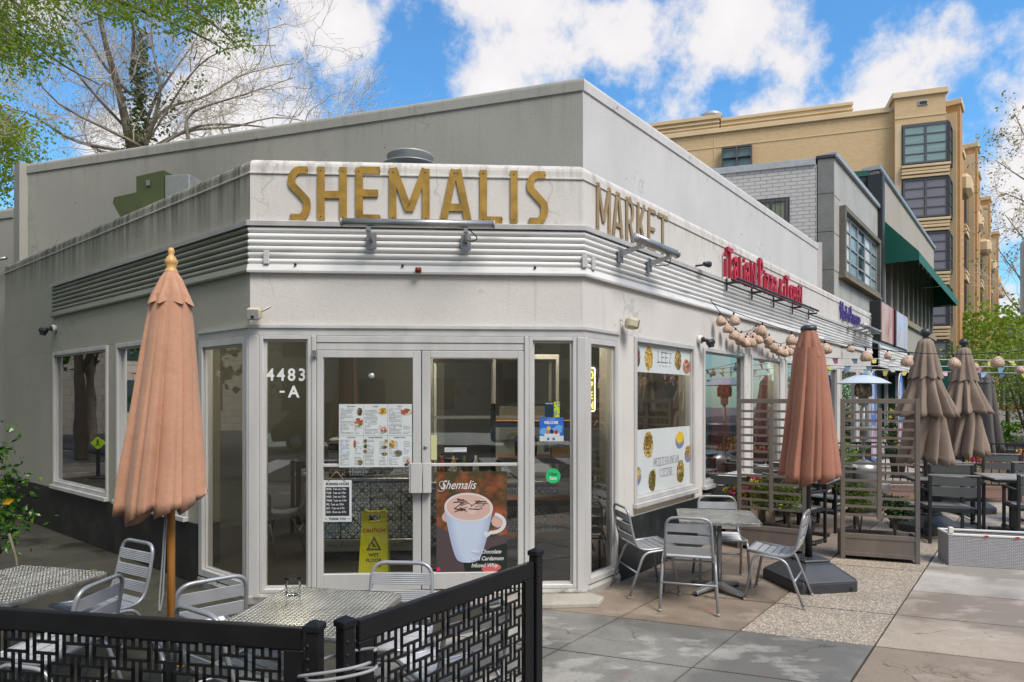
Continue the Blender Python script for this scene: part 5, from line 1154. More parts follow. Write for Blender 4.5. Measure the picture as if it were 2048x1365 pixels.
mb = MB(); mb.tube([(0, 0, .05), (0, 0, .62)], .027, 12); mb.tube([(-.05, 0, .4), (.05, 0, .4)], .008, 6); mb.lathe([(.26, 0), (.26, .03), (.20, .055), (.06, .08), (.03, .12)], 24); obj('base', mb, 'black', t, TT)

def square_base(t, TT, w=.33, rot=0., hgt=.10):
    Tr = TT @ Matrix.Rotation(rot, 4, 'Z')
    mb = MB(); c = w * .86
    lo = [(-w, -c), (-c, -w), (c, -w), (w, -c), (w, c), (c, w), (-c, w), (-w, c)]
    mb.slab(lo, .0, .09)
    def ring(k, z): return [(x * k, y * k, z) for x, y in lo]
    vs = ring(.985, .0905) + ring(.975, .105) + ring(.52, .225) + ring(.42, .245); fs = [tuple(range(24, 32))]
    for a in range(3):
        for i in range(8): fs.append((a * 8 + i, a * 8 + (i + 1) % 8, (a + 1) * 8 + (i + 1) % 8, (a + 1) * 8 + i))
    mb.add(vs, fs); mb.box(-w * .44, w * .44, -w * .44, w * .44, .238, .272, b=.012); b = obj('base', mb, 'plastic', t, Tr, bevel=.004)
    for x in (-.24, .22):
        k = MB(); k.box(x - .02, x + .02, -w - .004, -w + .02, .012, .055, b=.004); obj('castor', k, 'blackmatt', b, Tr)
    k = MB(); k.tube([(-.10, -.06, .271), (-.10, -.06, .275)], .028, 14); obj('fill_cap', k, 'blackmatt', b, Tr)
t = thing('patio_umbrella', 'folded dusty rust umbrella with black pole and square wheeled base', 'umbrella', (2.93, 6.45, 0)); TT = WM[t.name]
hooked(t, TT, canopy(interp((2.33, .135), (1.08, .295), 20, .92), 8, 23, hem=.09, tilt=.07, fold=.30, res=260, twist=.3, wrap=True), 'canopy', 'rust')
hooked(t, TT, canopy(interp((2.52, .062), (2.26, .150), 9, .9), 9, 9, hem=.05, fold=.22, close=False), 'vent_hood', 'rust')
mb = MB(); mb.tube([(0, 0, .24), (0, 0, 2.5)], .022, 14); obj('pole', mb, 'dark', t, TT)
mb = MB(); mb.lathe([(.075, 2.505), (.078, 2.52), (.070, 2.545), (.045, 2.556), (.0001, 2.557)], 22); obj('cap', mb, 'plastic', t, TT)
mb = MB(); mb.tube([(0, 0, .24), (0, 0, .68)], .034, 14); mb.tube([(0, 0, .40), (.065, -.02, .40)], .02, 8); mb.tube([(0, 0, .62), (.06, -.03, .62)], .018, 8); obj('collar', mb, 'black', t, TT)
square_base(t, TT, .325, R_(10))
def tiered(label, x, y, seed, m='taupe'):
    t = thing('patio_umbrella', label, 'umbrella', (x, y, 0), R_(seed * 17), group='tiered folded umbrellas along the terrace'); TT = WM[t.name]
    hooked(t, TT, canopy(interp((1.72, .22), (.97, .37), 12), 9, seed, hem=.14, tilt=.03, fold=.5, res=200, twist=.5, sharp=.9), 'lower_canopy', m)
    hooked(t, TT, canopy(interp((2.20, .15), (1.60, .40), 12, 1.1), 12, seed + 1, hem=.05, fold=.40, res=240, sharp=1.), 'canopy', m)
    hooked(t, TT, canopy(interp((2.66, .055), (2.62, .095), 2) + interp((2.62, .095), (2.12, .225), 10)[1:], 11, seed + 2, hem=.05, fold=.24, close=False, res=220, sharp=.9), 'vent_hood', m)
    mb = MB(); mb.tube([(0, 0, .2), (0, 0, 2.66)], .024, 14); obj('pole', mb, mat('bronze_pole', (.12, .085, .075), .5), t, TT)
    mb = MB(); mb.lathe([(.03, 2.66), (.045, 2.675), (.025, 2.69), (.055, 2.71), (.068, 2.74), (.055, 2.785), (.025, 2.805), (.0001, 2.807)], 18); obj('finial', mb, 'plastic', t, TT)
    mb = MB(); mb.tube([(0, 0, .2), (0, 0, .56)], .038, 12); mb.tube([(0, 0, .5), (.07, 0, .5)], .015, 8); mb.tube([(0, 0, .34), (.07, 0, .34)], .015, 8); obj('collar', mb, 'dark', t, TT)
    square_base(t, TT, .33, R_(14) - R_(seed * 17))
tiered('tiered taupe folded umbrella just right of the lattice planter', 5.73, 9.05, 31)
tiered('tiered taupe folded umbrella farther right with round finial', 7.33, 10.6, 43)
t = thing('patio_umbrella', 'plain dark grey folded umbrella farthest along the terrace', 'umbrella', (10.55, 14.6, 0)); TT = WM[t.name]
hooked(t, TT, canopy(interp((2.3, .18), (.72, .40), 14), 8, 51, hem=.16, tilt=.12, fold=.35), 'canopy', 'greycanvas'); hooked(t, TT, canopy(interp((2.45, .05), (2.2, .22), 6), 8, 52, hem=.05, fold=.2, close=False), 'vent_hood', 'greycanvas')
mb = MB(); mb.tube([(0, 0, .0), (0, 0, 2.45)], .025, 12); obj('pole', mb, 'dark', t, TT); square_base(t, TT, .3)

# ------------------------------------------------------------------ black laser cut barrier
def barrier(label, A, B, zt, seed):
    A = Vector(A); B = Vector(B); u = (B - A).normalized(); Ln = (B - A).length; T = frame(A, u.x, u.y)
    t = thing('cafe_barrier', label, 'fence', T=T); w = .03
    mb = MB(); mb.box(0, Ln, -w / 2, w / 2, zt - .085, zt, b=.004); obj('top_rail', mb, 'black', t, T)
    mb = MB(); mb.box(0, Ln, -w / 2, w / 2, .10, .17, b=.004); obj('bottom_rail', mb, 'black', t, T)
    for x in (0, Ln - .075):
        mb = MB(); mb.box(x, x + .075, -w / 2, w / 2, .1705, zt - .0855, b=.004); obj('stile', mb, 'black', t, T)
    p, q, hh, vv, bw, dy = .070, .172, .0235, .0165, .0112, .004
    x0, x1, z0, z1 = .075, Ln - .075, .17, zt - .085; mb = MB()
    def bar(ax, bx, az, bz):
        ax, bx, az, bz = max(ax, x0), min(bx, x1), max(az, z0), min(bz, z1)
        if bx - ax > .002 and bz - az > .002: mb.box(ax, bx, -dy, dy, az, bz)
    k = 0
    i = 0
    while x0 + (i - 1) * p < x1 + p:
        xc = x0 + i * p; zc = z1 + .02 - (q / 2 if i % 2 else 0)
        while zc > z0 - q:
            for s in (-1, 1): bar(xc - p + vv + bw / 2, xc + p - vv - bw / 2, zc + s * hh - bw / 2, zc + s * hh + bw / 2)
            for s in (-1, 1): bar(xc + s * vv - bw / 2, xc + s * vv + bw / 2, zc + hh + bw / 2, zc + q - hh - bw / 2)
            # closes the ends of the long slot
            for s in (-1, 1): bar(xc + s * (p - vv) - bw / 2, xc + s * (p - vv) + bw / 2, zc - hh - bw / 2 + .0, zc + hh + bw / 2)
            zc -= q
        i += 1
    obj('pierced_panel', mb, 'black', t, T)
    return t, T, Ln
def post(t, T, x, y, zt, w=.027):
    mb = MB(); mb.box(x - w, x + w, y - w, y + w, 0, zt - .03, b=.004); po = obj('post', mb, 'black', t, T)
    mb = MB(); c = w + .006; mb.box(x - c, x + c, y - c, y + c, zt - .03, zt - .006, b=.003)
    mb.add([(x - c, y - c, zt - .006), (x + c, y - c, zt - .006), (x + c, y + c, zt - .006), (x - c, y + c, zt - .006), (x, y, zt + .012)], [(0, 1, 4), (1, 2, 4), (2, 3, 4), (3, 0, 4)]); obj('cap', mb, 'black', po, T)
    for z in (zt - .08, zt - .13, zt - .17):
        mb = MB(); mb.lathe([(.007, 0), (.005, .005), (.0001, .006)], 8, TF(x - w * .5, y - w, z) @ Matrix.Rotation(R_(90), 4, 'X')); obj('bolt', mb, 'blackmatt', po, T)
t, T, Ln = barrier('black pierced metal barrier running across the lower left foreground', (-2.60, 2.79), (-.790, 2.475), .965, 1)
post(t, T, Ln + .045, 0, .985); post(t, T, -.04, 0, .985)
mb = MB(); mb.tube(fillet([(Ln - .04, -.02, .70), (Ln + .0, -.06, .67), (Ln + .06, -.05, .69), (Ln + .05, .03, .71)], .03), .006, 6); obj('cable_loop', mb, 'cable', t, T)
t, T, Ln = barrier('black pierced metal barrier slanting away toward the shop door', (-.600, 2.53), (.105, 3.44), .975, 2)
post(t, T, -.055, 0, .995); post(t, T, Ln + .035, 0, 1.03)
t = thing('security_cable', 'grey cable looped round the two middle barrier posts', 'cable', (-.7, 2.5, .8))
mb = MB(); pts = []
for k in range(61):
    a = 2 * math.pi * k / 30; pts.append((-.655 + .135 * math.cos(a) + .015 * math.sin(k * .5), 2.475 + .075 * math.sin(a) - .012, .83 + .02 * math.cos(a * .5) + .03 * math.cos(a + (.8 if k > 30 else 0)) - .0006 * k))
mb.tube(pts, .0065, 7); obj('loop', mb, 'cable', t, I4)

# ------------------------------------------------------------------ slatted aluminium chairs and stamped tables
def ribbed(mb, p0, p1, hgt, nrm, width, nr=6):
    """slat between two heights of the back: grooved strip extruded over the width (x)"""
    p0 = Vector(p0); p1 = Vector(p1); n = Vector(nrm).normalized(); pr = []
    for k in range(nr * 4 + 1):
        t = k / (nr * 4); d = .0035 * (1 if k % 4 in (1, 2) else 0) + .0045
        q = p0.lerp(p1, t) + n * d; pr.append(q)
    back = [p1 - n * .003, p0 - n * .003]; P = pr + back; m = len(P)
    vs = [(-width, q.y, q.z) for q in P] + [(width, q.y, q.z) for q in P]
    fs = [(i, (i + 1) % m, m + (i + 1) % m, m + i) for i in range(m)] + [tuple(range(m - 1, -1, -1)), tuple(range(m, 2 * m))]
    mb.add(vs, fs)
def make_chair(label, T):
    t = thing('bistro_chair', label, 'chair', T=T, group='slatted aluminium bistro chairs'); r = .0125
    pts = [(-.205, .20, .452), (-.205, -.10, .425), (-.200, -.185, .452), (-.195, -.225, .55), (-.185, -.275, .812), (.185, -.275, .812), (.195, -.225, .55), (.200, -.185, .452), (.205, -.10, .425), (.205, .20, .452)]
    P = [pts[0]] + fillet(pts[:4] + [pts[3]], .05)[1:-1]
    path = fillet([pts[0], pts[1], pts[2], pts[3], pts[4], pts[5], pts[6], pts[7], pts[8], pts[9]], .085, 6)
    mb = MB(); mb.tube(path, r, 10); mb.tube([(-.205, .20, .452), (.205, .20, .452)], .010, 8); obj('seat_and_back_frame', mb, 'tube', t, T)
    for s in (-1, 1):
        mb = MB(); mb.tube(fillet([(s * .235, .215, .006), (s * .222, .135, .430), (s * .222, -.13, .405), (s * .240, -.285, .006)], .07, 6), r, 10)
        l = obj('leg', mb, 'tube', t, T)
        for y in (.215, -.285):
            f = MB(); f.tube([(s * (.235 if y > 0 else .240), y, .0), (s * (.235 if y > 0 else .24), y, .022)], .0145, 10); obj('foot_cap', f, 'cable', l, T)
    mb = MB(); mb.tube([(-.232, -.205, .23), (.232, -.205, .23)], .009, 8); obj('stretcher', mb, 'tube', t, T)
    mb = MB(); mb.tube([(-.222, .06, .418), (.222, .06, .418)], .009, 8); mb.tube([(-.222, -.09, .405), (.222, -.09, .405)], .009, 8); obj('cross_bar', mb, 'tube', t, T)
    # back slats follow the lean, seat slats run across
    def bk(z): k = (z - .452) / .36; return (0, -.205 - .065 * k, z)
    for za, zb in ((.485, .555), (.585, .655), (.685, .755)):
        mb = MB(); ribbed(mb, bk(za), bk(zb), 0, (0, 1, .2), .190, 6); obj('back_slat', mb, 'slat', t, T, fix=True)
    for k in range(6):
        y0 = .19 - k * .064; z = .457 - .032 * math.sin(math.pi * min(1, (k + .5) / 6.5))
        z2 = .457 - .032 * math.sin(math.pi * min(1, (k + 1.3) / 6.5))
        mb = MB(); ribbed(mb, (0, y0 - .054, z2), (0, y0, z), 0, (0, 0, 1), .198, 5); obj('seat_slat', mb, 'slat', t, T, fix=True)
    return t
def ct(x, y, face): return Matrix.Translation((x, y, 0)) @ Matrix.Rotation(R_(face), 4, 'Z')
CH = [  # x, y, direction faced (0 = away from the viewer, counterclockwise), label
    (1.58, 5.83, -16, 'silver slatted chair with its back to the viewer at the right table'),
    (1.30, 6.27, -78, 'silver slatted chair between the dark wall base and right table'),
    (2.10, 6.55, 172, 'silver slatted chair beyond the right table, facing the viewer'),
    (2.42, 6.02, 58, 'silver slatted chair side on beside the rust umbrella base'),
    (-2.80, 4.42, 150, 'silver slatted chair standing farthest back, left of wooden umbrella pole'),
    (-2.56, 3.66, 86, 'silver slatted chair side on at right edge of left table'),
    (-1.86, 3.88, 41, 'silver slatted chair at beside the wooden umbrella pole, back to viewer'),
    (-1.37, 3.37, -33, 'silver slatted chair behind the barrier, just left of middle table'),
    (-.70, 3.78, 176, 'silver slatted chair before the left door, facing the viewer'),
    (-.33, 3.42, 38, 'silver slatted chair seen through the slanting barrier'),
    (-3.35, 3.35, -30, 'silver slatted chair mostly hidden at far left behind the barrier'),
]
proto = make_chair(CH[0][3], ct(*CH[0][:3]))
for x, y, a, lab in CH[1:]: copy_thing(proto, ct(x, y, a) @ Euler((0, 0, 0)).to_matrix().to_4x4(), lab)

def bistro_table(label, x, y, rz, wet=True):
    t = thing('bistro_table', label, 'table', (x, y, 0), R_(rz), group='square stamped steel tables'); T = WM[t.name]
    h, c = .355, .055; poly = []
    for sx, sy in ((1, 1), (-1, 1), (-1, -1), (1, -1)):
        a0 = {(1, 1): 0, (-1, 1): 90, (-1, -1): 180, (1, -1): 270}[sx, sy]
        for k in range(6): a = R_(a0 + 18 * k); poly.append((sx * (h - c) + c * math.cos(a), sy * (h - c) + c * math.sin(a)))
    mb = MB(); mb.slab(poly, .705, .7195); obj('table_top', mb, 'stamped', t, T)
    n = len(poly); mb = MB(); vs = []
    for k, (s_, z) in enumerate(((1.0, .7205), (1.018, .716), (1.022, .705), (1.016, .690), (1.0, .692))): vs += [(px * s_, py * s_, z) for px, py in poly]
    fs = []
    for a in range(4):
        for i in range(n): fs.append((a * n + i, a * n + (i + 1) % n, (a + 1) * n + (i + 1) % n, (a + 1) * n + i))
    mb.add(vs, fs); rim = obj('rim', mb, mat('hammered_rim', (.48, .46, .42), .3, .85, var=.3, vs=22, bump=.5, bs=30), t, T)
    mb = MB()
    for dx in (-.024, .024): mb.tube([(dx, 0, .06), (dx, 0, .70)], .022, 12)
    obj('column', mb, 'steel', t, T)
    mb = MB(); mb.box(-.2, .2, -.025, .025, .682, .703); mb.box(-.025, .025, -.2, .2, .660, .681); obj('top_bracket', mb, 'steel', t, T)
    for k in range(4):
        Tk = T @ Matrix.Rotation(R_(45 + 90 * k), 4, 'Z'); mb = MB()
        mb.add([(.0, -.045, .10), (.0, .045, .10), (.30, .022, .045), (.30, -.022, .045), (.0, -.045, .055), (.0, .045, .055), (.30, .03, .018), (.30, -.03, .018)], [(0, 1, 2, 3), (4, 7, 6, 5), (0, 3, 7, 4), (1, 5, 6, 2), (3, 2, 6, 7), (0, 4, 5, 1)])
        l = obj('base_leg', mb, 'steel', t, Tk, bevel=.005); f = MB(); f.lathe([(.02, 0), (.02, .012), (.01, .018)], 10, TF(.285, 0, 0)); obj('glide', f, 'blackmatt', l, Tk)
    return t
bistro_table('square stamped steel table by the dark wall base at right', 1.95, 6.22, -12)
bistro_table('square stamped steel table in the middle behind the barrier corner', -1.04, 3.45, -11)
bistro_table('square stamped steel table at far left foreground', -3.02, 3.94, -14)
t = thing('glass_tumbler', 'empty clear ribbed glass standing on the middle table', 'glass', (-1.24, 3.70, .7196)); T = WM[t.name] @ Matrix.Scale(1.4, 4)
mb = MB(); mb.lathe([(.024, 0), (.030, .012), (.027, .024), (.031, .038), (.028, .052), (.033, .066), (.036, .075), (.034, .075), (.030, .064), (.026, .052), (.028, .038), (.024, .024), (.026, .012), (.0001, .008)], 22); obj('body', mb, 'clearglass', t, T)
# ------------------------------------------------------------------ planters with lattice screens
def leaves(mb, pts, size, r, fold=.25, asp=.42, droop=0.):
    """small pointed leaves, each two folded faces"""
    for p in pts:
        s = size * r.uniform(.7, 1.3); d = Vector((r.gauss(0, 1), r.gauss(0, 1), r.gauss(.2, .8) - droop)).normalized(); a = d.cross(Vector((r.gauss(0, 1), r.gauss(0, 1), r.gauss(0, 1)))).normalized(); n = d.cross(a)
        p = Vector(p); b = p + d * s; m = p + d * s * .5 + n * s * .06
        l = m + a * s * asp * .5 - n * s * fold * .3; q = m - a * s * asp * .5 - n * s * fold * .3
        o = len(mb.v); mb.v += [tuple(p), tuple(l), tuple(b), tuple(q), tuple(m)]
        for f in ((0, 1, 4), (1, 2, 4), (0, 4, 3), (4, 2, 3)): mb.f.append(tuple(i + o for i in f)); mb.mi.append(mb.m); mb.sm.append(False)
def shrub(label, T, w, h, seed, m='leaf_shrub', stems=7, name='planter_shrub', group='shrubs in the lattice planters', size=.05, n=640, spread=.5):
    r = random.Random(seed); t = thing(name, label, 'shrub', T=T, group=group); T = WM[t.name]
    st = MB(); lf = MB()
    for k in range(stems):
        a = r.uniform(0, 6.28); top = Vector((math.cos(a) * w * r.uniform(.2, 1), math.sin(a) * w * spread * r.uniform(.2, 1), h * r.uniform(.62, 1.05)))
        mid = Vector((top.x * .35, top.y * .35, top.z * .5)); P = fillet([(0, 0, 0), mid, top], .3, 4); st.tube(P, [.006 * (1 - i / len(P)) + .0015 for i in range(len(P))], 5)
        for q in range(5):
            b0 = mid.lerp(top, r.uniform(0, .9)); e = b0 + Vector((r.uniform(-.5, .5) * w, r.uniform(-.4, .4) * w, r.uniform(.02, .22) * h)); st.tube([b0, b0.lerp(e, .6) + Vector((0, 0, -.01)), e], [.003, .002, .001], 4, caps=False)
            c = [e + Vector((r.gauss(0, .035), r.gauss(0, .035), r.gauss(0, .03))) for _ in range(n // (stems * 5))] ; leaves(lf, c, size, r)
        leaves(lf, [top + Vector((r.gauss(0, .03), r.gauss(0, .03), r.gauss(0, .03))) for _ in range(n // (stems * 8))], size, r)
    obj('stems', st, 'bark', t, T); obj('foliage', lf, m, t, T, fix=False); return t
def planter(label, A, B, dep, seed):
    A = Vector(A); B = Vector(B); u = (B - A).normalized(); W = (B - A).length; T = frame(A, u.x, u.y)
    t = thing('lattice_planter', label, 'planter', T=T, group='timber planters with lattice screens'); pw = .045
    for x in (0, W - pw):
        mb = MB(); mb.box(x, x + pw, 0, pw, 0, 1.83, b=.003); obj('post', mb, 'lattice', t, T)
        mb = MB(); mb.box(x, x + pw, dep - pw, dep, 0, .30, b=.003); obj('post', mb, 'lattice', t, T)
    mb = MB(); mb.box(pw, W - pw, .004, .034, 1.775, 1.829, b=.003); obj('top_rail', mb, 'lattice', t, T)
    for k in range(13):
        z = .51 + k * .0975
        if k == 12: z = 1.68
        for a, b in ((pw, W / 2 - pw / 2), (W / 2 + pw / 2, W - pw)) if k % 1 == 0 else ():
            mb = MB(); mb.box(a + .0005, b - .0005, .010, .026, z - .014, z + .014); obj('slat', mb, 'lattice', t, T)
    mb = MB(); mb.box(W / 2 - pw / 2, W / 2 + pw / 2, .004, .034, .47, 1.72, b=.002); obj('middle_post', mb, 'lattice', t, T)
    for y in (.008, dep - .028):
        mb = MB(); mb.box(pw, W - pw, y, y + .02, .055, .30); obj('board', mb, 'lattice', t, T)
        for za, zb in ((.245, .296), (.045, .09)): mb = MB(); mb.box(pw, W - pw, y - .006, y + .024, za, zb, b=.002); obj('rail', mb, 'lattice', t, T)
    for x in (.008, W - .028):
        mb = MB(); mb.box(x, x + .02, pw, dep - pw, .055, .30); obj('board', mb, 'lattice', t, T); 
        for za, zb in ((.245, .296), (.045, .09)): mb = MB(); mb.box(x - .006, x + .026, pw, dep - pw, za, zb, b=.002); obj('rail', mb, 'lattice', t, T)
    mb = MB(); mb.box(.03, W - .03, .03, dep - .03, .06, .26); obj('soil', mb, 'soil', t, T)
    return T, W
T, W = planter('grey timber lattice planter in full view right of the rust umbrella', (3.76, 7.47), (4.50, 7.20), .30, 1)
shrub('tall andromeda shrub in left half of the front lattice planter', T @ TF(.22, .15, .26), .16, .58, 61)
shrub('dense low green shrub in right half of the front lattice planter', T @ TF(.57, .15, .26), .17, .45, 62, 'leaf_dark', 8, n=800)
T, W = planter('grey timber lattice planter partly hidden behind the rust umbrella', (2.757, 8.0), (3.43, 7.61), .28, 2)
shrub('yellow green andromeda shrub in left half of the rear lattice planter', T @ TF(.25, .14, .26), .18, .56, 63)
shrub('green shrub in right half of the rear lattice planter', T @ TF(.58, .14, .26), .19, .50, 64, 'leaf_shrub', 8, n=760)
# small steel trough beyond planter, near wall
A = Vector((4.80, 7.18)); u = Vector((.965, -.26)).normalized(); T = frame(A, u.x, u.y)
t = thing('woven_planter', 'low white woven resin planter box at right edge', 'planter', T=T)
mb = MB(); mb.box(0, 1.6, 0, .016, 0, .33); mb.box(0, 1.6, .304, .32, 0, .33); mb.box(0, .016, .0161, .3039, 0, .33); mb.box(1.584, 1.6, .0161, .3039, 0, .33); obj('body', mb, 'woven', t, T)
mb = MB(); mb.box(.016, 1.584, .016, .304, .0, .25); obj('soil', mb, 'soil', t, T)
mb = MB()
for a in ((-.006, 1.606, -.006, .024), (-.006, 1.606, .296, .326)): mb.box(*a, .33, .352, b=.004)
for a in ((-.006, .024, .0245, .2955), (1.576, 1.606, .0245, .2955)): mb.box(*a, .33, .352, b=.004)
mb.box(.0, .045, -.012, .03, .352, .42, b=.004); obj('rim', mb, 'white', t, T)
mb = MB(); 
for x in (.33, .62): mb.add([(x, -.009, .345), (x + .04, -.012, .35), (x + .05, -.010, .335), (x + .02, -.012, .325)], [(0, 1, 2, 3)])
obj('fallen_petal', mb, 'petal_r', t, T)

# ------------------------------------------------------------------ dark dining tables and armchairs
def dining_chair(label, T):
    t = thing('dining_armchair', label, 'chair', T=T, group='dark metal armchairs on the terrace'); w = .27
    for s in (-1, 1):
        mb = MB(); mb.box(s * w - .018, s * w + .018, -.275, -.245, 0, .86, b=.003); obj('back_leg', mb, 'dark', t, T)
        mb = MB(); mb.box(s * w - .018, s * w + .018, .235, .265, 0, .645, b=.003); obj('front_leg', mb, 'dark', t, T)
        mb = MB(); mb.box(s * w - .022, s * w + .022, -.244, .275, .646, .675, b=.004); obj('armrest', mb, 'dark', t, T)
        for za, zb in ((.41, .44), (.03, .055)): mb = MB(); mb.box(s * w - .012, s * w + .012, -.244, .234, za, zb); obj('side_rail', mb, 'dark', t, T)
    for z0, z1 in ((.60, .72), (.735, .845)):
        mb = MB(); mb.box(-w + .019, w - .019, -.268, -.25, z0, z1, b=.003); obj('back_plank', mb, 'greyplank', t, T)
    mb = MB(); mb.box(-w - .018, w + .018, -.278, -.242, .8605, .875, b=.002); obj('top_cap', mb, 'plankwet', t, T)
    for k in range(3): mb = MB(); mb.box(-w + .02, w - .02, -.22 + k * .155, -.07 + k * .155, .441, .458, b=.003); obj('seat_plank', mb, 'plankwet' if k == 1 else 'greyplank', t, T)
    mb = MB(); mb.box(-w + .019, w - .019, .225, .245, .40, .44); mb.box(-w + .019, w - .019, -.245, -.225, .40, .44); obj('seat_rail', mb, 'dark', t, T)
    return t
def dining_table(label, x, y, rz):
    T = place((x, y, 0), R_(rz)); t = thing('dining_table', label, 'table', T=T, group='plank topped dining tables')
    for k in range(5): mb = MB(); mb.box(-.36, .36, -.36 + k * .145, -.218 + k * .145, .735, .757, b=.003); obj('top_plank', mb, 'plankwet', t, T)
    mb = MB(); mb.box(-.35, .35, -.35, .355, .700, .734, b=.003); mb.box(-.04, .04, -.04, .04, .05, .70); obj('frame', mb, 'dark', t, T)
    mb = MB(); mb.box(-.3, .3, -.035, .035, .0, .045, b=.006); mb.box(-.035, .035, -.3, -.0355, .0, .045, b=.006); mb.box(-.035, .035, .0355, .3, .0, .045, b=.006); obj('foot', mb, 'dark', t, T)
D = [(5.62, 8.45, -15, 'dark armchair directly behind the white woven planter'),
     (6.35, 9.35, 160, 'dark armchair across the table behind the woven planter'),
     (6.72, 10.1, -15, 'dark armchair at second right hand table, back to viewer'),
     (6.78, 8.45, -20, 'dark armchair cut by the right edge of the picture'),
     (7.8, 9.6, 165, 'dark armchair at far right table facing viewer'),
     (3.62, 8.37, -52, 'dark armchair directly behind the rear lattice planter, arm toward right'),
     (2.86, 8.55, -30, 'dark armchair close to the side windows behind lattice'),
     (4.45, 9.25, 125, 'dark armchair across from the rear planter, facing left'),
     (4.35, 10.1, -55, 'dark armchair seen through the middle of front lattice'),
     (5.35, 11.2, -50, 'dark armchair below the patio heater, seen through lattice'),
     (3.75, 9.75, -50, 'dark armchair beside the shop wall behind salmon umbrella hem'),
     (5.9, 12.6, 130, 'dark armchair farther along the wall near the flags'),
     (8.6, 11.6, -20, 'dark armchair near the distant flower trough')]
pr = None
for x, y, a, lab in D:
    T = ct(x, y, a)
    if pr is None: pr = dining_chair(lab, T)
    else: copy_thing(pr, T, lab)
for x, y, a, lab in ((5.85, 9.0, -16, 'plank topped table behind the woven planter, nearest at right'), (6.95, 9.05, -16, 'plank topped table joined to the right of the nearest one'), (6.95, 10.9, -16, 'plank topped table behind the two nearest right tables'), (3.98, 8.85, -40, 'plank topped table behind the rear lattice planter'), (3.0, 9.2, -40, 'plank topped table against the side windows'), (4.9, 10.5, -40, 'plank topped table seen through front lattice screen'), (5.7, 11.9, -40, 'plank topped table beyond the patio heater')):
    dining_table(lab, x, y, a)

# patio heater
t = thing('patio_heater', 'steel mushroom patio heater with pale domed reflector', 'heater', (5.62, 10.45, 0)); T = WM[t.name]
mb = MB(); mb.lathe([(.0001, 2.215), (.12, 2.205), (.27, 2.15), (.38, 2.085), (.40, 2.07), (.38, 2.075), (.2, 2.13), (.0001, 2.15)], 32); obj('reflector', mb, 'heaterwhite', t, T)
mb = MB(); mb.lathe([(.10, 1.86), (.13, 1.88), (.13, 2.03), (.10, 2.08)], 20); obj('burner', mb, mat('heat_stained_mesh', (.20, .15, .10), .35, .9, col2=(.5, .45, .4), c2=.5, c2s=14), t, T)
mb = MB(); mb.tube([(0, 0, .8), (0, 0, 1.87)], .028, 14); mb.box(-.06, .06, -.05, .05, 1.72, 1.86, b=.01); obj('pole', mb, 'steel', t, T)
mb = MB(); mb.lathe([(.0001, 1.36), (.30, 1.36), (.30, 1.375), (.0001, 1.378)], 28); obj('shelf_disc', mb, 'steel', t, T)
mb = MB(); mb.lathe([(.22, .02), (.22, .72), (.20, .78), (.05, .86), (.0001, .86)], 28); obj('tank_cover', mb, 'steel', t, T)
mb = MB(); mb.lathe([(.25, 0), (.25, .04), (.2, .05)], 24); obj('foot_ring', mb, 'dark', t, T)
# buckets, black rail fence, plants by the wall
for k, (x, y, lab) in enumerate(((8.3, 12.4, 'large tapered grey zinc bucket beyond the tiered umbrellas'), (6.3, 11.35, 'white enamel bucket on the ground behind the first tiered umbrella'))):
    t = thing('bucket', lab, 'bucket', (x, y, 0)); T = WM[t.name]; z0 = .28 if k == 0 else .0
    mb = MB(); mb.lathe([(.17, z0), (.235, z0 + .36), (.245, z0 + .37), (.225, z0 + .37), (.16, z0 + .03), (.0001, z0 + .03)], 24); obj('pail', mb, 'galv' if k == 0 else 'white', t, T)
    mb = MB(); mb.tube([(.235 * math.cos(R_(a)), .235 * math.sin(R_(a)) * .3 - .2, z0 + .36 - .12 * math.sin(R_(a))) for a in range(0, 181, 15)], .005, 5); obj('handle', mb, 'steel', t, T)
    if k == 0: mb = MB(); mb.box(-.15, .15, -.15, .15, 0, .28); obj('plinth', mb, 'blackmatt', t, T)
def rail_fence(label, A, B, h=.95):
    A = Vector(A); B = Vector(B); u = (B - A).normalized(); Ln = (B - A).length; T = frame(A, u.x, u.y)
    t = thing('railing', label, 'railing', T=T)
    mb = MB(); mb.box(0, Ln, -.02, .02, h - .03, h); mb.box(0, Ln, -.015, .015, .1, .13); obj('rails', mb, 'blackmatt', t, T)
    k = 0
    while k * .14 < Ln: mb = MB(); mb.box(k * .14, k * .14 + .016, -.008, .008, .1305, h - .0305); obj('baluster', mb, 'blackmatt', t, T); k += 1
rail_fence('black vertical bar railing across the terrace behind the umbrellas', (6.9, 13.4), (10.1, 12.9))
rail_fence('black vertical bar railing near the shop wall behind the heater', (5.9, 13.6), (7.1, 12.9))
# low timber step and brick strip
mb = MB(); mb.slab([(5.6, 11.9), (10.8, 11.4), (11.6, 13.4), (7.0, 13.9)], .001, .012); struct('brick_paving', mb, brickmat('orange_brick_paver', (.24, .12, .07), (.18, .095, .06), (.1, .08, .06), 1, row=.1, w=.2, plane='XY', msize=.008))
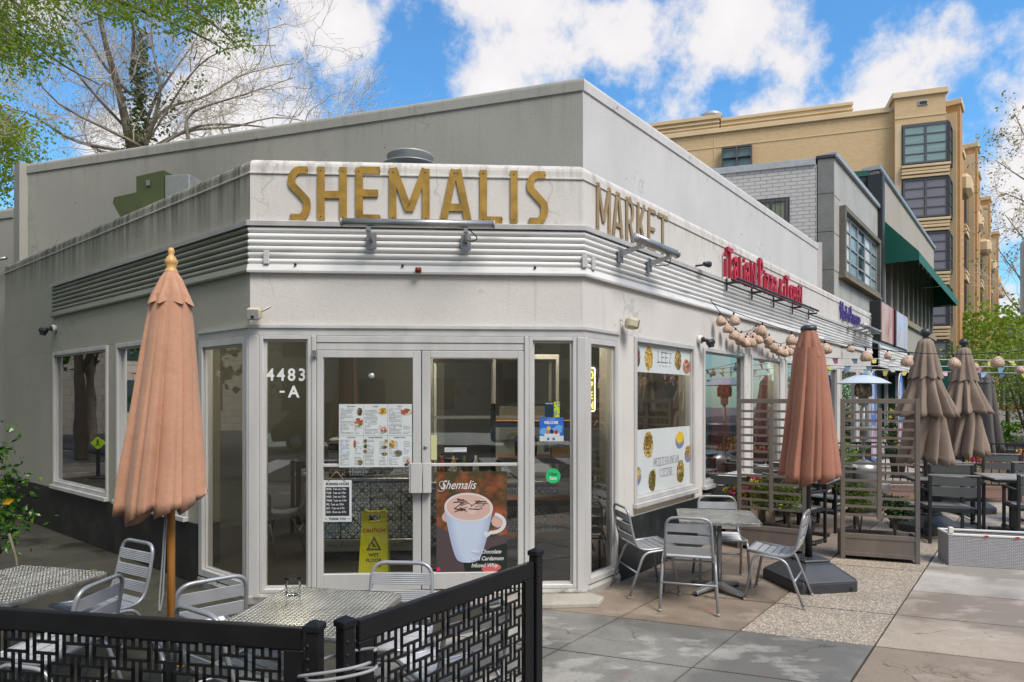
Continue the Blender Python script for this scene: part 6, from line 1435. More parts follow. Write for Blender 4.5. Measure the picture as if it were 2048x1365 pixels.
# flower troughs
def trough(label, x, y, rz, L_, w, seed, cols=('petal_p', 'petal_y', 'petal_r'), h=.34):
    T = place((x, y, 0), R_(rz)); t = thing('flower_trough', label, 'planter', T=T, group='flower troughs'); r = random.Random(seed)
    mb = MB(); mb.box(-L_ / 2, L_ / 2, -w / 2, w / 2, 0, h, b=.01); obj('box', mb, mat('pale_trough_timber', (.28, .22, .15), .8, var=.2, vs=4), t, T)
    mb = MB(); leaves(mb, [(r.uniform(-L_ / 2, L_ / 2), r.uniform(-w / 2, w / 2), h + abs(r.gauss(0, .07))) for _ in range(500)], .07, r); obj('foliage', mb, 'leaf_bright', t, T, fix=False)
    for c in cols:
        mb = MB()
        for _ in range(60):
            p = Vector((r.uniform(-L_ / 2, L_ / 2), r.uniform(-w / 2 - .03, w / 2), h + r.uniform(.03, .2)))
            for q in range(3): leaves(mb, [p] * 2, .05, r, asp=.9)
        obj('blossom', mb, c, t, T, fix=False)
trough('timber trough full of pink, yellow and red flowers at right edge', 10.75, 14.0, -14, 1.7, .4, 71)
trough('second flower trough farther right behind the first', 13.6, 16.2, -14, 2.0, .45, 72, ('petal_y', 'petal_p'))
trough('dark window box of mixed flowers under the second side window', *(FR @ Vector((3.6, -.32, 0))).xy, 51, 1.2, .25, 73, ('petal_y', 'petal_p'), .55)
for k, (s, o_, z, lab) in enumerate(((8.0, .5, .0, 'leafy potted plant in a dark pot near the rust umbrella hem'), (13.3, .6, 0., 'tall potted shrub with yellow flowers at the end of shop wall'), (14.6, .4, 0, 'dark leafy potted plant by the neighbouring shopfront'))):
    T = FR @ TF(s, -o_, z); t = thing('potted_plant', lab, 'plant', T=T); r = random.Random(80 + k)
    hp = .55 if k == 0 else .4
    mb = MB(); mb.lathe([(.14, 0), (.19, hp), (.17, hp), (.16, hp - .05), (.0001, hp - .05)], 18); obj('pot', mb, 'dark', t, T)
    hh = 1.05 if k == 0 else 1.7
    mb = MB(); leaves(mb, [(r.gauss(0, .14), r.gauss(0, .14), hp + abs(r.gauss(0, .3)) * (hh - hp) * 1.4) for _ in range(500)], .10, r); obj('foliage', mb, 'leaf_mid' if k == 0 else 'leaf_dark', t, T, fix=False)
    if k == 1:
        mb = MB(); 
        for _ in range(26): leaves(mb, [(r.gauss(0, .17), r.gauss(0, .17), r.uniform(.7, 1.7))] * 4, .09, r, asp=.9)
        obj('blossom', mb, 'petal_y', t, T, fix=False)

# ------------------------------------------------------------------ wicker lantern strings and bunting
def lantern_mesh():
    mb = MB(); mb.lathe([(.045, -.062), (.060, -.052), (.068, -.02), (.058, .018), (.034, .05), (.014, .064), (.0001, .066)], 12); return mb.mesh('lantern', 'lantern')
LM = lantern_mesh(); mb = MB(); mb.tube([(0, 0, .06), (0, 0, .10)], .011, 8); SM = mb.mesh('socket', 'blackmatt')
def lantern_string(label, P, L_, sag, rough=False):
    t = thing('lantern_string', label, 'string lights', P[0]); mb = MB(); pts = []
    for a, b in zip(P[:-1], P[1:]):
        a = Vector(a); b = Vector(b)
        for k in range(12): f = k / 12; pts.append(a.lerp(b, f) - Vector((0, 0, sag * 4 * f * (1 - f))))
    pts.append(Vector(P[-1])); mb.tube(pts, .005, 5); obj('cord', mb, 'blackmatt', t, I4)
    for p in L_:
        T = Matrix.Translation(Vector(p) - Vector((0, 0, .10))) @ Euler((rnd.uniform(-.25, .25), rnd.uniform(-.25, .25), rnd.uniform(0, 6))).to_matrix().to_4x4()
        l = obj('lantern', LM, None, t, T, fix=False); obj('socket', SM, None, l, T, fix=False)
    return pts
wallpt = lambda s, o_, z: tuple(FR @ Vector((s, -o_, z)))
sw = [(2.76, 2.98), (3.08, 2.86), (3.33, 2.78), (3.55, 2.71), (3.78, 2.66), (4.02, 2.68), (4.30, 2.74), (4.50, 2.84), (4.75, 2.76), (5.02, 2.68), (5.28, 2.63), (5.55, 2.62), (5.85, 2.65), (6.15, 2.72), (6.4, 2.82)]
lantern_string('swag of wicker lanterns looped on the wall above side windows', [wallpt(s, .10, z + .08) for s, z in sw], [wallpt(s, .11, z + .07) for s, z in sw[1:]] + [wallpt(s + .13, .14, z + .04) for s, z in sw[3:13]], .0)
A = Vector(wallpt(2.76, .12, 3.02)); B = Vector((7.2, 7.0, 2.72))
L1 = []
def cat(A, B, f, sag): return A.lerp(B, f) - Vector((0, 0, sag * 4 * f * (1 - f)))
lantern_string('long string of wicker lanterns from shop wall to the right edge', [A, B], [cat(A, B, f, .52) for f in (.055, .12, .19, .27, .36, .45, .55, .64, .74, .84, .93)], .52)
A = Vector(wallpt(8.2, .12, 2.98)); B = Vector((13.5, 10.5, 2.75))
lantern_string('farther string of wicker lanterns behind the tiered umbrellas', [A, B], [cat(A, B, f, .45) for f in (.06, .14, .23, .32, .41, .5, .59, .68, .78, .88)], .45)
def bunting(label, A, B, sag, seed, n):
    r = random.Random(seed); A = Vector(A); B = Vector(B); t = thing('bunting', label, 'bunting', A)
    mb = MB(); mb.tube([cat(A, B, k / 24, sag) for k in range(25)], .009, 6); obj('cord', mb, 'galv', t, I4)
    d = (B - A).normalized()
    for k in range(n):
        p = cat(A, B, (k + .5) / n, sag); w = .06; mb = MB(); q = Vector((r.gauss(0, .03), r.gauss(0, .03), -.085 - r.uniform(0, .03)))
        a, b = p - d * w, p + d * w; c1, c2 = a * .25 + b * .75 + q, a * .75 + b * .25 + q
        vs = [tuple(a), tuple(b), tuple(c1), tuple(c2)] + [(v[0] + .002, v[1] + .002, v[2]) for v in (a, b, c1, c2)]
        mb.add(vs, [(0, 1, 2, 3), (4, 7, 6, 5), (0, 4, 5, 1), (1, 5, 6, 2), (2, 6, 7, 3), (3, 7, 4, 0)]); obj('pennant', mb, ('pennyellow', 'pennpink', 'pennblue', 'pennyellow', 'pennwhite', 'pennpink')[(k + r.randint(0, 1)) % 6], t, I4)
bunting('upper line of paper pennants crossing the terrace', wallpt(8.5, .08, 2.62), (15.5, 12.2, 2.62), .06, 1, 26)
bunting('middle line of paper pennants crossing the terrace', wallpt(7.8, .08, 2.45), (14.5, 11.0, 2.48), .06, 2, 24)
bunting('lower line of paper pennants crossing behind the umbrellas', wallpt(9.4, .08, 2.45), (16.0, 13.0, 2.38), .08, 3, 24)

# ------------------------------------------------------------------ neighbours on the right
DN = .864
FN = frame(P2 + Vector((-.779, .627)) * DN, UR.x, UR.y)
t = thing('office_building', 'two storey building with grey painted brick side and pale stone front', 'building', T=FN)
gb = t
# side (party) wall runs skewed
c0 = FN @ Vector((13.45, 0, 0)); FS = frame(Vector((c0.x, c0.y)) + VP_ * 12, -VP_.x, -VP_.y)   # x 0..12 towards the corner
mb = MB(); mb.box(0, 11.59, 0, .3, 0, 7.98); obj('side_wall', mb, 'greybrick', gb, FS)
mb = MB(); mb.box(-.05, 11.55, -.05, .35, 7.98, 8.16, b=.01); obj('side_coping', mb, 'galv', gb, FS)
for k in range(8):
    mb = MB(); mb.box(11.60, 11.99, -.03, .3, .2 + k, 1.19 + k if k < 7 else 8.12, b=.008); obj('granite_block', mb, 'granite', gb, FS)
mb = MB(); mb.box(11.56, 12.03, -.06, .34, 8.121, 8.2, b=.01); obj('parapet_cap', mb, 'dark', gb, FS)
def grid_window(parent, T, a, b, z0, z1, cols, rows, fm='mullion', gm='blind', w=.06, name='window', y=-.03):
    mb = MB(); mb.box(a, a + w, y, .05, z0, z1); mb.box(b - w, b, y, .05, z0, z1); mb.box(a + w, b - w, y, .05, z1 - w, z1); mb.box(a + w, b - w, y, .05, z0, z0 + w)
    for i in range(1, cols): x = a + (b - a) * i / cols; mb.box(x - w / 2, x + w / 2, y, .05, z0 + w, z1 - w)
    for j in range(1, rows):
        z = z0 + (z1 - z0) * j / rows
        for i in range(cols): x0_ = a + (b - a) * i / cols + w / 2 + (w / 2 if i == 0 else 0); x1_ = a + (b - a) * (i + 1) / cols - w / 2 - (w / 2 if i == cols - 1 else 0); mb.box(x0_, x1_, y + .01, .04, z - w * .3, z + w * .3)
    f = obj(name, mb, fm, parent, T)
    for i in range(cols):
        x0_ = a + (b - a) * i / cols + w / 2 + (w / 2 if i == 0 else 0); x1_ = a + (b - a) * (i + 1) / cols - w / 2 - (w / 2 if i == cols - 1 else 0)
        mb = MB(); mb.box(x0_, x1_, y + .042, y + .06, z0 + w, z1 - w); obj('pane', mb, gm[i % len(gm)] if isinstance(gm, list) else gm, f, T)
    return f
mb = MB(); mb.box(9.99, 10.92, -.015, -.0, 5.55, 7.2); obj('window_reveal', mb, 'dark', gb, FS)
grid_window(gb, FS, 10.04, 10.87, 5.6, 7.15, 2, 1, 'mullion', mat('curtained_glass', (.22, .24, .15), .3, var=.3, vs=3, stretch=(5, 1, .3)), y=-.08)
for i in range(7): mb = MB(); x = 10.08 + i * .118; mb.box(x, x + .014, -.13, -.115, 5.5, 7.15); obj('window_bar', mb, 'blackmatt', gb, FS)
# front
wx0, wx1, wz0, wz1 = 14.1, 18.9, 5.25, 6.85
for a, b, z0, z1, nx, nz in ((13.45, wx0, 4.2, 8.12, 1, 4), (wx1, 19.45, 4.2, 8.12, 1, 4), (wx0, wx1, 6.86, 8.12, 4, 1), (wx0, wx1, 3.4, 5.24, 4, 2)):
    for i in range(nx):
        for j in range(nz):
            mb = MB(); xa, xb = a + (b - a) * i / nx, a + (b - a) * (i + 1) / nx; za, zb = z0 + (z1 - z0) * j / nz, z0 + (z1 - z0) * (j + 1) / nz
            mb.box(xa + .006, xb - .006, 0, .3, za + .006, zb - .006, b=.008); obj('stone_panel', mb, 'panel', gb, FN)
mb = MB(); mb.box(13.46, 19.44, .05, .29, 3.4, 8.1); obj('backing', mb, 'dark', gb, FN)
mb = MB(); mb.box(13.4, 19.5, -.08, .33, 8.122, 8.26, b=.01); obj('cornice', mb, 'galv', gb, FN)
mb = MB()
for a in ((wx0 - .12, wx0, wz0, wz1), (wx1, wx1 + .12, wz0, wz1), (wx0 - .12, wx1 + .12, wz1, wz1 + .14), (wx0 - .16, wx1 + .16, wz0 - .12, wz0)): mb.box(a[0], a[1], -.16, .04, a[2], a[3], b=.006)
obj('window_surround', mb, mat('weathered_stone_frame', (.16, .15, .125), .8, var=.2, vs=2), gb, FN)
mb = MB(); mb.box(wx0 - .2, wx1 + .2, -.18, .02, wz0 - .2, wz0 - .121, b=.006); obj('window_sill', mb, mat('rusty_stone_sill', (.22, .17, .12), .8, var=.2), gb, FN)
grid_window(gb, FN, wx0, wx1, wz0, wz1, 5, 4, 'galv', ['vinylwhite', 'blind', 'darkglass', 'vinylwhite', 'blind'], w=.07, y=-.06)
# shopfront below with louvre canopy, two boxed picture signs
mb = MB(); mb.box(13.5, 26, -.7, .2, 2.6, 2.95, b=.01); obj('canopy', mb, 'dark', gb, FN)
for k in range(7): mb = MB(); mb.box(14.2, 26, -.93, -.88, 2.66 + k * .085, 2.735 + k * .085, b=.01); obj('canopy_louvre', mb, 'rib', gb, FN)
mb = MB(); mb.box(13.45, 26.1, -.88, .2, 3.26, 3.33, b=.01); obj('canopy_roof', mb, 'steel', gb, FN)
for x in (13.5, 15.4, 17.4, 19.3, 22, 24.5): mb = MB(); mb.box(x, x + .08, -.3, -.2, 0, 2.6); obj('shopfront_mullion', mb, 'alu', gb, FN)
mb = MB(); mb.box(13.5, 19.4, -.15, -.1, .5, 2.6); obj('shopfront_glass', mb, 'darkglass', gb, FN)
mb = MB(); mb.box(13.5, 19.4, -.3, -.1, 0, .5); obj('shopfront_base', mb, 'greybrick', gb, FN)
for k, (a, b, m, lab) in enumerate(((14.85, 16.75, 'posterpink', 'boxed picture sign with pink portrait above the neighbouring shop'), (17.25, 19.4, 'posterpale', 'boxed picture sign with pale silver portrait, farther of the pair'))):
    T = FN; t2 = thing('picture_sign', lab, 'sign', T=FN @ TF(a, -.86, 3.4)); TT = WM[t2.name]
    mb = MB(); mb.box(0, b - a, .03, .30, -.05, 1.1, b=.01); obj('box', mb, 'dark', t2, TT)
    mb = MB(); mb.box(.04, b - a - .04, 0, .029, 0, 1.05, b=.004); obj('picture', mb, mat('pink_portrait_print', (.55, .36, .30), .4, col2=(.30, .10, .08), c2=.56, c2s=1.6, stretch=(1, 1, .5)) if k == 0 else mat('silver_portrait_print', (.50, .53, .58), .4, col2=(.42, .18, .34), c2=.55, c2s=3, stretch=(2, 1, .5)), t2, TT)
    if k == 0: mb = MB(); mb.box(b - a - .25, b - a - .045, -.003, -.0005, .005, 1.045); obj('red_border', mb, 'posterred', t2, TT)
    else: mb = MB(); ellipse(mb, .9, .75, .4, .2, -.003, -.0005, jag=.2); obj('portrait_hair', mb, 'flaglight', t2, TT)

# building with green awnings
t = thing('awning_building', 'long two storey building with green awning over vertical concrete fins', 'building', T=FN @ TF(19.5, 0, 0)); ab = t
mb = MB(); mb.box(19.5, 34.4, .3, 8, 0, 9.3); obj('body', mb, mat('dark_brown_recess', (.035, .03, .027), .5), ab, FN)
mb = MB(); mb.box(19.5, 34.4, .0, .299, 8.0, 9.45, b=.01); obj('fascia', mb, mat('beige_concrete_fascia', (.38, .34, .28), .8, var=.12, vs=1, stretch=(1, 1, .3)), ab, FN)
mb = MB(); mb.box(19.45, 34.5, -.08, .5, 9.46, 9.6, b=.01); obj('cornice', mb, 'steel', ab, FN)
mb = MB(); mb.box(19.5, 34.4, -.12, .299, 4.75, 5.0, b=.02); obj('sill_band', mb, mat('tan_concrete', (.34, .28, .20), .8), ab, FN)
mb = MB(); mb.box(19.5, 34.4, -.02, .299, 3.35, 4.749); obj('lower_wall', mb, mat('beige_concrete_lower', (.38, .35, .30), .8), ab, FN)
for x in (20.2, 21.6, 22.9, 24.2, 25.5, 26.8, 28.1, 29.4, 30.7, 32.0, 33.3):
    mb = MB(); mb.box(x, x + .30, -.06, .299, 5.001, 7.999, b=.01); obj('fin', mb, mat('ribbed_concrete_fin', (.32, .29, .24), .8, var=.12, vs=3, stretch=(4, 4, .2)), ab, FN)
mb = MB(); mb.box(19.35, 19.75, -.15, .3, 3.4, 9.3, b=.01); obj('corner_pilaster', mb, 'dark', ab, FN)
c1 = FN @ Vector((19.5, 0.3, 0)); FB = frame(Vector((c1.x, c1.y)) + VP_ * 8, -VP_.x, -VP_.y)
mb = MB(); mb.box(0, 7.5, 0, .3, 7, 9.25); obj('side_wall', mb, brickmat('red_brick_wall', (.27, .05, .03), (.20, .035, .02), (.18, .12, .1), 1, row=.09, w=.25, msize=.01), ab, FB)
mb = MB(); mb.box(7.5, 7.95, -.02, .3, 7, 9.3); obj('side_pier', mb, 'dark', ab, FB)
mb = MB(); mb.box(0, 8, -.05, .35, 9.31, 9.5); obj('side_coping', mb, mat('green_metal_coping', (.01, .09, .05), .4), ab, FB)
def awning(label, a, b, zt, zb, zv, outd, T=FN):
    t = thing('awning', label, 'awning', T=T @ TF(a, 0, zb))
    mb = MB(); mb.add([(a, -.01, zt), (b, -.01, zt), (b, -outd, zb), (a, -outd, zb), (a, -.01, zt - .03), (b, -.01, zt - .03), (b, -outd, zb - .03), (a, -outd, zb - .03)], [(0, 1, 2, 3), (4, 7, 6, 5), (0, 3, 7, 4), (1, 5, 6, 2), (3, 2, 6, 7), (0, 4, 5, 1)]); obj('canvas', mb, 'green', t, T)
    for x in (a, b - .02): mb = MB(); mb.add([(x, -.01, zt - .031), (x, -outd, zb - .031), (x, -outd, zv), (x, -.01, zv), (x + .02, -.01, zt - .031), (x + .02, -outd, zb - .031), (x + .02, -outd, zv), (x + .02, -.01, zv)], [(0, 1, 2, 3), (4, 7, 6, 5), (1, 5, 6, 2), (2, 6, 7, 3)]); obj('side_panel', mb, 'green', t, T)
    n = int((b - a) / 1.6)
    for k in range(n): mb = MB(); x = a + .02 + (b - a - .04) * k / n; mb.box(x + .01, x + (b - a - .04) / n - .01, -outd - .012, -outd, zv - .05, zb - .031); obj('valance_panel', mb, 'green', t, T)
    mb = MB()
    for x in (a + .1, (a + b) / 2, b - .1): mb.tube([(x, -.02, zv + .05), (x, -outd + .05, zv + .05)], .02, 6)
    obj('frame', mb, 'steel', t, T)
awning('large green canvas awning high on the long building', 20.3, 34.0, 7.95, 6.75, 6.45, 1.05)
awning('green canvas entrance awning low down beyond the umbrellas', 22.5, 31.0, 3.7, 2.9, 2.2, 2.2)
mb = MB(); mb.box(20, 34, -.4, -.05, .0, 3.3); obj('lower_screen', mb, mat('dark_green_panel', (.006, .045, .03), .5), ab, FN)
for x in (20.0, 21.2, 22.4): mb = MB(); mb.box(x, x + .08, -.5, -.42, 0, 3.3); obj('shopfront_mullion', mb, 'alu', ab, FN)
t = thing('arched_window_sign', 'small brick red arched panel on beige wall behind umbrella tip', 'sign', T=FN @ TF(21.3, -.06, 3.6)); 
mb = MB(); mb.prism([(-.35, 0), (.35, 0), (.35, .55)] + arc(0, .55, .35, .35, 0, 180, 10)[1:], 0, .06); obj('panel', mb, 'redbrick', t, WM[t.name])
mb = MB(); mb.prism([(-.42, -.05), (.42, -.05), (.42, .55)] + arc(0, .55, .42, .42, 0, 180, 10)[1:], .0605, .09); obj('border', mb, 'tanstone', t, WM[t.name])

# buff apartment block
K = FN @ Vector((40.0, 0, 0)); K = Vector((K.x, K.y)); FT = frame(K + VP_ * 22, -VP_.x, -VP_.y); FU = frame(K, UR.x, UR.y)
ap = thing('apartment_block', 'six storey buff brick apartment block with corner bay windows', 'building', (K.x, K.y, 0))
mb = MB(); mb.box(0, 19.4, .4, 10, 0, 18.9); obj('wall', mb, 'tanbrick', ap, FT)
mb = MB(); mb.box(19.4, 22.0, 0, 4, 0, 19.5); obj('corner_tower', mb, 'tanbrick', ap, FT)
mb = MB(); mb.box(19.25, 22.12, -.12, 4, 19.5, 19.85, b=.03); obj('tower_coping', mb, 'tanstone', ap, FT)
mb = MB(); mb.box(-.1, 19.2, .25, 10, 18.9, 19.2, b=.02); obj('coping', mb, 'tanstone', ap, FT)
mb = MB(); mb.box(9.6, 17.2, .7, 10, 19.2, 19.75); mb.box(9.6, 17.3, .6, 10, 19.751, 19.95, b=.02); mb.box(9.6, 17.3, .55, 10, 19.45, 19.52); obj('attic', mb, 'tanstone', ap, FT)
mb = MB(); mb.box(0, 9.5, .55, 10, 19.2, 19.9); mb.box(-.1, 9.6, .40, 10, 19.901, 20.15, b=.02); mb.box(0, 9.55, .45, 10, 19.4, 19.48); mb.box(0, 9.55, .42, 10, 19.65, 19.73); obj('attic', mb, 'tanstone', ap, FT)
for z in (18.0, ): mb = MB(); mb.box(0, 19.4, .37, .4, z, z + .07); mb.box(19.4, 22.03, -.03, 0, z + .3, z + .38); obj('string_course', mb, 'tanstone', ap, FT)
for z in (15.05, 8.85): mb = MB(); mb.box(0, 19.4, .37, .4, z, z + .06); obj('string_course', mb, 'tanstone', ap, FT)
for x in (9.2, ): mb = MB(); mb.box(x, x + .05, .37, .4, 0, 18.9); obj('expansion_joint', mb, 'tanstone', ap, FT)
grid_window(ap, FT, 9.65, 11.5, 16.45, 17.85, 2, 2, 'mullion', 'blind', w=.09, y=.28)
for x in (1.0, 12.6):
    grid_window(ap, FT, x, x + 2, 12.2, 13.7, 2, 3, 'mullion', 'blind', w=.09, y=.28)
for x, z, y in ((2.9, 17.75, .3), (20.6, 18.95, -.06)):
    mb = MB(); mb.box(x, x + .5, y, y + .12, z, z + .28, b=.02); v = obj('vent_hood', mb, 'galv', ap, FT); mb = MB(); mb.box(x + .06, x + .44, y - .01, y + .02, z + .05, z + .22); obj('vent_opening', mb, 'blackmatt', v, FT)
# bay windows stacked on the tower, glazed round the corner
for k in range(6):
    z0 = 15.55 - 3.15 * k
    gm = 'blind' if k == 0 else 'greypanel'
    mb = MB(); mb.box(19.75, 22.1, -.07, 0, z0 - .08, z0 + 2.35); mb.box(22.001, 22.14, -.08, 1.1, z0 - .08, z0 + 2.35); obj('window_reveal', mb, 'mullion', ap, FT)
    if z0 > 0: 
        grid_window(ap, FT, 19.8, 22.12, z0, z0 + 2.25, 2, 4, 'mullion', gm, w=.10, y=-.14)
        Fc = frame(Vector((FT @ Vector((22.13, -.1, 0))).xy), UR.x, UR.y); grid_window(ap, Fc, .05, 1.5, z0, z0 + 2.25, 1, 3, 'mullion', 'darkglass', w=.10, y=-.06)
        mb = MB(); mb.box(22.0, 22.13, -.14, .1, z0, z0 + 2.25); obj('corner_mullion', mb, 'mullion', ap, FT)
    for q in range(4): mb = MB(); mb.box(19.7, 22.18 - .02 * q, -.26 + .04 * (q % 2), 1.3, z0 - .25 - q * .20, z0 - .10 - q * .20, b=.02); obj('sill_moulding', mb, 'tanstone', ap, FT)
for x in (19.4, ): mb = MB(); mb.box(x, x + .34, -.05, 0, 0, 18.0); obj('quoin_strip', mb, 'tanstone', ap, FT)
# street face: rhythm of piers, bays and shafts
mb = MB(); mb.box(0, 60, .5, 9, 0, 18.6); obj('street_wall', mb, 'tanbrick_s', ap, FU)
x = 1.7; k = 0
while x < 58:
    w = 1.5; h = (19.3, 18.0, 19.9)[k % 3]; pj = (.55, .25, .75)[k % 3]
    mb = MB(); mb.box(x, x + w, -pj, .5, 0, h); obj('pier', mb, 'tanbrick_s', ap, FU)
    mb = MB(); mb.box(x - .1, x + w + .1, -pj - .1, .5, h, h + .35, b=.03); obj('pier_coping', mb, 'tanstone', ap, FU)
    mb = MB(); mb.box(x - .22, x - .001, -pj + .15, .5, 0, h - .5); mb.box(x + w + .001, x + w + .22, -pj + .15, .5, 0, h - .5); obj('stone_edge', mb, 'tanstone', ap, FU)
    xb = x + w + .6
    if k % 2 == 0:
        mb = MB(); mb.box(xb, xb + 2.2, -.95, .5, 14.6, 15.8, b=.25); obj('balcony_front', mb, 'tanstone', ap, FU)
    for q in range(5):
        z0 = 12.4 - 3.15 * q + (0 if k % 2 == 0 else 1.5)
        if z0 < .4: continue
        mb = MB(); mb.box(xb, xb + 2.2, -.30, .5, z0, z0 + 2.1); wv = obj('window', mb, 'mullion', ap, FU); mb = MB(); mb.box(xb + .1, xb + 2.1, -.34, -.30, z0 + .1, z0 + 2.0); obj('pane', mb, 'darkglass', wv, FU)
        for e in range(3): mb = MB(); mb.box(xb - .05, xb + 2.25, -.38 + .04 * (e % 2), .5, z0 - .30 - e * .24, z0 - .12 - e * .24, b=.02); obj('sill_moulding', mb, 'tanstone', ap, FU)
    x += 5.3; k += 1
t = thing('roof_fan', 'low galvanised roof fan above the apartment block cornice', 'vent', FT @ Vector((9.0, 2.5, 20.2))); mb = MB(); mb.lathe([(.55, 0), (.6, .5), (.75, .55), (.7, .8), (.35, 1.0), (.0001, 1.02)], 20); obj('cowl', mb, 'galv', t, WM[t.name])
mb = MB(); mb.lathe([(.45, -.3), (.45, .02)], 16); obj('curb', mb, 'galv', t, WM[t.name])
t = thing('blade_sign', 'tall dark grey vertical sign reading PARK VAN NESS on apartment block', 'sign', T=FU @ TF(47, -1.1, 0) @ Matrix.Rotation(R_(-52), 4, 'Z')); TT = WM[t.name]
mb = MB(); mb.box(0, 2.6, 0, .4, 1.2, 8.2, b=.02); b = obj('blade', mb, 'parkgrey', t, TT)
for i, ch in enumerate('PARK VAN NESS'):
    if ch != ' ': obj('letter_' + ch.lower(), moved(text(ch, .62, .05, 1.25, 'CENTER', bold=.012), TF(1.3, 0, 7.35 - i * .49)), 'ink', b, TT)
# distant street end
for k, (x, y, w, d, h, m, lab) in enumerate(((84, 112, 3.5, 10, 14.2, 'redbrick', 'narrow red building at the far end of the street'), (90.5, 116, 6.5, 12, 15.2, 'white', 'pale far building with dark eaves at the end of street'))):
    t = thing('distant_building', lab, 'building', (x, y, 0), R_(-15)); T = WM[t.name]; mb = MB(); mb.box(-w / 2, w / 2, -d / 2, d / 2, 0, h); obj('wall', mb, m if m != 'white' else 'stonefar', t, T)
    mb = MB(); mb.box(-w / 2 - .6, w / 2 + .6, -d / 2 - .6, d / 2 + .6, h, h + .4); obj('roof', mb, 'dark', t, T)
    for q in range(4):
        for c in range(2): mb = MB(); mb.box(-w / 4 + c * w / 2 - .6, -w / 4 + c * w / 2 + .6, -d / 2 - .1, -d / 2, h - 2.6 - q * 3, h - .8 - q * 3); obj('window', mb, 'mullion', t, T)
t = thing('street_sign_box', 'dark grey edge of a tall sign cutting into the right edge', 'sign', (5.925, 7.6, 0), R_(-30)); T = WM[t.name]
mb = MB(); mb.box(0, .8, -.08, .08, 2.82, 3.66, b=.01); obj('panel', mb, 'steel', t, T); mb = MB(); mb.box(.35, .45, -.05, .05, 0, 2.82); obj('post', mb, 'dark', t, T)
# ------------------------------------------------------------------ trees
def limb(mb, P, r0, r1, n=7): 
    P = fillet(P, 99, 3) if len(P) > 2 else P
    mb.tube(P, [r0 + (r1 - r0) * i / (len(P) - 1) for i in range(len(P))], n, caps=False); return P
def grow(mb, tips, p, d, ln, rad, depth, r, up=.12, kids_=(2, 4), gnarl=.28, stop=.004):
    P = [p]; q = p.copy(); dd = d.copy(); seg = 4
    for i in range(seg):
        dd = (dd + Vector((r.gauss(0, gnarl), r.gauss(0, gnarl), r.gauss(0, gnarl) + up))).normalized(); q = q + dd * ln / seg; P.append(q.copy())
    mb.tube(P, [max(stop, rad * (1 - .5 * i / seg)) for i in range(seg + 1)], 5 if rad > .02 else 3, caps=False)
    if depth == 0: tips.append((q, dd)); return
    for k in range(r.randint(*kids_)):
        i = r.randint(1, seg); nd = (dd + Vector((r.gauss(0, .75), r.gauss(0, .75), r.gauss(0, .55)))).normalized()
        grow(mb, tips, P[i], nd, ln * r.uniform(.5, .8), rad * .52, depth - 1, r, up, kids_, gnarl, stop)
    grow(mb, tips, q, dd, ln * .75, rad * .5, depth - 1, r, up, kids_, gnarl, stop)
r = random.Random(21)
# bare sycamore behind the flank
t = thing('bare_tree', 'large bare sycamore with ivy on the trunk behind the grey block', 'tree', (-11.6, 20, 0))
base = Vector((-11.6, 20, 0)); fork = Vector((-11.5, 20, 9.9))
def W2(px, py, Y): return Vector(((px - 1024) / 1306 * Y, Y, EYE + (798 - py) / 1306 * Y))
mb = MB(); limb(mb, [base, Vector((-11.7, 20, 5)), fork], .36, .20, 12)
lims = [[(262, 300), (262, 200), (255, 120), (262, 40), (240, -60)], [(262, 190), (225, 150), (190, 70), (110, 20), (60, -40)], [(250, 185), (195, 150), (130, 110), (60, 20)],
        [(250, 200), (190, 150), (120, 90), (35, 170)], [(245, 300), (190, 292), (110, 255), (70, 180), (30, 150)], [(245, 302), (150, 290), (80, 235), (25, 232)],
        [(255, 260), (215, 205), (205, 170), (195, 60)], [(285, 300), (290, 210), (330, 130), (365, 70), (400, -30)], [(290, 300), (300, 200), (380, 170), (440, 100), (560, 60)],
        [(285, 300), (340, 230), (400, 150), (470, 115), (570, 120)], [(290, 305), (350, 235), (420, 215), (500, 160), (620, 175)], [(300, 308), (370, 240), (470, 230), (560, 235), (690, 200)],
        [(380, 290), (370, 230), (480, 205), (600, 170)], [(290, 290), (340, 190), (320, 100), (350, 0)], [(262, 150), (300, 110), (320, 60), (300, -30)], [(400, 300), (500, 265), (600, 235), (680, 225)], [(300, 305), (270, 290), (150, 240), (155, 150)]]
tips = []; tw = MB()
for i, l_ in enumerate(lims):
    dy = r.uniform(-3.5, 3.5); n = len(l_)
    P = [W2(x, y, 20) + Vector((0, dy * k / (n - 1), 0)) for k, (x, y) in enumerate(l_)]
    if i in (0,): rr = .13
    else: rr = r.uniform(.035, .065)
    limb(mb, P, rr, .010)
    for k in range(1, n):
        for q in range(2 if k < n - 1 else 3):
            f = r.random(); p = P[k - 1].lerp(P[k], f); d = (P[k] - P[k - 1]).normalized(); d = (d + Vector((r.gauss(0, .8), r.gauss(0, .8), r.gauss(.1, .6)))).normalized()
            grow(tw, tips, p, d, r.uniform(.9, 1.7), .020, 3, r, up=.06, kids_=(2, 3), stop=.0045)
obj('trunk', mb, 'barkpale', t, I4, fix=False); obj('twigs', tw, 'twig', t, I4, fix=False)['kind'] = 'stuff'
mb = MB(); pts = []
for k in range(2600):
    f = r.random() ** 2; z = 8.6 + f * 4.5; pts.append((-11.55 + f * .25 + r.gauss(0, .15 * (1 - f * .6)), 20 + r.gauss(0, .2), z))
for l_ in (lims[7], lims[9]):
    for k in range(260): f = r.random(); i = min(1, int(f * 2)); a = W2(*l_[i], 20); b = W2(*l_[i + 1], 20); pts.append(tuple(a.lerp(b, f * 2 - i) + Vector((r.gauss(0, .12), r.gauss(0, .25), r.gauss(0, .12)))))
leaves(mb, pts, .10, r, asp=.8); obj('ivy', mb, 'leaf_ivy', t, I4, fix=False)
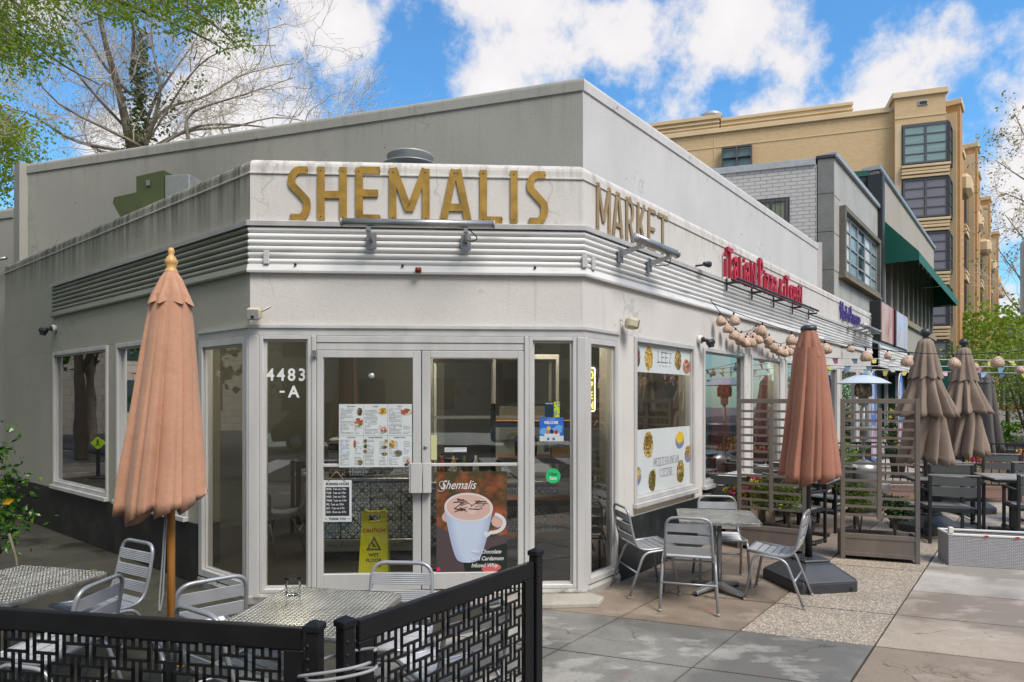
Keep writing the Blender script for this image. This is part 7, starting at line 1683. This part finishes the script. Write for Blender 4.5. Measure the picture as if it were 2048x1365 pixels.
buds = MB()
for p, d in tips[::2]: leaves(buds, [p], .055, r, asp=.5)
obj('buds', buds, mat('brown_seed_ball', (.30, .20, .12), .8), t, I4, fix=False)['kind'] = 'stuff'

# overhanging oak branches in the top left corner, from a tree standing left of the frame
t = thing('overhanging_tree', 'fresh green leafy branches hanging into the top left corner', 'tree', (-11.5, 7.2, 0))
mb = MB(); limb(mb, [Vector((-11.5, 7.2, 0)), Vector((-11.2, 7.3, 4)), Vector((-10.2, 7.4, 7.2))], .30, .16, 10)
clumps = []
for (x0, y0, x1, y1, n, sp) in ((-60, -40, 100, 110, 40, .28), (-20, 10, 50, 130, 18, .22), (60, -30, 260, 10, 20, .20), (200, -30, 470, 20, 44, .20), (330, 10, 420, 70, 14, .15), (380, 50, 500, 90, 8, .13), (100, 60, 130, 140, 8, .14), (210, 20, 300, 40, 10, .14), (420, -20, 500, 20, 20, .2), (-80, -80, 520, -30, 80, .35)):
    for _ in range(n): Y = r.uniform(6.3, 8.6); f = r.random(); x = x0 + (x1 - x0) * r.random(); y = y0 + (y1 - y0) * r.random(); clumps.append((W2(x, y, Y), sp))
lf = MB(); tw2 = MB()
for c, sp in clumps:
    g = c + Vector((r.gauss(-.4, .2), r.gauss(0, .2), r.gauss(.35, .2))); tw2.tube([g, g.lerp(c, .5) + Vector((r.gauss(0, .05), 0, r.gauss(0, .05))), c], [.008, .005, .003], 4, caps=False)
    leaves(lf, [c + Vector((r.gauss(0, sp * .5), r.gauss(0, sp * .5), r.gauss(0, sp * .42))) for _ in range(int(30 + 30 * (sp > .23)))], .052, r, asp=.5, droop=.6)
for l_ in ([(-200, -100), (-20, 20), (120, 130), (200, 170)], [(-200, -200), (60, -60), (300, -20), (500, 10)], [(60, -80), (230, 0), (380, 60), (450, 100)], [(-100, 40), (30, 90), (110, 130)], [(150, -90), (300, -30), (420, 40), (480, 95)], [(-100, -100), (0, 40), (40, 110)]):
    limb(mb, [W2(x, y, 7.3 + .2 * k) for k, (x, y) in enumerate(l_)], .035, .006, 6)
obj('trunk', mb, 'bark', t, I4, fix=False); obj('twigs', tw2, 'bark', t, I4, fix=False)['kind'] = 'stuff'; # unseen extra crown over the viewer's left, added to shade the left flank
for _ in range(230):
    c = Vector((r.uniform(-15, -5.2), r.uniform(-4, 5.0), r.uniform(4.8, 11)))
    if c.y > 0 and c.x > -.95 * c.y - 1.2 and c.z < 8.5: continue
    leaves(lf, [c + Vector((r.gauss(0, .42), r.gauss(0, .42), r.gauss(0, .36))) for _ in range(60)], .17, r, asp=.7)
obj('foliage', lf, 'leaf_bright', t, I4, fix=False)
# yellow green tree at far left edge
t = thing('leafy_tree', 'yellow green leafy tree along the far left edge beyond the wall', 'tree', (-19.5, 22, 0))
mb = MB(); limb(mb, [Vector((-19.5, 22, 0)), Vector((-19.3, 22, 4)), Vector((-18.6, 22, 9))], .3, .1, 8)
lf = MB()
for _ in range(330):
    a, b_ = r.gauss(0, 1), r.gauss(0, 1); c = Vector((-18.6 + .75 * a, 22 + 1.2 * b_, r.uniform(7.6, 15)));  c.x += .5 * math.sin(c.z * 1.3)
    if c.x > -16.4: c.x = -16.8 - abs(r.gauss(0, .5))
    leaves(lf, [c + Vector((r.gauss(0, .30), r.gauss(0, .30), r.gauss(0, .26))) for _ in range(60)], .13, r, asp=.6)
obj('trunk', mb, 'bark', t, I4, fix=False); obj('foliage', lf, 'leaf_far', t, I4, fix=False)
# camellia shrub at lower left
t = thing('camellia_shrub', 'glossy leaved camellia shrub at the left edge with one orange leaf', 'shrub', (-4.0, 4.85, 0)); T = Matrix()
st = MB(); lf = MB(); lf2 = MB(); lo = MB()
for k in range(95):
    a = r.uniform(0, 6.28); q = r.random() ** .5; c = Vector((-4.30 + .46 * q * math.cos(a), 4.9 + .5 * q * math.sin(a), r.uniform(.78, 1.50)))
    if c.z > 1.2: c.x -= .15
    st.tube(fillet([Vector((-4.25, 4.95, -.01)), Vector((-4.15, 4.9, .45)), (Vector((-4.1, 4.9, .6)) + c) * .5, c], .2, 3), [.016, .015, .014, .013, .012, .011, .010, .008, .006, .004][:10], 5, caps=False) if k < 14 else None
    cl = [c + Vector((r.gauss(0, .085), r.gauss(0, .085), r.gauss(0, .075))) for _ in range(34)]; leaves(lf, cl, .062, r, asp=.55); leaves(lf2, [c + Vector((r.gauss(0, .10), r.gauss(0, .10), abs(r.gauss(.05, .06)))) for _ in range(10)], .060, r, asp=.55)
st.tube(fillet([Vector((-3.62, 4.7, .86)), Vector((-3.55, 4.7, .62)), Vector((-3.60, 4.7, .45)), Vector((-3.9, 4.8, .2))], .1), .009, 6)
leaves(lf2, [Vector((-3.66 + r.gauss(0, .04), 4.55, .42 + r.gauss(0, .03))) for _ in range(8)], .05, r, asp=.55); leaves(lo, [Vector((-3.62, 4.75, 1.10))], .075, r, asp=.6)
obj('stems', st, 'bark', t, I4, fix=False); obj('foliage', lf, 'leaf_dark', t, I4, fix=False); obj('young_leaves', lf2, 'leaf_mid', t, I4, fix=False); obj('orange_leaf', lo, 'leaf_orange', t, I4, fix=False)
# sparse tree entering from the right
t = thing('budding_tree', 'sparse budding street tree reaching in from right edge above', 'tree', (11.2, 12.6, 0))
mb = MB(); limb(mb, [Vector((11.4, 12.6, 0)), Vector((11.3, 12.6, 3)), Vector((11.2, 12.6, 7.5))], .16, .06, 8)
tips = []; tw = MB()
for l_ in ([(2150, 420), (2048, 360), (1990, 320)], [(2130, 330), (2060, 300), (2030, 230)], [(2140, 480), (2050, 400), (2000, 385)], [(2150, 640), (2048, 570), (1990, 490)], [(2150, 600), (2048, 480), (2010, 430)], [(2150, 700), (2030, 620), (1995, 560)], [(2160, 620), (2060, 600), (2020, 520)], [(2150, 380), (2090, 300), (2048, 270)]):
    P = [W2(x, y, 12.6) for x, y in l_]; limb(mb, P, .022, .006, 5)
    for k in range(7): f = r.uniform(.2, 1); p = P[0].lerp(P[-1], f) if r.random() < .3 else P[1].lerp(P[2], f); grow(tw, tips, p, Vector((r.gauss(-.3, .6), r.gauss(0, .5), r.gauss(.3, .5))).normalized(), r.uniform(.25, .45), .008, 2, r, up=.05, kids_=(1, 2), stop=.003)
obj('trunk', mb, 'bark', t, I4, fix=False); obj('twigs', tw, 'twig', t, I4, fix=False)['kind'] = 'stuff'
lf = MB(); bd = MB()
for p, d in tips:
    if p.z > 4.4: leaves(lf, [p + Vector((r.gauss(0, .05), r.gauss(0, .05), r.gauss(0, .05))) for _ in range(3)], .055, r, asp=.6)
    leaves(bd, [p + Vector((r.gauss(0, .04), r.gauss(0, .04), r.gauss(0, .04)))], .04, r, asp=.5)
obj('foliage', lf, 'leaf_olive', t, I4, fix=False); obj('buds', bd, mat('pale_bud', (.62, .57, .46), .8), t, I4, fix=False)['kind'] = 'stuff'
# multi stemmed tree and planting at far right
t = thing('multistem_tree', 'multi stemmed small tree with thin yellow green leaves at far right', 'tree', (17.2, 21.5, 0)); mb = MB(); tips = []; tw = MB()
for k in range(8):
    a = r.uniform(0, 6.28); p = Vector((17.2, 21.5, 0)); top = p + Vector((math.cos(a) * r.uniform(.4, 1.5), math.sin(a) * r.uniform(.4, 1.3), r.uniform(2.0, 3.0))); limb(mb, [p, p.lerp(top, .5) + Vector((0, 0, -.1)), top], .055, .018, 6)
    for q in range(6): grow(tw, tips, p.lerp(top, r.uniform(.5, 1)), Vector((r.gauss(0, .7), r.gauss(0, .7), r.gauss(.4, .4))).normalized(), .5, .014, 2, r, kids_=(1, 3), stop=.004)
obj('trunk', mb, 'bark', t, I4, fix=False); obj('twigs', tw, 'bark', t, I4, fix=False)['kind'] = 'stuff'; lf = MB()
for p, d in tips: leaves(lf, [p + Vector((r.gauss(0, .13), r.gauss(0, .13), r.gauss(0, .13))) for _ in range(14)], .085, r, asp=.6)
obj('foliage', lf, 'leaf_shrub', t, I4, fix=False)
for k, (x, y, w, h, lab, m) in enumerate(((16.5, 24, 2.6, .9, 'low clipped green hedge behind the far flower troughs', 'leaf_mid'), (20.5, 27, 4.0, 3.9, 'round dark green tree farther behind at right edge', 'leaf_shrub'), (17.6, 30, 1.8, 1.6, 'bright green shrub mass under the far tree', 'leaf_bright'), (33, 42, 6, 7.5, 'olive street tree beyond the sign at far right', 'leaf_bright'))):
    t = thing('hedge' if k == 0 else 'far_shrub' if k == 2 else 'far_tree', lab, 'plant', (x, y, 0)); lf = MB()
    for _ in range(90 if k else 60): c = Vector((x + r.uniform(-w, w) * .75, y + r.gauss(0, w * .3), r.uniform(.1 if h < 2 else h * .35, h))); leaves(lf, [c + Vector((r.gauss(0, w * .11), r.gauss(0, w * .11), r.gauss(0, h * .07))) for _ in range(48)], .12 if k != 3 else .3, r, asp=.7)
    obj('foliage', lf, m, t, I4, fix=False); mb = MB(); mb.tube([(x, y, 0), (x, y, h * .6)], .08, 6); obj('trunk', mb, 'bark', t, I4)
t = thing('planting_kerb', 'long dark raised stone kerb round the far planting bed', 'kerb', (15.5, 19.6, 0), R_(-14)); mb = MB(); mb.box(-3.6, 5, -.15, .15, 0, .32, b=.02); obj('kerb_stone', mb, 'dark', t, WM[t.name]); mb = MB(); mb.box(-3.6, 5, .151, 6, 0, .28); obj('soil', mb, 'soil', t, WM[t.name])

# ------------------------------------------------------------------ the street around the viewer, seen only in the glass
def facade(name, label, x, y, rz, w, h, m, cols, rows, gm='darkglass'):
    T = place((x, y, 0), R_(rz)); t = thing(name, label, 'building', T=T); mb = MB(); mb.box(-w / 2, w / 2, 0, 8, 0, h); obj('wall', mb, m, t, T)
    mb = MB(); mb.box(-w / 2 - .3, w / 2 + .3, -.3, 8, h, h + .5); obj('cornice', mb, 'tanstone', t, T); cw = w / cols
    for i in range(cols):
        for j in range(rows): mb = MB(); a = -w / 2 + cw * (i + .28); z = 1.2 + j * (h - 1.5) / rows; mb.box(a, a + cw * .44, -.06, 0, z, z + (h - 1.5) / rows * .6); obj('window', mb, gm, t, T)
facade('street_building', 'stone building across the street behind the viewer', -8, -24, 180, 34, 13, 'stonefar', 9, 4)
facade('street_building', 'brown brick building across the street behind the viewer at right', 24, -20, 195, 26, 11, 'redbrick', 7, 3)
facade('street_building', 'pale stone building on the left side street', -36, 12, 72, 30, 15, 'stonefar', 8, 5)
facade('street_building', 'red brick shops across the right hand road', 38, 8, -62, 34, 9, 'redbrick', 9, 3)
def street_tree(label, x, y, h, s, seed):
    r = random.Random(seed); t = thing('street_tree', label, 'tree', (x, y, 0), group='street trees round the junction'); mb = MB(); limb(mb, [Vector((x, y, 0)), Vector((x + .1, y, h * .3)), Vector((x, y + .2, h * .75))], .22, .08, 7)
    for k in range(7): a = r.uniform(0, 6.28); limb(mb, [Vector((x, y, h * r.uniform(.3, .6))), Vector((x + math.cos(a) * s * .5, y + math.sin(a) * s * .5, h * .7)), Vector((x + math.cos(a) * s, y + math.sin(a) * s, h * .85))], .09, .02, 5)
    obj('trunk', mb, 'bark', t, I4, fix=False); lf = MB()
    for _ in range(110): c = Vector((x + r.gauss(0, s * .5), y + r.gauss(0, s * .5), h * .72 + r.gauss(0, h * .16))); leaves(lf, [c + Vector((r.gauss(0, s * .12), r.gauss(0, s * .12), r.gauss(0, s * .1))) for _ in range(26)], .26, r, asp=.8)
    obj('foliage', lf, 'treeback', t, I4, fix=False)
for k, (x, y, h, s, lab) in enumerate(((-9, -15, 10, 3.2, 'street tree behind viewer at left'), (2, -16, 9, 3, 'street tree behind viewer in the middle'), (12, -15, 10, 3.2, 'street tree behind viewer at right'), (-20, 4, 9, 3, 'street tree on the left side street'), (-26, 16, 10, 3.4, 'farther street tree on the left side street'), (-17.5, 9.5, 7, 2.4, 'nearer street tree on the left side street'), (-18.5, 13.5, 8, 3, 'street tree beside the crossing sign'), (-23, 17.5, 9, 3, 'street tree past the crossing sign'), (-15.5, 6.5, 7, 2.4, 'small street tree nearest the camellia side'), (19, 3, 9, 3.2, 'street tree out to the right of the terrace'), (24, 12, 10, 3.4, 'street tree across the right hand road'), (17, -6, 9, 3, 'street tree right behind the viewer'))): street_tree(lab, x, y, h, s, 100 + k)
def car(label, x, y, rz, m):
    T = place((x, y, 0), R_(rz)); t = thing('parked_car', label, 'car', T=T)
    body = [(-2.2, .35), (-2.25, .75), (-2.05, .98), (-1.9, 1.02), (1.0, 1.0), (2.05, .86), (2.25, .65), (2.25, .35)]
    mb = MB(); mb.prism(body, -.88, .88); obj('body', mb, m, t, T, bevel=.06)
    mb = MB(); top = [(-2.0, 1.02), (-1.55, 1.55), (-.9, 1.66), (.2, 1.62), (.95, 1.02)]; mb.prism(top, -.74, .74); obj('glasshouse', mb, 'darkglass', t, T, bevel=.05)
    mb = MB(); mb.prism([(-1.6, 1.56), (-.9, 1.67), (.2, 1.63), (.25, 1.66), (-.9, 1.72), (-1.62, 1.6)], -.75, .75); obj('roof', mb, m, t, T)
    for sx in (-1.4, 1.35):
        for sy in (-.80, .80): mb = MB(); mb.tube([(sx, sy - .1, .34), (sx, sy + .1, .34)], .34, 18); wv = obj('wheel', mb, 'tyre', t, T); mb = MB(); mb.tube([(sx, sy - .105, .34), (sx, sy + .105, .34)], .2, 14); obj('rim', mb, 'galv', wv, T)
    for sy in (-.7, .7): mb = MB(); mb.box(2.2, 2.27, sy - .14, sy + .14, .66, .78, b=.01); obj('headlight', mb, 'white', t, T)
car('white hatchback parked across the street behind the viewer', 3.5, -11.5, 4, 'carwhite'); car('dark car parked across the street behind the viewer', -4.0, -11.8, 2, 'cardark'); car('white car parked on the road right of the terrace', 17.5, 7.5, 52, 'carwhite')
t = thing('crossing_sign', 'yellow green diamond pedestrian crossing sign on the left side road', 'sign', (-12.83, 10.96, 0), math.atan2(-2.5, 7.2) + math.pi / 2); T = WM[t.name]
mb = MB(); mb.prism([(0, .66), (.15, .81), (0, .96), (-.15, .81)], -.006, .006); p = obj('plate', mb, 'signgreen', t, T, bevel=.004)
mb = MB(); ellipse(mb, .0, .885, .014, .014, -.009, -.006); ribbon(mb, [(0, .87), (-.005, .81), (.03, .74)], .02, -.0092, -.006); ribbon(mb, [(-.005, .81), (-.03, .74)], .016, -.0095, -.006); ribbon(mb, [(.0, .855), (.035, .82)], .012, -.0097, -.006); ribbon(mb, [(.0, .855), (-.03, .83)], .012, -.0099, -.006); obj('walking_figure', mb, 'ink', p, T)
mb = MB(); mb.box(-.03, .03, .007, .03, 0, .9); mb.lathe([(.2, 0), (.2, .03), (.05, .05)], 16); obj('post', mb, 'dark', t, T)
# litter: a few fallen leaves on the ground
for k, (x, y, m, lab) in enumerate(((-2.28, 4.45, 'leaf_orange', 'orange fallen leaf on dark paving beside the wooden umbrella pole'), (-4.45, 6.95, 'leaf_mid', 'green fallen leaf on dark paving near the shrub'), (1.98, 5.35, 'leaf_orange', 'tiny orange leaf on a joint of the grey pavement'), (2.33, 5.33, 'petal_r', 'tiny red scrap on the pebble slab edge'), (-2.05, 4.25, 'leaf_orange', 'second orange fallen leaf close to the pole'))):
    mb = MB(); rr = random.Random(k); s = .05 if k in (0, 1, 4) else .02; mb.add([(-s, 0, .004), (0, -s * .5, .008), (s, 0, .004), (0, s * .5, .012)], [(0, 1, 2), (0, 2, 3)]); o = obj('fallen_leaf', mb, m, None, place((x, y, .003), k)); tag(o, lab, 'leaf')
